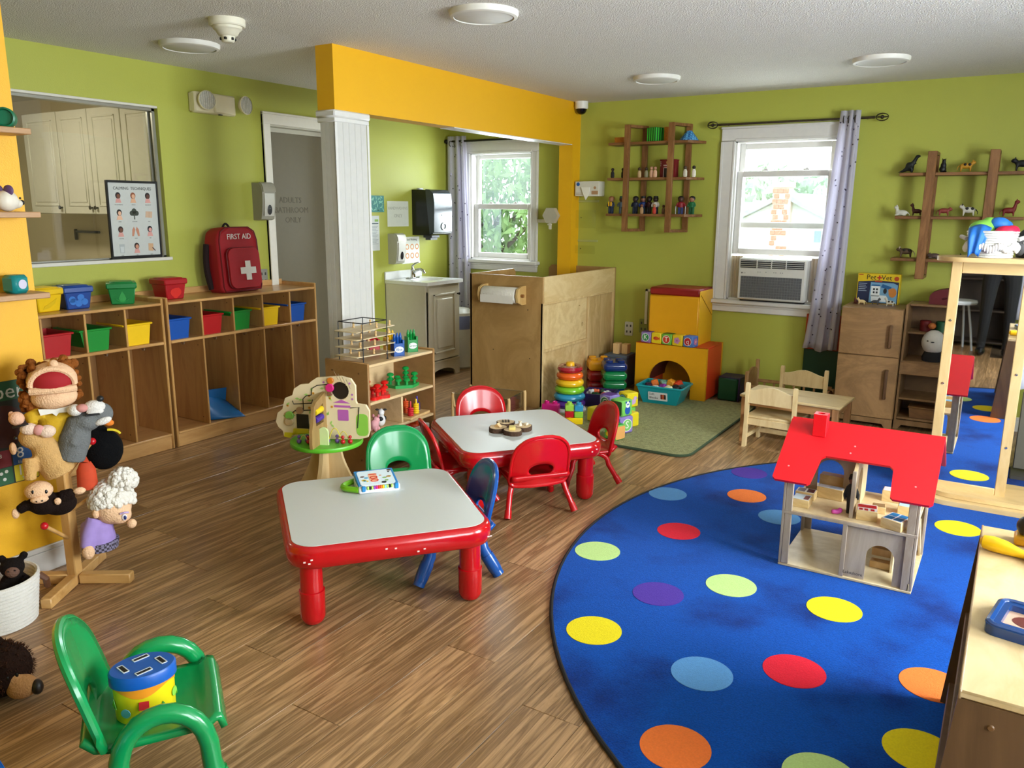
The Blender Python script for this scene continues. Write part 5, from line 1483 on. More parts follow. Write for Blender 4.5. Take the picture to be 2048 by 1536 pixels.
# paper towel roll on its holder
t = thing('paper_towel_roll', 'white paper towel roll on a wooden wall holder on the end of the play unit', 'paper towel', (-3.285, 5.165, .86))
HW = wood('#D9B679', '#C39B5C', .4, (3, 3, 10), 1.5)
for x_ in (-.175, .165):
    MB().prism([(0, -.07), (0, .07), (-.06, .07), (-.11, .05), (-.125, 0), (-.11, -.05), (-.06, -.07)], x_, x_ + .018, basis((0, 0, 0), (0, 1, 0), (0, 0, 1))).build('bracket', HW, t)
MB().rod((-.2, -.07, 0), (.205, -.07, 0), .012, 14).build('dowel', mat('#8C5A2C', .4), t)
MB().lathe([(.02, -.145), (.058, -.145), (.06, -.14), (.06, .145), (.058, .15), (.02, .15)], 32, basis((0, -.07, 0), (0, 1, 0), (0, 0, 1))).build('roll', mat('#E6E1D6', .9, .04, 60, .5, 120), t)
MB().bb(-.144, .146, -.132, -.1305, -.058, 0).build('loose_sheet', mat('#E6E1D6', .9), t)

# clear-sided low sensory tray in front of it
t = thing('sensory_tray', 'low clear acrylic tray on bent wooden legs behind the far table', 'sensory table', (-3.1, 4.66, 0), radians(8))
for x_ in (-.22, .22):
    MB().tube([(x_, -.14, 0), (x_, -.14, .2), (x_ * .98, -.14, .215)], .011, 8).build('leg', PINE, t)
    MB().tube([(x_, .14, 0), (x_, .14, .2), (x_ * .98, .14, .215)], .011, 8).build('leg', PINE, t)
    MB().tube([(x_, -.14, .2), (x_ * .94, -.14, .12), (x_ * .8, -.14, .105), (x_ * .5, -.14, .1)], .009, 8).build('bent_brace', PINE, t)
AC = glass('clear_tray', (.9, .9, .87), .16, .04)
b = MB().bb(-.21, .21, -.135, -.131, .1, .21).bb(-.21, .21, .131, .135, .1, .21).bb(-.21, -.206, -.135, .135, .1, .21).bb(.206, .21, -.135, .135, .1, .21).bb(-.21, .21, -.135, .135, .1, .104)
b.build('acrylic_tray', AC, t)
MB().tube([(-.21, -.135, .21), (.21, -.135, .21), (.21, .135, .21), (-.21, .135, .21)], .003, 6, closed=True).build('tray_rim', glass('tray_rim', (.95, .95, .92), .4, .1), t)

# ------------------------------------------------------------------ block corner
FO = mat('#E6A40F', .42, .05, 12, .1, 25); FR = mat('#D8401A', .42, .05, 12); FDR = mat('#8E1414', .45)
t = thing('foam_tunnel', 'yellow and orange foam tunnel block with an arched opening against the back wall', 'foam block', (-2.565, 6.02, .018))
W_, D, H = .595, .4, .42
ar = arch(.115, .475, 0, .115, 16)
ol = [(0, 0)] + ar + [(W_, 0), (W_, H), (0, H)]
MB().prism(ol, 0, .03, FY(.03)).build('front_face', FO, t)
MB().bb(0, W_, D - .03, D, 0, H - .001).build('rear_face', FO, t)
q = MB().bb(0, W_, .03, D - .03, H - .012, H, .004).bb(W_ - .1, W_, .03, D - .03, 0, H - .01, .004).bb(0, .1, .03, D - .03, 0, H - .01, .004)
q.build('orange_cover', FR, t)
b = MB().grid(lambda u, v: (.295 - .18 * cos(pi * u), .03 + (D - .06) * v, .115 + .18 * sin(pi * u)), 17, 3); b.build('tunnel_lining', mat('#5A1A10', .6), t)
MB().bb(0, W_, .0, .03, H - .003, H + .001).build('top_seam', FR, t)
t = thing('foam_box', 'yellow foam box with a red top standing on the tunnel block', 'foam block', (-2.5, 6.1, .438))
MB().bb(0, .42, 0, .33, 0, .385, .012).build('body', FO, t)
MB().bb(0, .419, .001, .33, .385, .445, .012).build('red_top', FDR, t)
MB().bb(.418, .4225, .005, .325, .0, .43, .002).build('side_flap', mat('#EFB419', .45), t)
MB().rod((.4235, .02, .4), (.4235, .3, .22), .0025, 6).build('flap_seam', mat('#9C6A08', .6), t)
# row of soft letter cubes on the tunnel
def cube(loc, rz, s, base, faces, label, group):
    """faces: list of (side, kind, char, colour, colour2) with side in F R T"""
    t = thing('soft_cube', label, 'soft block', loc, rz, group)
    MB().box((0, 0, s / 2), (s, s, s), s * .08).build('cube', mat(base, .5), t)
    for side, kind, ch, ca, cb_ in faces:
        M_ = {'F': basis((0, -s / 2, s / 2), (1, 0, 0), (0, 0, 1)), 'R': basis((s / 2, 0, s / 2), (0, 1, 0), (0, 0, 1)), 'T': basis((0, 0, s), (1, 0, 0), (0, 1, 0))}[side]
        if kind == 'letter':
            d = MB().prism(circ(0, 0, s * .37, 24), -.001, .0012, M_).build('disc', mat(ca, .5), t)
            MB().prism([circ(0, 0, s * .38, 24), circ(0, 0, s * .34, 24)], -.001, .0016, M_).build('disc_ring', mat(cb_, .5), d)
            MB().text(ch, s * .62, M_ @ T_(0, 0, .0016), .0004).build('letter', mat(cb_, .5), d, smooth=False)
        elif kind == 'tint':
            MB().prism(rrect(s * .86, s * .86, s * .08, 3), -.001, .0008, M_).build('coloured_face', mat(ca, .5), t)
        else:
            b = MB(); b.mi(0)
            if kind == 'fish': b.prism(circ(-.02 * 0, 0, s * .28, 18, s * .17), -.001, .0014, M_).prism([(s * .2, 0), (s * .4, s * .16), (s * .36, -.16 * s)], -.001, .0014, M_); b.mi(1).prism(circ(-s * .1, s * .03, s * .07, 10), -.001, .002, M_)
            elif kind == 'car': b.prism([(-s * .36, -s * .12), (s * .36, -s * .12), (s * .34, s * .02), (s * .2, s * .06), (s * .08, s * .24), (-s * .2, s * .2), (-s * .34, s * .02)], -.001, .0014, M_); b.mi(1).prism(circ(-s * .2, -s * .16, s * .1, 12), -.001, .002, M_).prism(circ(s * .2, -s * .16, s * .1, 12), -.001, .002, M_)
            elif kind == 'panda': b.prism(circ(0, -s * .12, s * .26, 16, s * .28), -.001, .0014, M_); b.mi(1).prism(circ(0, s * .22, s * .2, 16), -.001, .0016, M_); b.mi(0).prism(circ(-s * .17, s * .38, s * .07, 10), -.001, .0018, M_).prism(circ(s * .17, s * .38, s * .07, 10), -.001, .0018, M_).prism(circ(-s * .07, s * .24, s * .05, 10), -.001, .002, M_).prism(circ(s * .07, s * .24, s * .05, 10), -.001, .002, M_)
            elif kind == 'star':
                for (ox, oy, r_) in ((-s * .15, 0, s * .24), (s * .2, s * .2, s * .14), (s * .14, -s * .22, s * .12)):
                    b.mi(0 if r_ > s * .2 else 1).prism([(ox + (r_ if i % 2 == 0 else r_ * .45) * sin(pi * i / 5), oy + (r_ if i % 2 == 0 else r_ * .45) * cos(pi * i / 5)) for i in range(10)], -.001, .0014, M_)
            elif kind == 'duck': b.prism(circ(-s * .05, -s * .12, s * .28, 16, s * .18), -.001, .0014, M_).prism(circ(s * .16, s * .12, s * .14, 14), -.001, .0015, M_); b.mi(1).prism([(s * .28, s * .16), (s * .42, s * .1), (s * .28, s * .05)], -.001, .0018, M_)
            elif kind == 'flower':
                for i in range(5): b.prism(circ(s * .18 * cos(i * 1.257), s * .18 * sin(i * 1.257), s * .13, 10), -.001, .0014, M_)
                b.mi(1).prism(circ(0, 0, s * .1, 10), -.001, .002, M_)
            b.build('picture', [mat(ca, .5), mat(cb_, .5)], t, smooth=False)
    return t
GL = 'letter cubes lined up on the tunnel'
z = .438
cube((-2.485, 6.075, z), radians(-6), .088, '#8E78B4', [('F', 'letter', 'K', '#2E8B4A', '#E9EDE4'), ('T', 'tint', '', '#4A2470', '')], 'lilac cube with the letter K at the left of the row on the tunnel', GL)
cube((-2.393, 6.068, z), radians(-6), .088, '#E9CF1C', [('F', 'fish', '', '#D9541C', '#8A2A10')], 'yellow cube with an orange fish, second in the row on the tunnel', GL)
cube((-2.302, 6.06, z), radians(-6), .088, '#6FB03A', [('F', 'letter', 'T', '#CF3B1E', '#F1E9DC'), ('T', 'tint', '', '#2F6B22', '')], 'green cube with the letter T in the middle of the row', GL)
cube((-2.21, 6.052, z), radians(-6), .088, '#E6C51C', [('F', 'flower', '', '#C58AB8', '#A85F9C')], 'yellow cube with a pink picture, fourth in the row on the tunnel', GL)
cube((-2.115, 6.045, z), radians(-12), .088, '#4E78C4', [('F', 'letter', 'q', '#C2202C', '#F0E6E2'), ('R', 'flower', '', '#C87AA0', '#E4B8C8')], 'blue cube with the letter q at the right of the row', GL)
# heap of soft cubes on the green rug
GH = 'soft cubes heaped on the green rug'
s = .1; fz = .0185
cube((-2.12, 4.68, fz), radians(-18), .1, '#6CC24A', [('F', 'duck', '', '#EBC31C', '#E06A1C'), ('R', 'tint', '', '#E8A860', ''), ('T', 'tint', '', '#2FA84A', '')], 'green soft cube with a yellow duck, lowest and nearest in the heap', GH)
cube((-2.155, 4.86, fz), radians(-24), .115, '#8F7BC8', [('F', 'star', '', '#2FA36B', '#F0C98A'), ('R', 'letter', 'S', '#7FC46A', '#F2EEE4')], 'lilac soft cube with stars beside the right red chair', GH)
cube((-2.165, 4.87, fz + .115), radians(-14), .11, '#7CCB5A', [('F', 'tint', '', '#2B5A2A', ''), ('R', 'panda', '', '#1F57B0', '#F2F4F4')], 'green soft cube with a panda on top of the lilac cube', GH)
cube((-2.175, 5.035, fz), radians(-22), .1, '#E8D21C', [('F', 'tint', '', '#D9C11A', '')], 'yellow soft cube peeking out behind the lilac cube', GH)
cube((-2.42, 5.02, fz), radians(-20), .1, '#E7D01E', [('T', 'tint', '', '#E9D84A', '')], 'yellow soft cube behind the right red chair', GH)
cube((-2.305, 5.05, fz), radians(-26), .1, '#B8A8DC', [('F', 'letter', 'H', '#C6D8E8', '#6A5AA8')], 'pale lilac soft cube in the middle of the heap', GH)
cube((-2.33, 5.04, fz + .1), radians(-16), .105, '#8E80C6', [('F', 'letter', 'C', '#2F6E4A', '#E6ECD8'), ('R', 'car', '', '#2E86C4', '#12203A'), ('T', 'tint', '', '#5B2E8C', '')], 'purple soft cube with the letter C on top of the heap', GH)
cube((-2.26, 5.17, fz), radians(-20), .1, '#7ACB56', [('F', 'letter', 'O', '#E0601C', '#F4E6C8')], 'small green soft cube tucked behind the heap', GH)
cube((-2.25, 5.18, fz + .1), radians(-24), .105, '#EAD31A', [('F', 'letter', 'B', '#7FB0D0', '#5CA03A'), ('R', 'duck', '', '#C9A8D8', '#8A8A8A')], 'yellow soft cube with a round letter disc at the back top of the heap', GH)

# teal bin of soft blocks
t = thing('soft_blocks_bin', 'teal bin labelled Soft Blocks in front of the tunnel', 'bin', (-2.235, 5.73, .018), radians(3))
TL = mat('#109AA6', .35)
wb, wt_, db, dt, h_ = .27, .36, .2, .27, .135
b = MB()
def rg(w, d, zz, y0): return [(-w / 2, y0, zz), (w / 2, y0, zz), (w / 2, y0 + d, zz), (-w / 2, y0 + d, zz)]
vs = rg(wb, db, 0, .02) + rg(wt_, dt, h_, -.01) + rg(wt_ - .01, dt - .01, h_, -.005) + rg(wb - .01, db - .01, .005, .025)
fs = [(0, 1, 2, 3), (12, 13, 14, 15)]
for r_ in range(3):
    for k in range(4): fs.append((r_ * 4 + k, r_ * 4 + (k + 1) % 4, r_ * 4 + 4 + (k + 1) % 4, r_ * 4 + 4 + k))
b.add(vs, fs).build('tub', TL, t)
MB().tube([(p[0], p[1] + dt / 2 - .01, h_) for p in rrect(wt_ + .008, dt + .008, .02, 4)], .008, 8, closed=True).build('rim', TL, t)
Mb = basis((-.01, .004, .062), (1, 0, 0), (0, -.03, .135))
MB().prism(rrect(.155, .068, .004, 2), .0015, .003, Mb).build('label_card', mat('#E8E9EC', .5), t)
b = MB().text('Soft', .026, Mb @ T_(-.068, .016, .0032), .0003, 'LEFT').text('Blocks', .026, Mb @ T_(-.068, -.014, .0032), .0003, 'LEFT'); b.build('lettering', mat('#22262B', .6), t, smooth=False)
b = MB()
for k in range(9): b.mi(k % 3).prism(circ(.03 + (k % 3) * .014, -.012 + (k // 3) * .012, .009, 6), .003, .0036, Mb)
b.build('label_picture', [mat('#8A2A1C', .6), mat('#D9622C', .6), mat('#3A1A12', .6)], t, smooth=False)
random.seed(21)
cols = [('#E0701C', 'orange'), ('#7FB3A0', 'mint'), ('#EBA12A', 'amber'), ('#D9401C', 'red-orange'), ('#2A1238', 'dark purple'), ('#DDE0DC', 'white'), ('#8A2FA0', 'violet'), ('#E4DCB4', 'cream'), ('#141420', 'black'), ('#0E6A70', 'deep teal'), ('#1B2A4A', 'navy')]
pos = [(-.1, .16, .1), (-.04, .2, .09), (.02, .2, .105), (.08, .2, .1), (-.12, .08, .08), (-.06, .07, .07), (.0, .09, .085), (.05, .06, .08), (.1, .1, .085), (.12, .17, .075), (-.01, .15, .065)]
for (cc, nm), p in zip(cols, pos):
    o = MB().box((0, 0, 0), (.062, .055, .055), .008, Euler((random.uniform(-.5, .5), random.uniform(-.4, .4), random.uniform(0, 3))).to_matrix().to_4x4()).prism(circ(0, 0, .015, 10), .026, .0292).build('loose_block', mat(cc, .5))
    tag(o, '%s block lying in the teal bin' % nm, 'block', 'blocks in the teal bin', loc=(-2.235 + p[0], 5.73 + p[1], .018 + p[2] + .03))

# large building-brick towers (each brick a thing of its own, stacked)
def brick(loc, rz, cc, label, sz=(.19, .19, .088), studs=True):
    t = thing('big_brick', label, 'toy brick', loc, rz, 'large building bricks in two towers')
    mm = mat(cc, .2, coat=.2)
    o = MB().box((0, 0, sz[2] / 2), sz, .02).build('body', mm, t)
    md = o.modifiers.new('b', 'BEVEL'); md.width = .01; md.segments = 2
    if studs:
        st = None
        for x_ in (-.048, .048):
            for y_ in (-.048, .048):
                if st is None: st = MB().lathe([(0, 0), (.03, 0), (.03, .014), (.026, .018), (0, .018)], 16).build('stud', mm, t); o = st
                else: o = st.copy(); COL.objects.link(o); o.parent = t
                o.location = (x_, y_, sz[2])
    return t
a = radians(35)
for k, (cc, nm) in enumerate((('#8C0E12', 'dark red brick at the bottom of the left tower'), ('#9A1014', 'dark red brick in the middle of the left tower'), ('#EFA615', 'yellow brick with studs on top of the left tower'))):
    brick((-2.845, 5.92, .018 + .0885 * k), a, cc, nm, studs=(k == 2))
for k, (cc, nm) in enumerate((('#102C6E', 'navy brick at the bottom of the right tower'), ('#0E6B38', 'green brick, second from the bottom of the right tower'), ('#0F7A40', 'green brick, third from the bottom of the right tower'), ('#0E2A66', 'navy brick with studs on top of the right tower'))):
    brick((-2.645, 5.78, .018 + .0885 * k * .82), a, cc, nm, sz=(.19, .19, .0725), studs=(k == 3))
t = thing('storage_cube', 'dark grey fabric storage box behind the brick towers', 'box', (-2.79, 6.22, .018))
MB().bb(-.1, .1, -.1, .1, 0, .27, .008).build('body', mat('#4A5258', .8), t)
MB().bb(-.104, .104, -.104, .104, .25, .275, .004).build('rim', mat('#57606A', .8), t)
for k, (dx, h_, lab) in enumerate(((-.02, .09, 'tall wooden block standing on the grey storage box'), (.045, .085, 'smaller wooden block behind the tall one on the grey box'))):
    o = MB().box((0, 0, h_ / 2), (.055, .07, h_), .003).build('wooden_block', PINE); tag(o, lab, 'block', 'wooden blocks on the grey box', loc=(-2.79 + dx, 6.2 + .03 * k, .293))

# ring stacker
t = thing('ring_tower', 'giant rainbow ring stacker with a yellow peg beside the play unit', 'toy', (-2.735, 5.2, .018))
MB().lathe([(0, 0), (.125, 0), (.128, .01), (.115, .028), (0, .028)], 36).build('base', mat('#E4E4E4', .35), t)
MB().lathe([(0, .02), (.04, .02), (.034, .33), (.032, .36), (.025, .368), (0, .37)], 20).build('peg', mat('#F0B312', .35), t)
for k, (cc, R_) in enumerate((('#5A2A9C', .12), ('#2E9CCB', .118), ('#7DC427', .112), ('#F0BE1C', .106), ('#F0651C', .1))):
    zc = .055 + k * .053
    MB().lathe([(R_ - .027 + .027 * cos(a_) * 1.0, zc + .0265 * sin(a_)) for a_ in [2 * pi * i / 14 for i in range(15)]] , 40).build('ring', mat(cc, .2, coat=.3), t)
MB().lathe([(.05, .3), (.085, .298), (.097, .315), (.09, .334), (.05, .34)], 40).build('rattle_ring', mat('#A8102C', .1, coat=.6), t)
MB().lathe([(.05, .34), (.085, .334), (.08, .345), (.055, .348)], 40).build('clear_top', glass('clear_ring', (.95, .8, .8), .3, .05), t)
# small bricks by the table
def small_brick(loc, rz, cc, label, nx_, sz):
    t = thing('small_brick', label, 'toy brick', loc, rz, 'bricks beside the ring stacker')
    mm = mat(cc, .25); MB().box((0, 0, sz[2] / 2), sz, .006).build('body', mm, t)
    for i in range(nx_): MB().lathe([(0, sz[2]), (.018, sz[2]), (.018, sz[2] + .016), (.013, sz[2] + .018), (.011, sz[2] + .012), (0, sz[2] + .012)], 14, T_((i - (nx_ - 1) / 2) * .06, 0, 0)).build('stud', mm, t)
small_brick((-2.77, 4.98, .018), radians(15), '#D61C84', 'magenta brick with studs in front of the ring stacker', 2, (.125, .065, .09))
for k, (x_, y_, z_, cc, nm, n_) in enumerate(((-2.52, 4.87, .018, '#EFCB14', 'yellow brick at the bottom of the small stack', 2), (-2.555, 4.86, .064, '#B81420', 'red brick in the middle of the small stack', 0), (-2.495, 4.885, .064, '#8CC63E', 'lime brick at the right of the small stack', 0), (-2.555, 4.86, .11, '#9CCB4A', 'pale green brick with a stud on top of the small stack', 1), (-2.495, 4.885, .11, '#2E8FBC', 'blue brick with a stud on top of the small stack', 1))):
    small_brick((x_, y_, z_), radians(30), cc, nm, n_, (.12 if k == 0 else .062, .062, .046))
# purple tub of pieces
t = thing('purple_tub', 'dark purple tub holding white and green pieces behind the ring stacker', 'tub', (-2.62, 5.47, .018), radians(10))
PT = mat('#2A1450', .4)
MB().lathe([(0, 0), (.13, 0), (.165, .1), (.17, .1), (.17, .106), (.158, .106), (.126, .01), (0, .01)], 4, rotz(pi / 4)).build('tub', PT, t)
random.seed(8)
for k in range(8):
    cc, nm = (('#DFE2E4', 'white'), ('#CBD0D4', 'pale grey'), ('#1D4A2A', 'dark green'), ('#E0653A', 'orange'))[k % 4]
    o = MB().box((0, 0, 0), (.075, .03, .022), .005, Euler((.3 * k, .2, k * 1.1)).to_matrix().to_4x4()).cyl(.012, .005, .02, 10).build('plastic_piece', mat(cc, .4))
    nm = ('white', 'pale grey', 'dark green', 'orange', 'second white', 'second pale grey', 'second dark green', 'second orange')[k]
    tag(o, '%s plastic piece in the purple tub' % nm, 'toy piece', 'pieces in the purple tub', loc=(-2.62 + .075 * cos(k * .8), 5.47 + .06 * sin(k * .8), .018 + .09))
# dark foam cubes by the wall
t = thing('foam_cube', 'dark green and purple foam cube at the end of the green rug', 'foam block', (-1.855, 6.3, .0))
MB().bb(-.075, .085, -.09, .1, 0, .185, .012).build('green_face', mat('#0D4A2A', .45), t)
MB().bb(-.075, .1, -.08, .11, .18, .19, .004).bb(.084, .1, -.08, .11, 0, .186, .004).build('purple_cover', mat('#2C1548', .5), t)
# folded mat leaning under the curtain
t = thing('folded_mat', 'folded mat with an orange top and dark green base standing under the curtain', 'mat', (-1.21, 6.41, 0))
MB().bb(-.12, .22, -.012, .012, 0, .45, .004).build('green_panel', mat('#0A3B24', .5), t)
MB().bb(-.12, .22, -.012, .012, .45, .72, .004).build('orange_panel', mat('#B8401C', .5), t)

# ------------------------------------------------------------------ brown wall shelves
def figure(loc, rz, h, skin, top, legs, hair, label, group, hat=None, extra=None):
    """small standing doll"""
    t = thing('toy_figure', label, 'figurine', loc, rz, group)
    s = h
    b = MB().lathe([(0, .38), (.13, .38), (.15, .5), (.16, .62), (.09, .7), (.05, .72), (0, .72)], 12, Matrix.Diagonal((s * 1.15, s * .8, s, 1)))
    b.tube([(s * .15, 0, s * .65), (s * .23, -.02 * s, s * .5), (s * .2, -.06 * s, s * .42)], s * .05, 7).tube([(-s * .15, 0, s * .65), (-s * .23, -.02 * s, s * .5), (-s * .2, -.06 * s, s * .42)], s * .05, 7)
    b.build('torso', mat(top, .5), t)
    MB().bb(-s * .15, -s * .015, -s * .08, s * .08, .0, s * .4, s * .02).bb(s * .015, s * .15, -s * .08, s * .08, 0, s * .4, s * .02).build('legs', mat(legs, .5), t)
    MB().ell((0, 0, s * .83), (s * .16, s * .15, s * .17), 12, 8).build('head', mat(skin, .5), t)
    hr_ = MB().ell((0, s * .035, s * .88), (s * .18, s * .165, s * .15), 12, 8)
    if hat: hr_ = MB().lathe([(0, .9), (.2 if hat == 'brim' else .14, .9), (.14, .92), (.13, 1.02), (0, 1.03)], 14, Matrix.Diagonal((s, s, s, 1)))
    hr_.build('hat' if hat else 'hair', mat(hair, .6), t)
    b = MB()
    for q in (-1, 1): b.ell((q * s * .05, -s * .12, s * .83), s * .018, 6, 4)
    b.build('eyes', mat('#15100E', .4), t)
    if extra == 'vest': MB().bb(-s * .13, -s * .03, -s * .14, -s * .1, s * .44, s * .68).bb(s * .03, s * .13, -s * .14, -s * .1, s * .44, s * .68).build('vest', mat('#E0A81C', .5), t)
    if extra == 'crutch': MB().rod((-s * .27, -.01, 0), (-s * .27, -.01, s * .45), s * .02, 6).rod((s * .27, -.01, 0), (s * .27, -.01, s * .45), s * .02, 6).build('crutches', mat('#D9D9DC', .3), t)
    return t
def wall_shelf(x0, label, boards, posts, yf):
    t = thing('wall_shelf', label, 'wall shelf', (x0, YB, 0), group='brown ladder wall shelves')
    return t
t = thing('wall_shelf', 'brown three-tier wall shelf with a frame of posts, left of the window', 'wall shelf', (-2.62, YB, 0), group='brown ladder wall shelves')
dx = 2.62
for zt, xa, xb in ((2.025, -2.975, -2.21), (1.745, -2.975, -2.21), (1.457, -2.98, -2.21)):
    MB().prism([(xa + dx, -.195), (xb + dx - .085, -.195), (xb + dx, -.01), (xa + dx + .0, -.01)], zt - .02, zt).build('board', OAKH, t)
for xp in (-2.8, -2.425):
    w_ = .046
    MB().bb(xp + dx - w_ / 2, xp + dx + w_ / 2, -.222, -.195, 1.313, 2.16, .002).build('front_post', OAK, t)
    MB().bb(xp + dx + .05, xp + dx + .05 + w_, -.024, -.001, 1.313, 2.16, .002).build('rear_post', OAK, t)
    for z in (1.313, 2.138):
        MB().prism([(xp + dx - w_ / 2, -.196), (xp + dx + w_ / 2, -.196), (xp + dx + .05 + w_, -.02), (xp + dx + .05, -.02)], z, z + .022).build('cross_bar', OAKH, t)
t = thing('wall_shelf', 'brown three-tier wall shelf with animal figures, right of the window', 'wall shelf', (-.4, YB, 0), group='brown ladder wall shelves')
dx = .4
for zt in (1.75, 1.46, 1.172):
    MB().bb(-.768 + dx, -.005 + dx, -.19, -.005, zt - .02, zt, .002).build('board', OAKH, t)
for xp in (-.573, -.21):
    MB().bb(xp + dx - .028, xp + dx + .028, -.222, -.19, 1.035, 1.888, .002).build('front_post', OAK, t)
    MB().bb(xp + dx - .028, xp + dx + .028, -.024, -.001, 1.035, 1.888, .002).build('rear_post', OAK, t)
    for z in (1.035, 1.866): MB().bb(xp + dx - .027, xp + dx + .027, -.195, -.02, z, z + .022).build('cross_bar', OAKH, t)

# toys on the left shelf
ys = YB - .11
zz = 2.025
OC = mat('#B8701A', .6, .35, 60); 
o = MB().prism(rrect(.085, .07, .01, 3), 0, .045).build('storage_tin', OC); tag(o, 'low orange patterned box at the left of the top brown shelf', 'box', loc=(-2.905, ys, zz))
t = thing('striped_box', 'green vertically striped box on the top brown shelf', 'box', (-2.6, ys, zz), radians(-25))
MB().box((0, 0, .055), (.1, .1, .11), .002).build('box', mat('#155A20', .6), t)
b = MB()
for k in range(4): b.bb(-.044 + k * .025, -.034 + k * .025, -.0512, -.0498, .004, .106).bb(.0498, .0512, -.044 + k * .025, -.034 + k * .025, .004, .106)
b.build('stripes', mat('#3FC93A', .6), t)
o = MB().lathe([(0, 0), (.032, 0), (.032, .11), (0, .11)], 18).build('storage_tin', OC); tag(o, 'tall orange patterned cylinder between the brown shelf posts', 'cylinder', loc=(-2.495, ys, zz))
t = thing('blue_mound', 'blue checked cloth mound at the right of the top brown shelf', 'toy', (-2.31, ys - .02, zz), radians(10))
MB().lathe([(0, .075), (.02, .072), (.045, .04), (.072, .006), (.075, 0), (0, 0)], 20).build('mound', checker_mat('#1D5FA0', '#5FA8DC', 60), t)
zz = 1.745
GS = 'small wooden people on the middle brown shelf'
def peg_person(loc, h, cc, cd, label):
    t = thing('peg_figure', label, 'figurine', loc, 0, GS)
    MB().lathe([(0, 0), (.14, 0), (.2, .12), (.19, .5), (.1, .68), (0, .7)], 12, Matrix.Diagonal((h, h * .6, h, 1))).build('body', mat(cc, .6), t)
    MB().ell((0, 0, h * .82), h * .16, 10, 7).build('head', mat(cd, .6), t)
peg_person((-2.955, ys - .03, zz), .085, '#14131C', '#2A2018', 'dark winged wooden figure at the left end of the middle brown shelf')
peg_person((-2.86, ys - .03, zz), .085, '#18141A', '#1D1512', 'small dark figure beside the left post on the middle brown shelf')
peg_person((-2.715, ys - .03, zz), .085, '#C9A97A', '#4A3322', 'pale-edged wooden figure right of the left post, middle shelf')
peg_person((-2.655, ys - .03, zz), .085, '#8F8A6A', '#3A2A1E', 'olive wooden figure in the middle of the middle brown shelf')
peg_person((-2.605, ys - .04, zz), .09, '#D8A888', '#C99878', 'pink wooden figure left of the red schoolhouse')
peg_person((-2.57, ys - .05, zz), .088, '#DDB090', '#B58468', 'second pink wooden figure touching the red schoolhouse')
peg_person((-2.325, ys - .03, zz), .09, '#D9D2BE', '#4A3624', 'cream wooden figure right of the right post, middle shelf')
peg_person((-2.25, ys - .04, zz), .09, '#E4DFCF', '#1E1712', 'black and cream wooden figure at the right end of the middle shelf')
t = thing('toy_schoolhouse', 'dark red toy schoolhouse on the middle brown shelf', 'toy building', (-2.49, ys + .03, zz))
MB().bb(-.06, .075, -.03, .03, 0, .135, .002).bb(-.064, .079, -.034, .034, .132, .142, .002).build('building', mat('#7A0F1C', .5), t)
MB().bb(-.025, .035, -.032, -.028, 0, .075).build('doorway', mat('#0E0A0C', .5), t)
b = MB()
for q in ((-.03, -.025, 0, .08), (.035, .04, 0, .08), (-.03, .04, .075, .08), (-.03, .045, .09, .1)): b.bb(q[0], q[1], -.034, -.029, q[2], q[3])
for k in range(3): b.bb(-.056, -.05, -.033, -.029, .09 + k * .015, .097 + k * .015)
b.build('white_trim', mat('#C7A9A4', .5), t)
MB().cyl(.014, 0, .004, 14, FY(-.03, .007, .118)).build('clock', mat('#B58A4A', .5), t)
zz = 1.457
GD = 'community helper dolls on the lowest brown shelf'
DS = [(-2.955, -.04, '#9C6A4C', '#1C2A44', '#1B2A4A', '#8C5A30', 'doll in a yellow vest at the left end of the lowest brown shelf', None, 'vest'),
      (-2.885, .02, '#3A241A', '#5E6C74', '#4A5660', '#1F4A3C', 'doll in grey with a green cap beside the left post, lowest shelf', 'cap', None),
      (-2.745, -.02, '#2E1D16', '#16203A', '#16203A', '#0E0E12', 'doll in navy right of the left post on the lowest shelf', None, None),
      (-2.70, .04, '#8A5A42', '#1B3A7A', '#14304A', '#101218', 'doll in a blue jacket with a dark cap, lowest brown shelf', 'cap', None),
      (-2.64, .02, '#2A1A14', '#3A1018', '#1A1216', '#0E0B0C', 'dark doll in maroon in the middle of the lowest brown shelf', None, None),
      (-2.57, -.01, '#2A1812', '#D8D4CE', '#1B2540', '#140E10', 'doll in a white coat with wide dark hair, lowest brown shelf', 'brim', None),
      (-2.355, -.01, '#4A2A20', '#8A1420', '#152A66', '#1A1012', 'doll in red with white crutches right of the right post', None, 'crutch'),
      (-2.26, -.02, '#9A6A50', '#0E6B3C', '#0E5A34', '#100E12', 'doll in green with big dark hair at the right end of the lowest shelf', None, None)]
for (x_, dy, sk_, tp_, lg_, hr_, lab, hat, ex) in DS: figure((x_, ys + dy, zz), random.uniform(-.3, .3), .14, sk_, tp_, lg_, hr_, lab, GD, hat, ex)
peg_person((-2.665, ys - .07, zz), .08, '#B08A62', '#7A4A30', 'small brown peg figure in front of the dolls, left of centre')
peg_person((-2.555, ys - .07, zz), .08, '#C23A2A', '#B07A58', 'small red peg figure in front of the white-coated doll')
peg_person((-2.485, ys - .05, zz), .075, '#7A5A40', '#5A3A28', 'small brown peg figure left of the right post, lowest shelf')
peg_person((-2.455, ys - .04, zz), .075, '#8A6244', '#6A4530', 'small tan peg figure against the right post, lowest shelf')

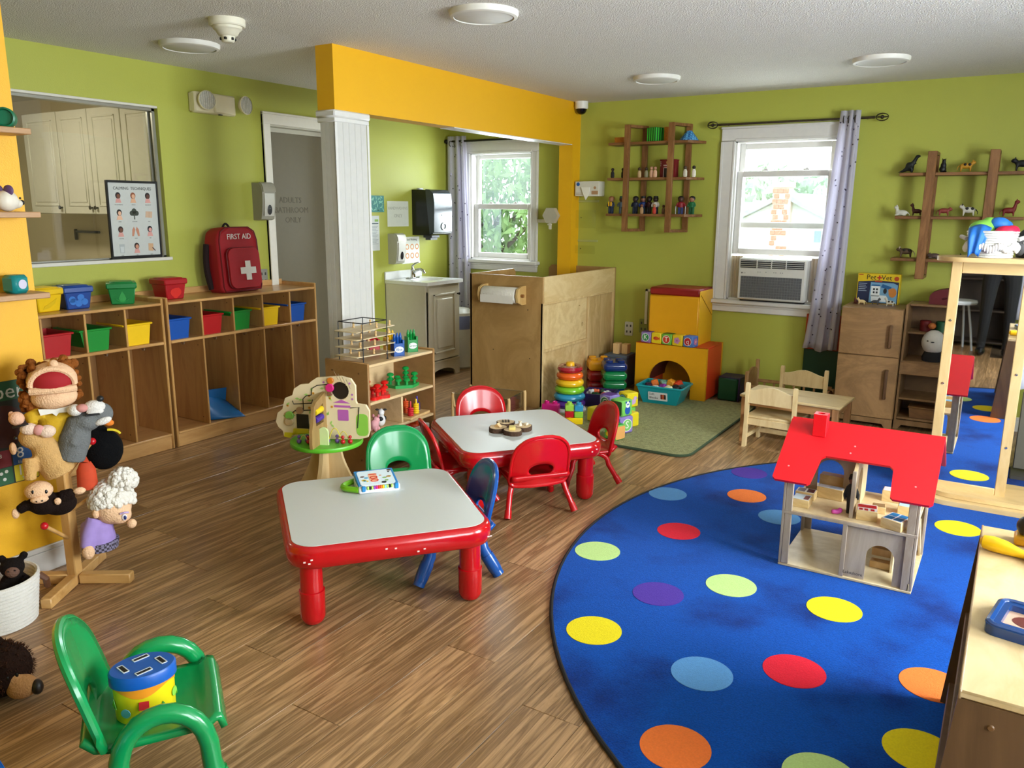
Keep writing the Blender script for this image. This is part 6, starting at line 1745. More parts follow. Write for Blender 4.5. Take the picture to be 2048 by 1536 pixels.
# animals on the right shelf
def animal(loc, rz, L_, colr, label, group, neck=.35, legs=True, spots=None, headc=None, pose='stand', tail=True):
    t = thing('toy_animal', label, 'toy animal', loc, rz, group)
    s = L_; b = MB()
    if pose == 'stand':
        bz = s * .42
        b.ell((0, 0, bz), (s * .4, s * .17, s * .2), 12, 8)
        b.ell((s * .42, 0, bz + s * neck), (s * .17, s * .12, s * .13), 10, 7)
        b.tube([(s * .28, 0, bz + .05 * s), (s * .38, 0, bz + s * neck)], [s * .13, s * .09], 8)
        for q in ((.27, .09), (.27, -.09), (-.27, .09), (-.27, -.09)): b.tube([(s * q[0], s * q[1], bz), (s * q[0] * 1.05, s * q[1], s * .02)], [s * .08, s * .05], 7)
    elif pose == 'lie':
        b.ell((0, 0, s * .22), (s * .42, s * .2, s * .2), 12, 8).ell((s * .36, 0, s * .22 + s * neck), (s * .16, s * .13, s * .14), 10, 7).tube([(s * .25, 0, s * .25), (s * .34, 0, s * .22 + s * neck)], [s * .14, s * .1], 8)
        for q in ((.3, .15), (.3, -.15), (-.2, .17)): b.ell((s * q[0], s * q[1], s * .06), (s * .15, s * .06, s * .06), 8, 5)
    elif pose == 'sit':
        b.ell((-s * .1, 0, s * .25), (s * .28, s * .24, s * .26), 12, 8).ell((s * .02, 0, s * .5), (s * .2, s * .2, s * .26), 12, 8).ell((s * .06, 0, s * .8), (s * .15, s * .14, s * .15), 10, 7)
        for q in (.14, -.14): b.ell((s * .2, s * q, s * .08), (s * .16, s * .08, s * .08), 8, 5)
    elif pose == 'dino':
        b.ell((-s * .05, 0, s * .35), (s * .22, s * .15, s * .26), 12, 8, None, Matrix.Rotation(-.5, 4, 'Y')).tube([(s * .08, 0, s * .5), (s * .2, 0, s * .72), (s * .25, 0, s * .85)], [s * .13, s * .1, s * .09], 8).ell((s * .32, 0, s * .9), (s * .15, s * .08, s * .09), 10, 7)
        b.tube([(-s * .15, 0, s * .25), (-s * .4, 0, s * .1), (-s * .65, 0, s * .03)], [s * .14, s * .08, s * .02], 8)
        for q in (.1, -.1): b.tube([(0, s * q, s * .3), (s * .1, s * q, s * .15), (s * .05, s * q, s * .02)], [s * .12, s * .07, s * .05], 7).tube([(s * .15, s * q * .8, s * .55), (s * .28, s * q * .8, s * .48)], s * .03, 6)
    o = soft(b.build('body', mat(colr, .55), t), max(.0035, s * .045), 3)
    hx_, hz_ = {'stand': (.42, .42 + neck), 'lie': (.36, .22 + neck), 'sit': (.06, .8), 'dino': (.3, .92)}[pose]
    if pose != 'dino':
        MB().ell((s * (hx_ - .03), s * .1, s * (hz_ + .12)), (s * .04, s * .03, s * .07), 8, 5).ell((s * (hx_ - .03), -s * .1, s * (hz_ + .12)), (s * .04, s * .03, s * .07), 8, 5).build('ears', mat(headc or colr, .55), t)
    if tail and pose in ('stand', 'lie'): MB().tube([(-s * .38, 0, s * .45 if pose == 'stand' else s * .25), (-s * .5, 0, s * .3 if pose == 'stand' else s * .12), (-s * .5, 0, s * .15 if pose == 'stand' else s * .04)], [s * .035, s * .025, s * .02], 6).build('tail', mat(headc or colr, .55), t)
    if spots:
        q = MB(); z0 = .42 if pose == 'stand' else .24
        for (a_, c_) in ((-.2, .3), (.1, .5), (.22, -.2), (-.05, -.4)): q.ell((s * a_, s * .13 * (1 if c_ > 0 else -1), s * (z0 + .08)), (s * .1, s * .07, s * .09), 8, 6)
        q.build('spots', mat(spots, .55), t)
    return t
GA = 'toy animals on the right brown shelf'
yr = YB - .11
animal((-.71, yr, 1.75), 0, .125, '#0E1614', 'black upright dinosaur on the top right shelf, left of the post', GA, pose='dino')
animal((-.51, yr, 1.75), -1.3, .095, '#0B0C10', 'black sitting gorilla on the top right shelf, right of the first post', GA, pose='sit')
animal((-.375, yr, 1.75), 0, .1, '#C08A1C', 'yellow and black big cat standing on the top right shelf', GA, spots='#141210', neck=.2)
animal((-.05, yr, 1.75), pi, .12, '#0C0D12', 'black animal at the right end of the top right shelf', GA, neck=.15)
animal((-.735, yr - .02, 1.46), pi, .1, '#C9C8BC', 'white lamb lying at the left end of the middle right shelf', GA, pose='lie', neck=.35)
animal((-.64, yr - .01, 1.46), pi, .08, '#4A1E16', 'small brown horse half hidden by the first post', GA, neck=.5)
animal((-.475, yr, 1.46), 0, .09, '#8A3A30', 'reddish brown pig on the middle right shelf', GA, neck=.1)
animal((-.325, yr - .02, 1.46), pi, .105, '#C9C6B8', 'black and white calf on the middle right shelf', GA, spots='#141416', headc='#1C1C1E', neck=.2)
animal((-.095, yr, 1.46), 0, .1, '#7A1C1A', 'dark red llama on the middle right shelf', GA, neck=.55)
animal((-.68, yr - .02, 1.172), pi, .11, '#4E3A26', 'brown spotted cat prowling at the left of the lowest right shelf', GA, spots='#1C140E', headc='#C9B99C', neck=.1)
animal((-.5, yr, 1.172), pi, .09, '#54423C', 'grey-brown animal lying on the lowest right shelf', GA, pose='lie', neck=.05)
animal((-.37, yr, 1.172), 0, .08, '#121214', 'small black animal on the lowest right shelf', GA, pose='lie', neck=.1)

# ------------------------------------------------------------------ play fridge and play kitchen
FRW = wood('#A98358', '#92704A', .45, (8, 3, 4), 1.1, bands=6); FRB = wood('#9A7750', '#856541', .45, (3, 3, 8), 1.2)
t = thing('play_fridge', 'birch play refrigerator with two doors and bar handles', 'play furniture', (-1.015, 6.01, 0))
MB().bb(0, .395, .012, .36, .06, .838, .003).build('carcass', FRB, t)
MB().prism([(0, .0), (.03, .0), (.05, .03), (.33, .03), (.35, 0), (.395, 0), (.395, .065), (0, .065)], -.014, 0, FY(0)).build('plinth', FRB, t)
for z0, z1, hz0, hz1 in ((.508, .834, .57, .73), (.07, .502, .21, .42)):
    d = MB().bb(.002, .393, -.006, .012, z0, z1, .003).build('fridge_door', FRW, t)
    MB().bb(.32, .342, -.028, -.006, hz0, hz0 + .02, .004).bb(.32, .342, -.028, -.006, hz1 - .02, hz1, .004).bb(.32, .342, -.036, -.02, hz0, hz1, .006).build('bar_handle', wood('#6E4F33', '#5C4029', .5, (3, 3, 8), 1.5), d)
t = thing('play_kitchen', 'birch play kitchen unit with open shelves beside the play refrigerator', 'play furniture', (-.615, 6.06, 0))
for x_ in (0, .6): MB().bb(x_, x_ + .016, 0, .31, .06, .87, .003).build('side_panel', FRB, t)
MB().bb(.016, .6, .3, .31, .06, .87).build('back_panel', wood('#7A5C3C', '#6A4E32', .5, (8, 3, 8), 1.2), t)
for z, y0 in ((.853, .1), (.66, .1), (.47, 0), (.21, .0), (.07, 0)): MB().bb(.016, .6, y0, .3, z, z + .016, .003).build('shelf_board', FRB, t)
MB().bb(0.0, .616, -.008, .01, .39, .475, .003).build('front_apron', FRW, t)
MB().prism([rrect(.2, .14, .03, 4, .35, .14), rrect(.17, .11, .025, 4, .35, .14)], .484, .49).build('sink_rim', FRB, t)
MB().prism([(0, 0), (.03, 0), (.05, .03), (.56, .03), (.58, 0), (.616, 0), (.616, .065), (0, .065)], -.012, 0, FY(0)).build('plinth', FRB, t)
t = tag(MB().prism([(-.09, 0), (.09, 0), (.1, .07), (-.1, .07)], -.06, .06, basis((0, 0, 0), (1, 0, 0), (0, 0, 1))).bb(-.106, .106, -.066, .066, .068, .078, .003).build('wooden_bin', wood('#8A6238', '#765230', .5, (8, 3, 3), 1.4)), 'brown bin on the bottom shelf of the play kitchen', 'bin', loc=(-.43, 6.14, .087))
tag(MB().lathe([(0, 0), (.035, 0), (.036, .07), (.03, .075), (0, .075)], 18).build('play_can', mat('#6A1014', .5)), 'dark red can on the upper shelf of the play kitchen', 'can', loc=(-.5, 6.25, .676))
tag(MB().lathe([(0, 0), (.035, 0), (.036, .07), (.03, .075), (0, .075)], 18).build('play_can', mat('#0F4A2A', .5)), 'dark green can on the upper shelf of the play kitchen', 'can', loc=(-.4, 6.25, .676))
t = thing('toy_toaster', 'dark red arched toy case on top of the play kitchen', 'toy', (-.36, 6.24, .87))
MB().prism([(-.13, 0)] + [(-.13 * cos(pi * i / 12), .05 + .06 * sin(pi * i / 12)) for i in range(13)] + [(.13, 0)], -.05, .05, basis((0, 0, 0), (1, 0, 0), (0, 0, 1))).build('case', mat('#5E0C16', .5), t)
MB().tube([(-.05, -.052, .04), (0, -.06, .055), (.05, -.052, .04)], .006, 8).build('handle', mat('#4A0A12', .5), t)
t = thing('plush_duck', 'white plush head with an orange beak poking out beside the mirror', 'plush', (-.43, 6.15, -.05))
HB = MB().ell((0, 0, .665), (.075, .075, .085), 16, 10); HB.build('head', mat('#D6D3CC', .9, .1, 40), t)
MB().ell((.0, -.075, .675), (.012, .004, .004), 8, 5).ell((-.03, -.064, .68), (.008, .006, .005), 8, 5).build('eye', mat('#111111', .4), t)
MB().ell((-.02, .01, .775), (.025, .03, .022), 10, 6).build('orange_tuft', mat('#B8682C', .7), t)
MB().lathe([(0, .531), (.06, .531), (.065, .56), (.05, .6), (.04, .62), (0, .62)], 18).build('body', mat('#1A1A1E', .9), t)

# pet vet box and little animals on the play fridge
t = thing('game_box', 'yellow and navy Pet Vet toy box standing on the play refrigerator', 'toy box', (-.835, 6.3, .838), radians(-3))
w_, h_ = .283, .215
MB().bb(-w_ / 2, w_ / 2, 0, .06, 0, h_, .002).build('box', mat('#D9B91A', .5), t)
Mv = FY(0)
MB().prism([(-w_ / 2 + .006, .004), (w_ / 2 - .006, .004), (w_ / 2 - .006, h_ - .055), (0, h_ - .046), (-w_ / 2 + .006, h_ - .06)], 0, .0012, Mv).build('navy_panel', mat('#1B2648', .5), t)
for w__, x__ in (('Pet', -.05), ('Vet', .052)): MB().text(w__, .05, FY(-.0006, x__, h_ - .027), .0006).build('lettering', mat('#161310', .5), t, smooth=False)
MB().prism([(-.005, -.016), (.005, -.016), (.005, -.005), (.016, -.005), (.016, .005), (.005, .005), (.005, .016), (-.005, .016), (-.005, .005), (-.016, .005), (-.016, -.005), (-.005, -.005)], 0, .0014, FY(0, .004, h_ - .027)).build('red_cross', mat('#B8241C', .5), t)
MB().prism(rrect(.05, .009, .003, 2, 0, h_ - .053), 0, .002, Mv).prism(circ(.118, h_ - .03, .016, 16), 0, .0016, Mv).prism(rrect(.03, .006, .001, 2, -.12, h_ - .01), 0, .0014, Mv).build('red_badges', mat('#B5421C', .5), t)
MB().prism([(-.055, .01), (.13, .01), (.13, h_ - .075), (.1, h_ - .062), (-.05, h_ - .062)], .001, .0022, Mv).build('photo_panel', mat('#6F9EC0', .5, .2, 30), t)
b = MB(); b.mi(0).prism(rrect(.06, .075, .003, 2, -.015, .09), .002, .003, Mv).prism(rrect(.1, .045, .003, 2, .01, .04), .002, .003, Mv); b.mi(1)
for q in ((-.025, .105), (-.005, .105), (-.025, .082), (-.005, .082)): b.prism(rrect(.012, .014, .001, 2, q[0], q[1]), .002, .0036, Mv)
b.mi(2).prism([(.02, .12), (.085, .105), (.09, .125), (.03, .145)], .002, .0036, Mv).prism([(-.045, .128), (.015, .128), (.01, .138), (-.04, .138)], .002, .0036, Mv)
b.mi(3).prism(circ(.1, .085, .026, 16, .034), .002, .004, Mv).prism(circ(.085, .1, .014, 12), .002, .0045, Mv)
b.mi(1).prism(circ(.05, .095, .012, 10, .02), .002, .0038, Mv)
b.build('photo_details', [mat('#DDE3E4', .5), mat('#20262C', .5), mat('#1F5F94', .5), mat('#C27A35', .5)], t, smooth=False)
b = MB()
for k in range(5): b.bb(-.13, -.075 - .008 * (k % 2), -.0018, -.001, h_ - .075 - k * .013, h_ - .07 - k * .013)
b.build('small_print', mat('#9AA6BC', .6), t)
GV = 'tiny animals in front of the Pet Vet box'
animal((-.965, 6.22, .838), pi, .05, '#5A241C', 'tiny dark brown animal at the left of the Pet Vet box', GV, pose='sit')
animal((-.915, 6.17, .838), pi, .062, '#D8BE88', 'tiny cream goat in front of the Pet Vet box', GV, neck=.25)
animal((-.83, 6.2, .838), 0, .062, '#3E4044', 'tiny dark grey animal in the middle before the Pet Vet box', GV, neck=.3)
animal((-.73, 6.17, .838), pi, .07, '#C9C4B4', 'tiny dappled white horse at the right of the Pet Vet box', GV, neck=.35, spots='#2A241C')

# ------------------------------------------------------------------ small wooden table, chairs and doll bed
wt = thing('wooden_table', 'small birch table with two chairs between the rug and the window', 'table', (-1.115, 5.275, 0), radians(-4))
TT = wood('#DCC28E', '#C8A973', .4, (12, 3, 3), 1.2, bands=3)
MB().bb(-.315, .315, -.175, .185, .305, .322, .004).build('top', TT, wt)
for sx in (-1, 1):
    for sy in (-1, 1):
        MB().bb(sx * .285 - .019, sx * .285 + .019, sy * .15 - .019, sy * .15 + .019, 0, .305, .003).build('leg', wood('#B98858', '#A27446', .45, (3, 3, 10), 1.5), wt)
for q in ((-.27, .27, -.155, -.14), (-.27, .27, .14, .155)): MB().bb(q[0], q[1], q[2], q[3], .25, .305, .002).build('apron', wood('#C69865', '#AF8050', .45, (10, 3, 3), 1.5), wt)
for x_ in (-.285, .27): MB().bb(x_, x_ + .015, -.135, .135, .25, .305, .002).build('apron', wood('#C69865', '#AF8050', .45, (3, 10, 3), 1.5), wt)
def wchair(loc, rz, label):
    t = thing('wooden_chair', label, 'chair', loc, rz, 'small birch chairs')
    w_ = .15; CW = wood('#E3CB9A', '#D2B47E', .4, (3, 3, 12), 1.5, bands=3)
    for sx in (-1, 1):
        ol = [(-.16, 0), (-.125, 0), (-.118, .17), (-.122, .41), (-.13, .42), (-.148, .42), (-.155, .41), (-.148, .17)]
        MB().prism(ol, sx * w_ - .011, sx * w_ + .011, basis((0, 0, 0), (0, 1, 0), (0, 0, 1))).build('back_leg', CW, t)
        MB().bb(sx * w_ - .011, sx * w_ + .011, .1, .135, 0, .19, .003).build('front_leg', CW, t)
        MB().bb(sx * .14 - .008, sx * .14 + .008, -.13, .12, .06, .085, .002).build('side_rail', CW, t)
    n = 14
    ol = [(-.14, .29)] + [(.14, .29)] + [(.14 - .28 * i / n, .385 + .016 * cos(2 * pi * i / n * 1.0 + pi) + .004) for i in range(n + 1)]
    MB().prism(ol, -.009, .009, basis((0, -.138, 0), (1, 0, 0), (0, 0, 1))).build('backrest', CW, t)
    MB().bb(-.16, .16, -.13, .15, .19, .207, .004).build('seat', CW, t)
    MB().bb(-.14, .14, .105, .12, .04, .07, .002).build('stretcher', CW, t)
    MB().bb(-.14, .14, -.135, -.118, .145, .19, .002).build('seat_rail', CW, t)
    return t
wchair((-1.21, 5.175, 0), radians(-4), 'birch chair with its back to the camera, pushed up to the small table')
wchair((-1.185, 5.6, 0), radians(176), 'birch chair on the far side of the small table, facing the camera')
t = thing('doll_bed', 'wooden doll bed with slatted sides behind the small table', 'doll bed', (-1.36, 6.15, 0))
BW = wood('#B98F60', '#A07748', .45, (3, 3, 10), 1.4)
for x_, hh in ((-.3, .3), (.27, .18)):
    for y_ in (-.15, .13): MB().bb(x_, x_ + .028, y_, y_ + .028, 0, hh + (.05 if y_ > 0 and x_ < 0 else 0), .006).build('post', BW, t)
    n = 10
    ol = [(-.13, .08), (.14, .08)] + [(.14 - .27 * i / n, hh - .03 + .04 * sin(pi * i / n)) for i in range(n + 1)]
    MB().prism(ol, -.007, .007, basis((x_ + .014, 0, 0), (0, 1, 0), (0, 0, 1))).build('end_board', BW, t)
for y_ in (-.14, .14):
    MB().bb(-.28, .28, y_ - .008, y_ + .008, .08, .115, .003).build('side_rail', BW, t)
    MB().bb(-.28, .28, y_ - .008, y_ + .008, .17, .195, .003).build('side_rail', BW, t)
    for k in range(7): MB().bb(-.23 + k * .075, -.215 + k * .075, y_ - .005, y_ + .005, .11, .172).build('slat', BW, t)
MB().bb(-.28, .28, -.135, .135, .085, .1, .002).build('mattress_board', BW, t)

# ------------------------------------------------------------------ standing mirror
mi = thing('standing_mirror', 'tall birch-framed mirror on a double oval base with a shelf top', 'mirror', (-.1, 4.68, 0))
MW = wood('#DDBE86', '#CBA86C', .4, (3, 3, 12), 1.2, bands=3); MWH = wood('#E0C088', '#CDAA70', .4, (12, 3, 3), 1.2, bands=3)
x0, x1 = -.185, .182
MB().bb(x0, x0 + .048, -.015, .015, .05, 1.25, .003).build('stile', MW, mi)
MB().bb(x1 - .048, x1, -.015, .015, .05, 1.25, .003).build('stile', MW, mi)
MB().bb(x0 + .048, x1 - .048, -.015, .015, 1.19, 1.25, .003).build('top_rail', MWH, mi)
MB().bb(x0 + .048, x1 - .048, -.015, .015, .05, .095, .003).build('bottom_rail', MWH, mi)
mm = bpy.data.materials.new('mirror_silver'); mm.use_nodes = True
bs = mm.node_tree.nodes['Principled BSDF']; bs.inputs['Metallic'].default_value = 1; bs.inputs['Roughness'].default_value = .015; bs.inputs['Base Color'].default_value = (.86, .88, .88, 1)
MB().bb(x0 + .047, x1 - .047, -.008, -.004, .094, 1.191).build('mirror_glass', mm, mi, smooth=False)
MB().bb(x0 + .047, x1 - .047, .004, .01, .094, 1.191).build('backing', MW, mi)
ol = rrect(.55, .3, .14, 10, 0.05, 0)
MB().prism(rrect(.62, .3, .14, 10, .05, .06), 1.25, 1.272).build('top_shelf', MWH, mi)
MB().prism(rrect(.6, .34, .16, 12, .1, .06), .036, .06).build('upper_base', MWH, mi)
MB().prism(rrect(.72, .44, .2, 12, .1, .06), .0095, .034).build('lower_base', MWH, mi)
for x_, z in ((x0 + .024, .95), (x0 + .024, .62), (x0 + .024, .3), (x1 - .024, .32), (x1 - .024, .7)): MB().lathe([(0, 0), (.007, 0), (.006, .003), (0, .004)], 12, FY(-.015, x_, z)).build('bolt_cap', mat('#C9C6BE', .15, metal=.9), mi)
MB().bb(.16, .18, .03, .16, .06, 1.25, .003).bb(-.18, -.16, .03, .16, .06, 1.25, .003).build('rear_support', MW, mi)
# rope basket with chiffon scarves
ROPE = mat('#D4D2CC', .8, .05, 60, .3, 200)
def rope_basket(t, R0, R1, H, n, mm):
    b = MB()
    for k in range(n):
        q = k / (n - 1); R_ = R0 + (R1 - R0) * q; z = .006 + q * (H - .006)
        b.tube([(R_ * cos(a), R_ * sin(a), z) for a in [2 * pi * i / 36 for i in range(36)]], H / n * .62, 6, closed=True)
    b.lathe([(0, .004), (R0, .004)], 36)
    b.lathe([(R0 - .002, .0), (R1 - .002, H)], 36)
    return b.build('coiled_rope', mm, t)
bk = thing('rope_basket', 'white coiled rope basket with a ruffle on top of the mirror', 'basket', (-.125, 4.7, 1.272))
rope_basket(bk, .092, .108, .125, 11, ROPE)
b = MB(); random.seed(2)
for i in range(64):
    a = 2 * pi * i / 64; b.ell((.112 * cos(a), .112 * sin(a), .05 + .008 * sin(9 * a)), (.008 + .006 * random.random(), .008, .02), 6, 5, None, rotz(a))
b.build('ruffle', mat('#ECE9E4', .9), bk)
for s_ in (-1, 1): MB().tube([(s_ * .112, -.02, .09), (s_ * .135, 0, .1), (s_ * .112, .02, .09)], .01, 8).build('handle', ROPE, bk)
def scarf(loc, pts, cc, label, drape=None):
    t = thing('chiffon_scarf', label, 'scarf', loc, 0, 'scarves in the basket on the mirror')
    m_ = mat(cc, .6, .15, 30)
    b = MB()
    for c_, r_ in pts: b.ell(c_, r_, 14, 9)
    soft(b.build('bunched_cloth', m_, t), .007, 4)
    if drape:
        o = MB().grid(drape, 14, 12).build('hanging_end', glass('chiffon_' + cc.strip('#'), lin(cc)[:3], .0, .5) if False else m_, t, ang=80)
        o.modifiers.new('th', 'SOLIDIFY').thickness = .002
    return t
scarf((-.125, 4.7, 1.39), [((-.05, -.01, .02), (.06, .05, .045)), ((-.02, .02, .045), (.04, .04, .035)), ((-.08, 0, .005), (.03, .04, .03))], '#7FC04A', 'lime green scarf bunched at the left of the white basket')
scarf((-.125, 4.7, 1.39), [((.02, .01, .045), (.05, .045, .035)), ((.05, .03, .03), (.035, .035, .035))], '#2470C8', 'blue scarf hanging over the front of the white basket', lambda u, v: (-.105 + .1 * u * (1 - .55 * v) + .012 * v, -.06 - .055 * sin(min(1, v * 2.5) * pi / 2) - .006 * sin(u * 12), .025 - .14 * v + .02 * sin(u * 3)))
scarf((-.125, 4.7, 1.39), [((.055, -.04, .01), (.05, .04, .03)), ((.08, -.01, .012), (.035, .04, .03)), ((.03, -.05, 0), (.03, .03, .025))], '#E01F48', 'pinkish red scarf at the right of the white basket')
t = thing('black_speaker', 'black rounded toy with grey face behind the white basket', 'toy', (.045, 4.78, 1.272))
MB().lathe([(0, 0), (.06, 0), (.075, .05), (.07, .11), (.04, .14), (0, .145)], 24).build('body', mat('#0D0D10', .5), t)
MB().ell((-.045, -.045, .06), (.035, .03, .05), 14, 9).build('grey_face', mat('#4A4A4C', .6), t)
MB().ell((-.03, -.075, .075), .007, 8, 6).build('white_eye', mat('#E6E6E6', .4), t)
# clothes hanging behind the mirror
t = thing('dress_up_stand', 'grey stand with white garments hanging behind the mirror', 'dress-up stand', (.22, 5.3, 0))
MB().bb(-.11, .11, -.02, .02, .05, .5, .005).build('grey_panel', mat('#6B6658', .6), t)
MB().bb(-.012, .012, -.012, .012, 0, 1.0).bb(-.15, .15, -.01, .01, .98, 1.0).bb(-.12, .12, -.1, .1, 0, .03, .005).build('pole', mat('#4A4640', .5), t)
o = MB().grid(lambda u, v: (-.16 + .28 * u, -.04 - .02 * sin(u * 14), .96 - .45 * v + .02 * sin(u * 5)), 18, 8).build('white_garment', mat('#D8DAE4', .8), t, ang=80); o.modifiers.new('th', 'SOLIDIFY').thickness = .004

# ------------------------------------------------------------------ dollhouse
dh = thing('dollhouse', 'wooden two-storey dollhouse with a red roof on the blue rug', 'dollhouse', (-.725, 3.33, .0095))
DW = wood('#DCC8A0', '#C9B184', .45, (10, 3, 6), 1.2, bands=5); DG = wood('#B5A796', '#A08F7C', .5, (3, 3, 12), 1.3, bands=4)  # greyer wood for front-facing boards, their shade put into the colour
DH = wood('#E2CEA6', '#CDB588', .4, (10, 6, 3), 1.1, bands=6)
W_, D = .518, .46; th = .011
Z1 = .25
MB().bb(0, W_, 0, D, 0, th, .002).build('ground_floor', DH, dh)
MB().bb(0.012, W_ - .012, .012, D - .02, Z1 - th, Z1, .002).build('upper_floor', DH, dh)
zr, ze = .578, .4            # ridge and eave heights
for x_ in (0, W_ - th):
    for y_ in (0, D - .045):
        MB().bb(x_, x_ + th, y_, y_ + .045, th, ze - .01, .002).build('corner_post', DG, dh)
        MB().bb(x_ + th if x_ == 0 else x_ - .03, x_ + .04 if x_ == 0 else x_, y_ if y_ == 0 else y_ + .034, y_ + .011 if y_ == 0 else y_ + .045, th, ze - .01, .002).build('corner_post', DG, dh)
    # gable with open sides
    MB().prism([(0, ze - .03), (0.0, ze), (.225, zr - .01), (.235, zr - .01), (D, ze), (D, ze - .03), (.235, zr - .06), (.225, zr - .06)], 0, th, FX(x_ )).build('gable_brace', DG, dh)
# side walls with arched opening (right) as in the photo
a_ = arch(.12, .32, Z1, .36, 12)
MB().prism([[(.0, th), (.03, th), (.2, Z1 - .02), (.4, th + .0), (.43, th), (.43, th + .02), (.22, Z1 - .005), (.2, Z1 - .005), (0, th + .03)]], 0, .008, FX(W_ - .016)).build('side_brace', DW, dh)
# upstairs dividing wall across the house (faces front) with arched doorway
ar = arch(.075, .185, Z1, .355, 14)
ol = [(.03, Z1)] + ar + [(.262, Z1), (.262, .545), (.03, .47)]
MB().prism(ol, -.011, 0, FY(.3)).build('upper_back_wall', DG, dh)
# upstairs partition running front to back with arched doorway
ar = arch(.14, .24, Z1, .38, 12)
MB().prism([(.06, Z1)] + ar + [(.38, Z1), (.38, .47), (.235, .56), (.225, .56), (.06, .44)], -.006, .006, FX(.262)).build('upper_partition', DW, dh)
MB().bb(.255, .27, .05, .062, Z1, .45, .001).build('partition_edge', DG, dh)
# ground-floor front wall with arched door
ar = arch(.34, .445, th, .12, 14)
ol = [(.262, th)] + ar + [(.507, th), (.507, Z1 - th), (.262, Z1 - th)]
MB().prism(ol, -.011, 0, FY(.012)).build('front_wall', DG, dh)
MB().bb(.245, .262, .0, .2, th, Z1 - th, .001).build('lower_partition', DG, dh)
MB().bb(.0, W_, -.001, .011, Z1 - .014, Z1 - .001, .001).build('floor_edge', DG, dh)
b = MB().text('Lakeshore', .018, FY(.0005, .298, .035), .0004); b.build('maker_lettering', mat('#3A342E', .6), dh, smooth=False)
# staircase behind the door
for k in range(5):
    MB().bb(.34, .42, .16 + k * .04, .2 + k * .04, th + k * .04, th + .03 + k * .045, .002).build('stair_step', PINE, dh)
MB().bb(.42, .43, .14, .38, th, .2, .001).build('stair_string', DW, dh)
# roof: front slope with a cut-out, plain rear slope, chimney
RFR = mat('#E0101C', .35)
sl = Vector((0, .27, zr - ze)); ln = sl.length
Mr = basis((-.04, -.05, ze - .012), (1, 0, 0), sl)
RL = .6
LN = ln + .035
rl = [(0, 0), (.145, 0), (.16, .012), (.175, .16), (.19, .175), (.42, .175), (.435, .16), (.445, .012), (.46, 0), (RL, 0), (RL, LN), (0, LN)]
rl = [(.012, 0), (.14, 0), (.15, .01), (.165, .15), (.18, .165), (.425, .165), (.44, .15), (.45, .01), (.46, 0), (RL - .012, 0), (RL, .012), (RL, LN - .01), (RL - .01, LN), (.01, LN), (0, LN - .01), (0, .012)]
MB().prism(rl, 0, .012, Mr).build('front_roof', RFR, dh)
top = Mr @ Vector((0, LN, 0))
Mr2 = basis((-.04, top.y + .27, ze - .012), (1, 0, 0), (0, -.27, zr - ze))
MB().prism([(0, 0), (RL, 0), (RL, LN), (0, LN)], -.012, 0, basis((-.04, top.y * 2 + .05, ze - .012), (1, 0, 0), (0, -.27, zr - ze))).build('rear_roof', RFR, dh)
p = Mr @ Vector((.13, LN * .8, 0))
ch = MB().prism([rrect(.055, .055, .002, 1), circ(0, 0, .015, 12)], -.02, .075, T_(p.x, p.y, p.z + .02)).build('chimney', RFR, dh)
b = MB()
for q in ((.05, .08), (.28, .24), (.27, .2), (.53, .08)): b.prism(circ(q[0], q[1], .004, 8), .012, .0128, Mr)
b.build('screw_heads', mat('#E88A88', .4), dh)

# furniture inside (thing each)
zf = .0095 + Z1
GF = 'dollhouse furniture blocks'
def doll_block(loc, rz, sz, label, top, print_=None, extra=None):
    t = thing('dollhouse_furniture', label, 'doll furniture', loc, rz, GF)
    MB().bb(-sz[0] / 2, sz[0] / 2, -sz[1] / 2, sz[1] / 2, 0, sz[2], .0015).build('block', wood('#E4C890', '#D0B078', .45, (10, 3, 3), 2), t)
    MB().bb(-sz[0] / 2 + .003, sz[0] / 2 - .003, -sz[1] / 2 + .003, sz[1] / 2 - .003, sz[2], sz[2] + .001).build('printed_top', mat(top, .5), t)
    if print_:
        b = MB()
        for (x_, y_, w_, h_) in print_[1]: b.bb(x_ - w_ / 2, x_ + w_ / 2, y_ - h_ / 2, y_ + h_ / 2, sz[2] + .001, sz[2] + .0018)
        b.build('print', mat(print_[0], .5), t)
    if extra: extra(t, sz)
    return t
doll_block((-.667, 3.43, zf), radians(0), (.07, .075, .036), 'light blue printed block at the front left of the dollhouse', '#C9D9DF', ('#7E3A2E', [(.02, -.005, .02, .05)]))
doll_block((-.672, 3.53, zf), 0, (.08, .06, .034), 'block printed with dark red panels behind the light blue one', '#D9D4C8', ('#4A1416', [(-.018, 0, .03, .045), (.02, 0, .03, .045)]))
doll_block((-.58, 3.585, zf), radians(-4), (.11, .045, .05), 'long wooden bed block in the dollhouse archway', '#D8DCE0', ('#A9B8C6', [(.02, 0, .05, .03)]))
def shelf_(t, sz):
    MB().bb(-.06, .06, .02, .03, 0, .085, .001).build('headboard', wood('#E4C890', '#D0B078', .45, (10, 3, 3), 2), t)
doll_block((-.585, 3.69, zf), radians(-4), (.12, .05, .075), 'taller white-topped block behind the dollhouse archway', '#E2E4E4', None)
doll_block((-.408, 3.425, zf), radians(8), (.08, .085, .043), 'stove block with a red printed top in the dollhouse', '#DAD8D6', ('#A8161E', [(0, .012, .07, .035), (-.024, -.028, .014, .022), (-.004, -.028, .014, .022), (.02, -.028, .014, .022)]))
doll_block((-.292, 3.38, zf), radians(-18), (.082, .095, .04), 'block printed with four blue squares in the dollhouse', '#E6E8EA', ('#1F7DB8', [(-.018, .022, .03, .036), (.018, .022, .03, .036), (-.018, -.02, .03, .036), (.018, -.02, .03, .036)]))
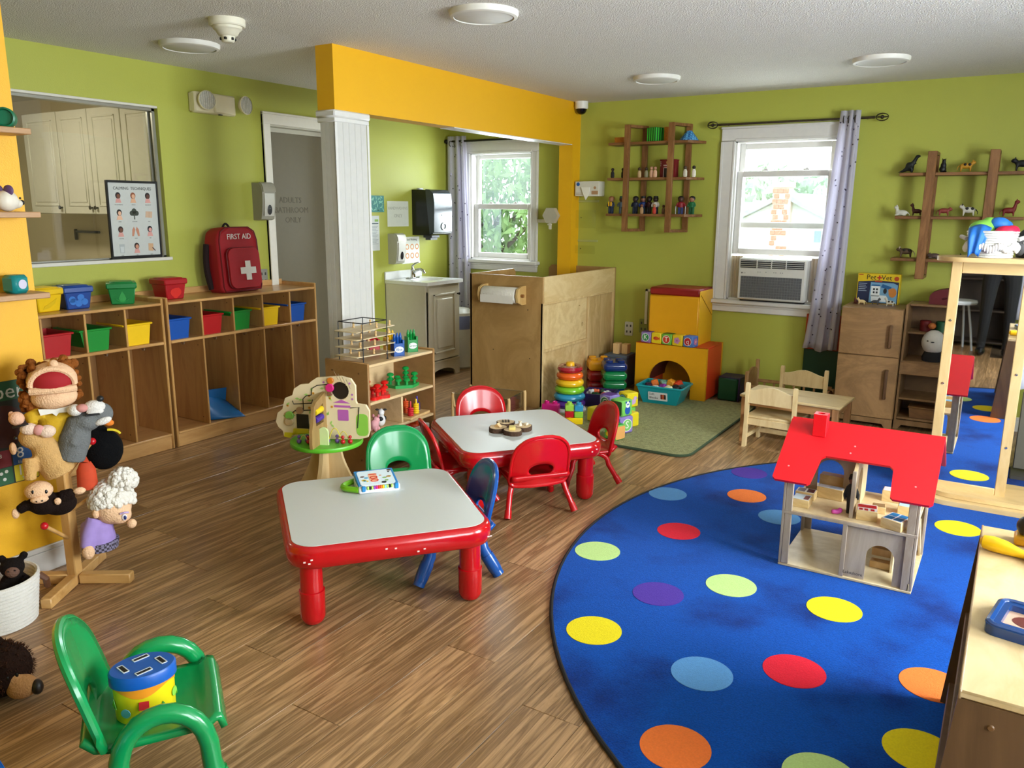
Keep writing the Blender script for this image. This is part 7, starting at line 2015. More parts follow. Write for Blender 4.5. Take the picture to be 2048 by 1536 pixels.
doll_block((-.34, 3.7, zf), 0, (.09, .06, .05), 'white printed washer block at the back right of the dollhouse', '#E6E6E8', ('#2A2C38', [(.02, 0, .025, .025)]))
doll_block((-.268, 3.56, zf), 0, (.075, .06, .04), 'pale blue-topped block under the right roof slope', '#BFDCE8', ('#3F9CC8', [(0, .012, .06, .015)]))
o = doll_block((-.375, 3.52, zf), radians(8), (.05, .05, .03), 'small brown box between the stove and the blue-square block', '#9A7A50')
t = thing('doll', 'dark-clothed doll standing at the dollhouse partition', 'doll', (-.478, 3.44, zf), .4)
soft(MB().lathe([(0, 0), (.012, 0), (.014, .05), (.02, .08), (.016, .12), (.006, .13), (0, .13)], 10).tube([(.016, 0, .115), (.028, -.008, .085), (.026, -.016, .065)], .006, 6).tube([(-.016, 0, .115), (-.028, -.008, .085), (-.026, -.016, .065)], .006, 6).build('clothed_body', mat('#141518', .6), t), .004, 2)
MB().ell((0, 0, .142), (.012, .012, .015), 10, 7).build('head', mat('#6A4434', .6), t)
MB().ell((0, .004, .15), (.014, .014, .013), 10, 7).ell((.0, .014, .158), .009, 8, 5).build('hair', mat('#0E0C0C', .7), t)
t = thing('pink_shoe', 'tiny magenta crumpled toy on the dollhouse floor', 'toy', (-.52, 3.4, zf), .6)
soft(MB().ell((0, 0, .01), (.022, .012, .01), 10, 6).ell((.015, .004, .014), (.012, .01, .012), 8, 5).ell((-.016, -.003, .012), (.01, .009, .011), 8, 5).build('body', mat('#C2429A', .5), t), .004, 2)
o = MB().lathe([(0, 0), (.02, 0), (.03, .02), (0, .02)], 4).build('x', WHITE); bpy.data.objects.remove(o)

# ------------------------------------------------------------------ low shelf unit at the right edge
ru = thing('low_shelf', 'low birch shelf unit at the right edge with a yellow toy on top', 'shelf', (0.0, 1.63, .0095))
RW = wood('#D9C39A', '#C6AB7C', .38, (3, 10, 3), 1.1, bands=4); RE = wood('#A88E6C', '#937956', .45, (3, 10, 3), 1.5); RSHADE = wood('#6A4E32', '#5A4128', .45, (3, 3, 10), 1.3)  # darkest wood: shade painted into the end panels and the inside
Dp, Ln, H = .38, .98, .59
MB().bb(.0, Dp, .0, Ln, H - .017, H, .004).build('top_panel', RW, ru)
for y_ in (0, Ln - .017): MB().prism([(-.045, 0), (Dp, 0), (Dp, H - .017), (.0, H - .017)], -y_ - .017, -y_, basis((0, 0, 0), (1, 0, 0), (0, 0, 1))).build('end_panel', RSHADE, ru)
MB().bb(.0, .006, .0, Ln, H - .02, H + .001, .002).build('edge_band', RE, ru)
for z in (.3, .06): MB().bb(-.045 + .076 * z + .012, Dp, .017, Ln - .017, z, z + .016, .003).build('shelf_board', RSHADE, ru)
MB().bb(Dp - .01, Dp, .017, Ln - .017, .06, H - .017).build('back_panel', RSHADE, ru)
MB().bb(-.02, -.004, .017, Ln - .017, 0, .06, .002).build('kickboard', RSHADE, ru)
MB().bb(.012, Dp - .01, .48, .496, .076, .3, .002).build('divider', RSHADE, ru)
b = MB()
for x_ in (.06, .3): b.lathe([(0, 0), (.007, 0), (.005, .003), (0, .003)], 10, FY(0, x_, .53))
b.build('bolt_heads', mat('#6A4A2A', .4), ru)
t = thing('toy_shovel', 'yellow plastic toy with a chunky handle on the right shelf', 'toy', (.07, 2.4, .6), radians(-14))
TY = mat('#F0BE14', .28)
MB().tube([(-.07, 0, .02), (-.062, 0, .021), (-.04, 0, .021), (-.01, 0, .019), (.025, 0, .014), (.05, 0, .012)], [.008, .018, .021, .019, .012, .009], 14).build('handle', TY, t)
MB().tube([(.05, -.02, .01), (.05, .02, .01), (.1, .035, .01), (.16, .03, .01), (.16, -.03, .01), (.1, -.035, .01)], .009, 8, closed=True).build('frame_head', TY, t)
t = thing('dark_toy_car', 'dark toy with a yellow base at the far end of the right shelf', 'toy', (.13, 2.52, .6))
MB().bb(-.05, .06, -.035, .035, 0, .025, .006).build('yellow_base', mat('#E8A818', .35), t)
soft(MB().ell((-.02, 0, .05), (.03, .03, .03)).ell((.03, 0, .045), (.03, .03, .025)).build('dark_body', mat('#1B1210', .4), t), .006, 3)
MB().lathe([(0, 0), (.022, 0), (.022, .02), (0, .02)], 16, FY(-.045, -.01, .05)).build('lens', mat('#3A2420', .15), t)
t = thing('dark_block', 'navy toy block beside the yellow toy on the right shelf', 'toy', (.135, 2.43, .6), .4)
MB().box((0, 0, .018), (.05, .05, .036), .008).build('block', mat('#141C2A', .4), t)
t = thing('lacing_tray', 'navy framed tray with a brown picture on the right shelf', 'toy tray', (.15, 1.965, .6), radians(-10))
NB = mat('#123C78', .22, coat=.3)
MB().prism([rrect(.22, .17, .025, 5), rrect(.165, .105, .006, 3, 0.0, 0)], 0, .022).build('frame', NB, t)
MB().tube([(p[0], p[1], .018) for p in rrect(.205, .152, .022, 5)], .009, 8, closed=True).build('raised_rim', NB, t)
MB().prism(rrect(.17, .11, .005, 2), .001, .008).build('picture', mat('#C9A58A', .6, .3, 20), t)
MB().prism(circ(-.03, .01, .04, 18, .03), .008, .0088).prism(circ(.03, -.012, .035, 14, .025), .008, .009).build('brown_shape', mat('#5E1E0E', .6, .4, 30), t)
t = thing('toy_brush', 'dark handled brush lying on the lower shelf of the right unit', 'toy', (.1, 2.2, .326), .8)
MB().tube([(-.06, 0, .012), (.05, 0, .012)], .009, 8).build('handle', mat('#1A1510', .5), t)
MB().tube([(.05, 0, .012), (.085, 0, .012)], [.01, .014], 8).build('tip', mat('#8A6A4A', .6), t)

# ------------------------------------------------------------------ puppet stand
ps = thing('puppet_stand', 'wooden puppet stand with red-tipped pegs and a cross base', 'puppet stand', (-3.1, 1.625, 0), radians(20))
PW_ = wood('#D2A465', '#BC8B4B', .4, (3, 3, 12), 1.6, bands=3)
MB().bb(-.021, .021, -.021, .021, 0, .86, .004).build('post', PW_, ps)
for k in range(4):
    a = k * pi / 2 + radians(14)
    MB().box((.125, 0, .021), (.205, .042, .042), .004, rotz(a)).build('foot', wood('#D2A465', '#BC8B4B', .4, (12, 3, 3), 1.6, bands=3), ps)
pegs = [((-3.1, 1.625, .44), (-3.02, 1.71, .588)), ((-3.1, 1.62, .19), (-3.01, 1.485, .312)), ((-3.1, 1.62, .29), (-3.06, 1.5, .44)), ((-3.1, 1.625, .3), (-2.99, 1.73, .4)), ((-3.1, 1.62, .5), (-3.03, 1.49, .62)), ((-3.1, 1.62, .62), (-2.98, 1.7, .7)), ((-3.1, 1.62, .72), (-3.06, 1.58, .86)), ((-3.1, 1.625, .4), (-3.2, 1.72, .53))]
Mi = ps.matrix_basis.inverted()
for k, (p, q) in enumerate(pegs):
    p, q = Vector(p), Vector(q)
    Li = (rotz(radians(20)).inverted() @ T_(3.1, -1.625, 0))
    pg = MB().rod(Li @ p, Li @ q, .0075, 10).build('peg', PW_, ps)
    MB().ell(Li @ q, .0145, 14, 9).build('red_ball', mat('#C01420', .25), pg)
RZ = radians(62)
FUR = lambda c, v=.15: mat(c, .95, v, 50, .5, 160, spec=.15)
GP_ = 'hand puppets on the wooden stand'
SKIN = FUR('#E8BE98', .05)
def puppet(x_, y_, z_, label):
    return thing('hand_puppet', label, 'puppet', (x_, y_, z_), RZ, GP_)
# girl with an open mouth
t = puppet(-3.01, 1.578, .835, 'child hand puppet with a wide open red mouth and yellow dress, highest on the stand')
b = MB().ell((0, 0, .025), (.086, .07, .07), 18, 12).ell((0, -.012, -.035), (.08, .066, .048), 18, 12)
soft(b.build('head', SKIN, t), .006, 3)
MB().ell((0, -.045, .03), (.07, .05, .05), 18, 12).build('mouth', mat('#9C0F18', .8), t)
MB().tube([(.072 * cos(a), -.062 - .008 * sin(a), .018 + .062 * sin(a)) for a in [pi * i / 14 for i in range(15)]], .011, 8).build('upper_lip', SKIN, t)
MB().tube([(-.075 + .15 * i / 10, -.068 - .012 * sin(pi * i / 10), .002) for i in range(11)], .014, 8).build('lower_lip', SKIN, t)
MB().ell((.01, -.04, .092), .017, 12, 8).build('nose', SKIN, t)
b = MB(); random.seed(4)
for k in range(130):
    a = random.uniform(0, 2 * pi); s_ = random.choice((-1, -1, -1, 1))
    c_ = Vector((s_ * random.uniform(.055, .105), random.uniform(-.02, .06), random.uniform(-.1, .08) if s_ < 0 else random.uniform(-.05, .05)))
    if s_ > 0: c_.x *= .85
    b.ell(c_, random.uniform(.009, .016), 7, 5)
for k in range(40): b.ell((random.uniform(-.08, .08), random.uniform(.03, .075), random.uniform(-.02, .095)), random.uniform(.012, .02), 7, 5)
b.build('curly_hair', FUR('#8A4E1E', .3), t)
YD = mat('#C9A012', .8, .4, 18, .3, 60)
b = MB().lathe([(0, -.065), (.045, -.07), (.06, -.1), (.075, -.2), (.07, -.215), (0, -.215)], 18, Matrix.Diagonal((1, .75, 1, 1))).tube([(-.05, -.02, -.09), (-.085, -.03, -.1), (-.075, -.05, -.125)], [.026, .024, .018], 10).tube([(.045, -.02, -.09), (.07, -.03, -.11)], [.024, .02], 10)
soft(b.build('dress', YD, t), .006, 3)
MB().prism([(-.055, -.068), (0, -.074), (.055, -.066), (.05, -.09), (.01, -.088), (0, -.1), (-.012, -.088), (-.05, -.092)], .0, .008, FY(-.052)).build('collar', mat('#E6E2DA', .8), t)
MB().ell((-.09, -.055, -.145), (.022, .02, .024), 12, 8).build('hand', SKIN, t)
# grey wolf
t = puppet(-2.92, 1.64, .685, 'grey wolf hand puppet with white muzzle and black nose')
b = MB().ell((.045, 0, .04), (.05, .045, .045), 14, 9).lathe([(0, -.13), (.05, -.13), (.055, -.05), (.045, .0), (.04, .03), (0, .04)], 14, T_(-.03, 0, 0) @ Matrix.Rotation(.3, 4, 'Y')).ell((-.0, -.01, .02), (.05, .045, .04)).tube([(-.04, -.03, -.02), (-.055, -.05, -.06)], [.022, .016], 8)
soft(b.build('body', FUR('#6E7070'), t), .006, 3)
b = MB().ell((.03, -.03, .075), (.038, .028, .026), 12, 8).ell((-.035, -.03, .07), (.026, .03, .022), 12, 8).ell((.055, -.045, .02), (.03, .01, .014), 10, 6, None, Matrix.Rotation(-.3, 4, 'Y')).ell((.03, -.048, .06), (.03, .01, .012), 10, 6)
b.build('white_patches', FUR('#DDD8D2', .05), t)
MB().ell((-.012, -.045, .078), (.022, .02, .016), 10, 6).build('pink_mouth', mat('#C98A82', .8), t)
MB().ell((.052, -.035, .105), (.013, .012, .012), 10, 7).build('nose', mat('#0C0C0E', .5), t)
MB().box((.02, -.058, .052), (.05, .006, .008), .002).build('mouth_line', mat('#121214', .6), t)
# tan pig
t = puppet(-3.01, 1.487, .612, 'tan pig hand puppet with an upturned pink snout')
b = MB().lathe([(0, -.11), (.055, -.108), (.062, -.06), (.05, .0), (.04, .04), (0, .05)], 14, T_(.035, 0, 0) @ Matrix.Rotation(-.35, 4, 'Y')).ell((-.0, 0, .05), (.05, .045, .045)).tube([(-.02, -.03, -.02), (-.025, -.05, -.1)], [.026, .02], 8).tube([(.06, -.03, -.04), (.075, -.05, -.08)], [.022, .016], 8)
soft(b.build('body', FUR('#C99F66'), t), .006, 3)
MB().ell((-.01, -.035, .09), (.03, .022, .022), 12, 8).ell((.045, -.04, .075), (.03, .025, .024), 12, 8).build('snout', FUR('#E6C9B4', .05), t)
MB().ell((.02, -.048, .085), (.02, .014, .02), 10, 6, None, Matrix.Rotation(.5, 4, 'Y')).build('pink_mouth', mat('#D0918A', .8), t)
MB().ell((-.045, -.02, .13), (.026, .022, .026), 12, 8).ell((-.06, -.01, .145), (.01, .01, .012), 8, 5).build('pink_ear', FUR('#E2B294', .05), t)
MB().ell((-.068, -.02, .02), (.012, .014, .024), 10, 6).build('ear', FUR('#CFA27A', .05), t)
MB().ell((-.055, -.035, .062), .007, 8, 6).build('eye', mat('#0C0C0E', .3), t)
MB().tube([(-.06, -.03, .1), (-.035, -.045, .108), (-.01, -.045, .112)], .004, 6).build('seam', mat('#1A1514', .6), t)
# upside-down monkey
t = puppet(-3.0, 1.49, .44, 'dark brown monkey hand puppet hanging upside down with a pink face')
b = MB().ell((.0, 0, -.035), (.055, .05, .045)).ell((.05, .01, -.05), (.06, .045, .045)).tube([(.06, -.01, -.02), (.1, -.02, -.005)], [.028, .02], 8).tube([(-.05, 0, -.03), (-.085, -.0, -.05)], [.022, .018], 8)
soft(b.build('body', FUR('#1B100C'), t), .006, 3)
MB().ell((-.012, -.012, .02), (.048, .042, .036), 14, 9).ell((-.012, -.045, -.005), (.03, .016, .014), 12, 7).build('face', SKIN, t)
b = MB()
for q in ((-.03, .035), (.012, .03)): b.ell((q[0], -.046, q[1] - .008), (.0055, .005, .008), 8, 6)
for q in (-.022, -.004): b.ell((q, -.061, -.006), .003, 6, 4)
b.build('eyes_and_nostrils', mat('#120C0C', .3), t)
MB().ell((.12, -.025, -.0), (.022, .012, .014), 10, 6).build('hand', SKIN, t); MB().ell((-.095, 0, -.06), (.013, .012, .02), 8, 6).build('hand', SKIN, t); MB().ell((.045, -.045, -.022), (.012, .008, .014), 8, 6).build('ear', SKIN, t)
# black bird
t = puppet(-3.03, 1.735, .53, 'black bird hand puppet with orange feet behind the peg')
b = MB().ell((.02, .02, .01), (.075, .06, .085), 16, 10).ell((.0, .03, .075), (.05, .04, .04), 12, 8)
soft(b.build('body', FUR('#08080A', .3), t), .007, 3)
soft(MB().ell((.03, -.0, .135), (.026, .014, .018), 10, 7).ell((.05, -.0, .12), (.02, .012, .014), 10, 7).build('orange_foot', mat('#DE7A1E', .8), t), .005, 2)
b = MB().lathe([(0, -.11), (.038, -.11), (.034, -.03), (.02, 0), (0, 0)], 12, T_(-.05, -.03, -.02) @ Matrix.Diagonal((1, .6, 1, 1))).prism([(-.06, -.01), (-.05, .02), (-.035, -.02)], 0, .012, FY(-.04))
b.build('orange_cloth', mat('#C2401A', .8, .3, 20), t)
MB().tube([(.04 + .045 * cos(a), -.03, .07 + .03 * sin(a)) for a in [.3 + 1.3 * i / 8 for i in range(9)]], .005, 6).build('yellow_trim', mat('#D8C11C', .7), t)
# grandmother
t = puppet(-2.97, 1.735, .34, 'grandmother hand puppet with fluffy white hair and lilac dress, lowest on the stand'); t.scale = (1.15, 1.15, 1.15)
soft(MB().ell((0, 0, -.02), (.062, .058, .062), 16, 10).ell((.018, -.025, -.045), (.04, .035, .032), 14, 9).build('head', SKIN, t), .006, 3)
MB().ell((.052, -.05, -.075), .016, 12, 8).build('nose', SKIN, t)
MB().ell((-.055, -.03, -.025), (.012, .012, .018), 10, 6).build('ear', SKIN, t)
MB().ell((.03, -.058, -.045), (.009, .006, .012), 10, 7).build('eye_white', mat('#E8E4F0', .4), t)
MB().ell((.032, -.063, -.045), (.005, .004, .008), 8, 6).build('eye', mat('#1B2A66', .3), t)
MB().tube([(.018, -.06, -.03), (.03, -.064, -.026), (.045, -.058, -.03)], .0035, 6).build('lid', mat('#B9A0CC', .7), t)
b = MB(); random.seed(6)
for k in range(330):
    th_ = random.uniform(0, 2 * pi); ph = math.acos(random.uniform(-.15, 1))
    c_ = Vector((.068 * sin(ph) * cos(th_), .065 * sin(ph) * sin(th_) + .012, .068 * cos(ph) - .0))
    if c_.y < -.035 and c_.z < .0: continue
    b.ell(c_, random.uniform(.008, .014), 7, 5)
for k in range(110):
    th_ = random.uniform(0, 2 * pi); ph = math.acos(random.uniform(-.6, 1))
    b.ell((.04 + .042 * sin(ph) * cos(th_), .0 + .04 * sin(ph) * sin(th_), .07 + .038 * cos(ph)), random.uniform(.008, .013), 7, 5)
b.ell((0, .012, .01), (.064, .06, .06), 14, 9).ell((.04, 0, .07), .036, 12, 8)
b.build('curly_white_hair', FUR('#E6E0D6', .06), t)
LV = mat('#9C84C4', .85, .15, 30)
b = MB().tube([(-.06, -.01, -.05), (-.085, -.03, -.1), (-.095, -.045, -.14)], [.028, .024, .02], 10).lathe([(0, -.06), (.05, -.07), (.06, -.15), (0, -.16)], 14, T_(-.055, .01, 0))
soft(b.build('lilac_dress', LV, t), .006, 3)
MB().lathe([(.03, -.13), (.062, -.135), (.058, -.165), (.02, -.17)], 18, T_(-.05, .01, 0)).build('patterned_hem', checker_mat('#3A3440', '#8A84A0', 120), t)
MB().ell((-.09, -.055, -.15), (.02, .016, .026), 10, 7).build('hand', SKIN, t)

# ------------------------------------------------------------------ basket of plush toys at the left edge
bk = thing('plush_basket', 'white rope basket with two small plush toys at the left edge', 'basket', (-3.03, 1.29, 0))
rope_basket(bk, .125, .145, .17, 13, mat('#DCD8D0', .85, .06, 60, .4, 200))
MB().tube([(.06, .135, .15), (.075, .15, .13), (.05, .165, .09)], .012, 8).build('leather_handle', mat('#5A351C', .6), bk)
t = thing('plush_bear', 'small dark brown plush bear in the white basket', 'plush', (-3.0, 1.35, .17), RZ)
soft(MB().ell((0, 0, .03), (.042, .036, .036)).ell((0, .01, -.04), (.05, .04, .05)).ell((.04, .01, .065), .015).ell((-.03, .02, .062), .014).tube([(.03, -.02, -.01), (.05, -.03, -.03)], .018, 8).tube([(-.03, -.02, -.02), (-.04, -.04, -.04)], .018, 8).build('body', FUR('#17110F'), t), .006, 2)
MB().ell((-.0, -.026, .022), (.024, .018, .022), 12, 8).build('muzzle', FUR('#6A4E42', .05), t)
b = MB()
for q in (-.012, .01): b.ell((q, -.043, .032), .003, 6, 4)
b.build('eyes', mat('#050505', .3), t)
t = thing('plush_doll', 'small plush doll in pink at the left edge of the white basket', 'plush', (-3.06, 1.265, .19), RZ)
soft(MB().ell((0, 0, .02), (.036, .034, .036)).ell((.03, .01, .05), (.014, .01, .016)).ell((-.03, .01, .05), (.014, .01, .016)).build('head', SKIN, t), .006, 2)
MB().ell((0, .005, .045), (.034, .03, .02), 12, 7).build('headband', mat('#C2242E', .7), t)
MB().lathe([(0, -.06), (.04, -.06), (.035, -.02), (.02, 0), (0, 0)], 14).build('pink_dress', checker_mat('#C8206A', '#E890B8', 120), t)
MB().ell((.03, -.02, -.035), (.016, .014, .016), 10, 6).build('hand', SKIN, t)

# ------------------------------------------------------------------ big brown bear at the left edge
t = thing('plush_bear', 'large shaggy brown plush bear lying on the floor at the left edge', 'plush', (-2.5, 1.06, 0), RZ)
b = MB().ell((-.02, .03, .09), (.1, .09, .085), 18, 12).ell((-.13, .05, .09), (.12, .11, .09), 18, 12).ell((-.02, .07, .16), (.03, .02, .03), 10, 7)
bd = soft(b.build('head_and_body', FUR('#24140C', .4), t), .008, 3)
b = MB(); random.seed(12)
for k in range(2600):
    th_ = random.uniform(0, 2 * pi); ph = math.acos(random.uniform(-.6, 1))
    base = random.choice((((-.02, .03, .09), (.1, .09, .085)), ((-.13, .05, .09), (.12, .11, .09))))
    n = Vector((sin(ph) * cos(th_), sin(ph) * sin(th_), cos(ph)))
    p = Vector([base[0][i] + base[1][i] * n[i] for i in range(3)])
    if p.y < -.02 and p.x > .0 and p.z < .11: continue
    d = (n + Vector((random.uniform(-.6, .6), random.uniform(-.6, .6), random.uniform(-.8, .3)))).normalized() * random.uniform(.009, .016)
    sd = d.cross(Vector((.3, .2, 1))).normalized() * .0022
    b.add([p - sd, p + sd, p + d], [(0, 1, 2)])
o = b.build('shaggy_fur', FUR('#3A2114', .4), t, smooth=False, keepn=True); o['kind'] = 'stuff'
soft(MB().ell((.045, -.035, .05), (.045, .035, .038), 14, 9).ell((.02, -.03, .085), (.028, .022, .024), 12, 8).build('muzzle', FUR('#B58454', .08), t), .006, 3)
MB().ell((.085, -.05, .045), (.018, .022, .024), 12, 8).build('nose', mat('#1C1614', .4), t)
b = MB()
for q in ((.012, -.058), (.036, -.05)): b.ell((q[0], q[1] + .008, .096), (.0055, .005, .008), 8, 6)
b.build('eyes', mat('#0A0808', .2), t)

# ------------------------------------------------------------------ outside
def leaves(n, boxc, boxr, size, seed):
    random.seed(seed); b = MB()
    for k in range(n):
        while True:
            q = Vector((random.uniform(-1, 1), random.uniform(-1, 1), random.uniform(-1, 1)))
            if q.length < 1: break
        p = Vector(boxc) + Vector([q[i] * boxr[i] for i in range(3)])
        e = Euler((random.uniform(0, 6), random.uniform(0, 6), random.uniform(0, 6))).to_matrix()
        s_ = size * random.uniform(.6, 1.3)
        pts = [(-s_, 0, 0), (0, s_ * .35, 0), (s_, 0, 0), (0, -s_ * .35, 0)]
        b.add([p + e @ Vector(v) for v in pts], [(0, 1, 2, 3)])
    return b
def tree(loc, h, r, n, size, cc, label, seed, trunk=True):
    t = thing('garden_tree', label, 'tree', loc)
    leaves(n, (0, 0, h), r, size, seed).build('foliage', mat(cc, .6, .4, 4), t, smooth=False, keepn=True)
    if trunk:
        b = MB().tube([(0, 0, 0), (.05, 0, h * .5), (-.03, 0, h)], [.09, .07, .03], 8)
        random.seed(seed)
        for k in range(9):
            a = k * 2.4; z = h * (.45 + .05 * k)
            b.tube([(0, 0, z), (r[0] * .5 * cos(a), r[1] * .5 * sin(a), z + .35), (r[0] * .85 * cos(a), r[1] * .85 * sin(a), z + .6)], [.04, .025, .01], 6)
        b.build('trunk_and_branches', mat('#4E4336', .9), t)
tree((-5.6, 8.6, -.6), 2.15, (1.25, .7, 1.05), 2900, .085, '#7C9E60', 'leafy tree close outside the nook window', 31)
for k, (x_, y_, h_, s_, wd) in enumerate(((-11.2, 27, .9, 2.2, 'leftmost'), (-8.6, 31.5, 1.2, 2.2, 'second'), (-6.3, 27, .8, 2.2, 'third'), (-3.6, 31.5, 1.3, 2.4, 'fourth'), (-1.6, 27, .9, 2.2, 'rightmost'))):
    tree((x_, y_, -1.3), h_ + 1.3, (s_, 1.6, 2.0), 1500, .26, '#C4D6C0', 'hazy distant tree behind the white house, %s from the left' % wd, 40 + k)  # distance haze is put into the pale foliage colour
hs = thing('neighbour_house', 'white gabled house with a brick chimney seen through the back window', 'house', (-4.88, 20, -1.3))
SID = mat('#E9EBEC', .7)
MB().prism([(-2.4, 0), (2.4, 0), (2.4, 1.85), (0, 3.07), (-2.4, 1.85)], -4, 0, FY(0)).build('gable_wall', SID, hs)
for s_ in (-1, 1):
    MB().prism([(0, 3.08), (s_ * 2.6, 1.76), (s_ * 2.6, 1.86), (0, 3.2)], -4.2, .2, FY(0)).build('roof_slope', mat('#B4BAC0', .8), hs)
MB().bb(-6.5, -2.0, 1.5, 4, 0, 1.9).build('side_wing', SID, hs)
MB().prism([(1.2, 1.75), (3.2, 3.0), (5.2, 1.75)], -6.7, -.2, basis((0, 0, 0), (0, 1, 0), (0, 0, 1))).build('wing_roof', mat('#A4ABB2', .8), hs)
for k in range(16):
    z = .1 + k * .12
    MB().bb(-2.38, 2.38, -.018, 0, z, z + .11).build('siding_board', SID, hs)
BR = mat('#BE8A76', .9, .3, 25)  # brick and chimney colours paled to paint in the haze
ch_ = MB().bb(-.19, .19, -.35, .0, 0, 3.34).bb(-.22, .22, -.38, .03, 3.3, 3.42).build('chimney', mat('#DCC6BA', .9, .2, 12), hs)
random.seed(9)
bm_ = None
for r_ in range(27):
    for c_ in range(3):
        z = .1 + r_ * .12; x_ = -.125 + c_ * .125 + (.02 if r_ % 2 else -.02)
        if random.random() < .15: continue
        if bm_ is None: bm_ = MB().box((0, 0, 0), (.112, .03, .1), .006).build('brick', BR, ch_); o = bm_
        else: o = bm_.copy(); COL.objects.link(o); o.parent = ch_
        o.location = (x_, -.355, z)
wn = MB().bb(.72, 1.12, -.05, .0, 2.0, 2.35).build('window', mat('#C9CCD0', .4), hs)
MB().bb(.75, .9, -.06, -.03, 2.05, 2.31).bb(.94, 1.09, -.06, -.03, 2.05, 2.31).build('pane', mat('#8FA0A8', .2), wn)
tag(MB().bb(-40, 40, 6.7, 60, -1.42, -1.31).build('lawn', mat('#8DA077', .95, .3, 2)), 'lawn outside the windows', 'lawn')['kind'] = 'structure'
tag(MB().tube([(-14, 12, 2.75), (-8, 12, 2.72), (-3, 12, 2.82), (4, 12, 2.95)], .012, 6).build('overhead_wire', mat('#5A6268', .8)), 'thin overhead wire crossing the back window view', 'wire')

# ------------------------------------------------------------------ things behind the camera that the mirror shows
t = thing('dark_bookcase', 'dark wooden bookcase against the wall behind the camera', 'bookcase', (-.83, -1.28, 0))
DKW = wood('#3A2A1C', '#2C1F14', .5, (3, 3, 10), 1.3)
for x_ in (0, .78): MB().bb(x_, x_ + .02, 0, .32, 0, 1.5, .003).build('side_panel', DKW, t)
for z in (.05, .4, .75, 1.1, 1.48): MB().bb(.02, .78, 0, .32, z, z + .02, .003).build('shelf_board', DKW, t)
MB().bb(.02, .78, 0, .01, .05, 1.48).build('back_panel', DKW, t)
t = thing('round_stool', 'white round-topped stool on bent legs behind the camera', 'stool', (-.5, -.75, 0))
MB().lathe([(0, .5), (.17, .5), (.18, .52), (.17, .54), (0, .545)], 28).build('seat', mat('#D8DCE0', .4), t)
for k in range(4):
    a = k * pi / 2 + .4
    MB().tube([(.1 * cos(a), .1 * sin(a), .5), (.15 * cos(a), .15 * sin(a), .25), (.19 * cos(a), .19 * sin(a), 0)], .011, 8).build('leg', mat('#B8BEC4', .4), t)

# the photographer, in black, standing behind the camera
pe = thing('person', 'person in black clothes standing behind the camera holding up a phone', 'person', (-.12, -.5, 0))
def skin_fig(name, verts, edges, mm, parent, root=0):
    me = bpy.data.meshes.new(name); me.from_pydata([v[0] for v in verts], edges, [])
    me.materials.append(mm)
    o = bpy.data.objects.new(name, me); COL.objects.link(o); o.parent = parent
    o.modifiers.new('skin', 'SKIN')
    sv = me.skin_vertices[0].data
    for i, v in enumerate(verts):
        r_ = v[1] if isinstance(v[1], tuple) else (v[1], v[1])
        sv[i].radius = r_; sv[i].use_root = (i == root)
    sd = o.modifiers.new('sub', 'SUBSURF'); sd.levels = 2; sd.render_levels = 2
    return o
V = [((0, 0, .95), (.15, .1)), ((0, 0, 1.15), (.14, .1)), ((0, 0, 1.35), (.17, .11)), ((0, 0, 1.45), (.07, .07)), ((0, .01, 1.52), (.055, .055)),
     ((.1, 0, .88), .095), ((.11, .01, .48), .062), ((.12, -.02, .1), .045), ((.12, .1, .05), (.045, .04)),
     ((-.1, 0, .88), .095), ((-.11, .01, .48), .062), ((-.12, -.02, .1), .045), ((-.12, .1, .05), (.045, .04)),
     ((.19, 0, 1.4), .06), ((.24, .12, 1.16), .047), ((.17, .36, 1.4), .036),
     ((-.19, 0, 1.4), .06), ((-.24, .12, 1.16), .047), ((-.02, .36, 1.4), .036)]
E_ = [(0, 1), (1, 2), (2, 3), (3, 4), (0, 5), (5, 6), (6, 7), (7, 8), (0, 9), (9, 10), (10, 11), (11, 12), (2, 13), (13, 14), (14, 15), (2, 16), (16, 17), (17, 18)]
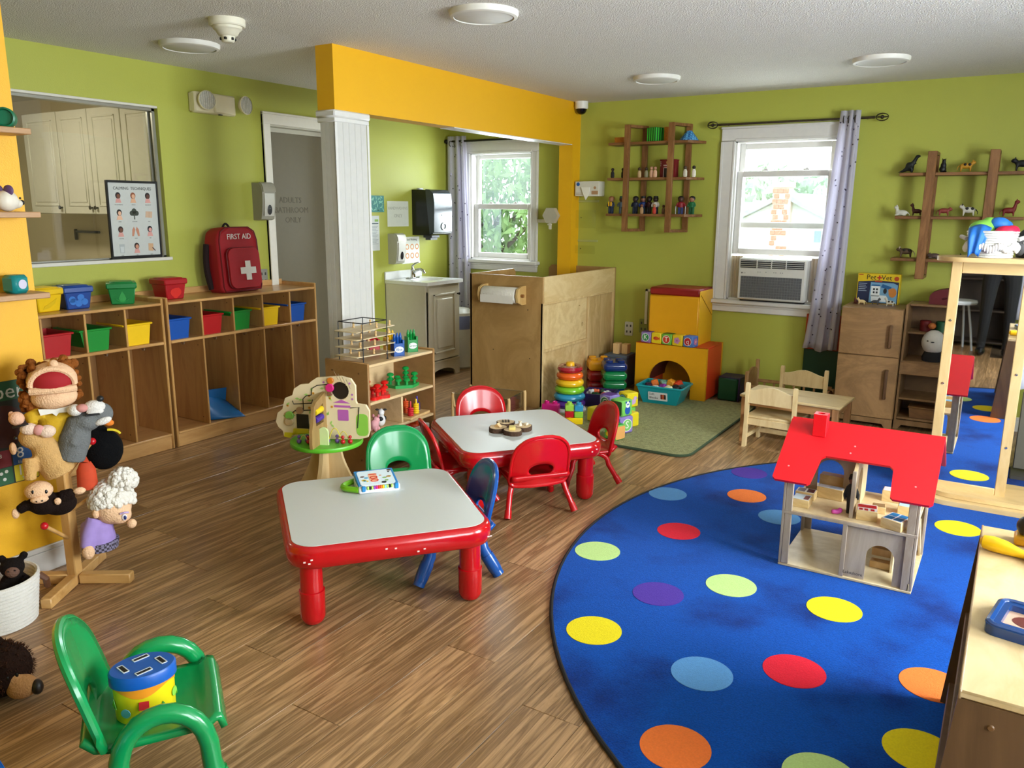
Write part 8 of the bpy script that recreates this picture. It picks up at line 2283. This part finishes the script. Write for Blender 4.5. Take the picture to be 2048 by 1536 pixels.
skin_fig('clothed_body', V, E_, mat('#08080A', .85), pe)
SK = mat('#C99B7E', .6)
hd = soft(MB().ell((0, .02, 1.63), (.072, .09, .11), 18, 12).ell((0, .1, 1.62), (.014, .018, .02), 10, 7).ell((.073, .01, 1.63), (.012, .022, .03), 8, 6).ell((-.073, .01, 1.63), (.012, .022, .03), 8, 6).ell((0, 0, 1.53), (.05, .05, .06), 12, 8).build('head', SK, pe), .009, 2)
MB().ell((0, -.005, 1.68), (.082, .1, .085), 16, 10).build('hair', mat('#1C1410', .8), hd)
b = MB()
for s_ in (-1, 1): b.ell((s_ * .03, .1, 1.645), (.011, .006, .007), 8, 5)
b.build('eyes', mat('#181214', .3), hd)
MB().ell((0, .103, 1.575), (.024, .006, .007), 10, 5).build('mouth', mat('#9A5A50', .6), hd)
for s_, wx in ((1, .17), (-1, -.02)):
    hx, hy, hz = wx, .38, 1.43
    q = -s_
    b = [((hx, hy, hz - .02), (.03, .02)), ((hx + q * .015, hy + .02, hz + .03), (.034, .016))]
    e = [(0, 1)]
    for k in range(4):
        i = len(b); dx = (k - 1.5) * .017
        ln = (.05, .06, .055, .045)[k]
        b += [((hx + q * .015 + dx, hy + .028, hz + .06), .009), ((hx + q * .02 + dx, hy + .045, hz + .06 + ln * .6), .008), ((hx + q * .03 + dx, hy + .05, hz + .06 + ln), .007)]
        e += [(1, i), (i, i + 1), (i + 1, i + 2)]
    i = len(b); b += [((hx + q * .045, hy + .015, hz + .02), .01), ((hx + q * .06, hy + .02, hz + .045), .009)]; e += [(0, i), (i, i + 1)]
    skin_fig('hand', b, e, SK, pe)
for s_ in (-1, 1):
    MB().ell((s_ * .12, .07, .045), (.048, .13, .045), 14, 8).build('shoe', mat('#050506', .4), pe)
ph = tag(MB().prism(rrect(.15, .074, .01, 3), -.004, .004, basis((0, 0, 0), (cos(yaw), -sin(yaw), 0), (0, 0, 1))).build('phone', mat('#0C0C10', .2)), 'dark phone held up by the person behind the camera', 'phone', loc=(-.035, -.07, 1.5))
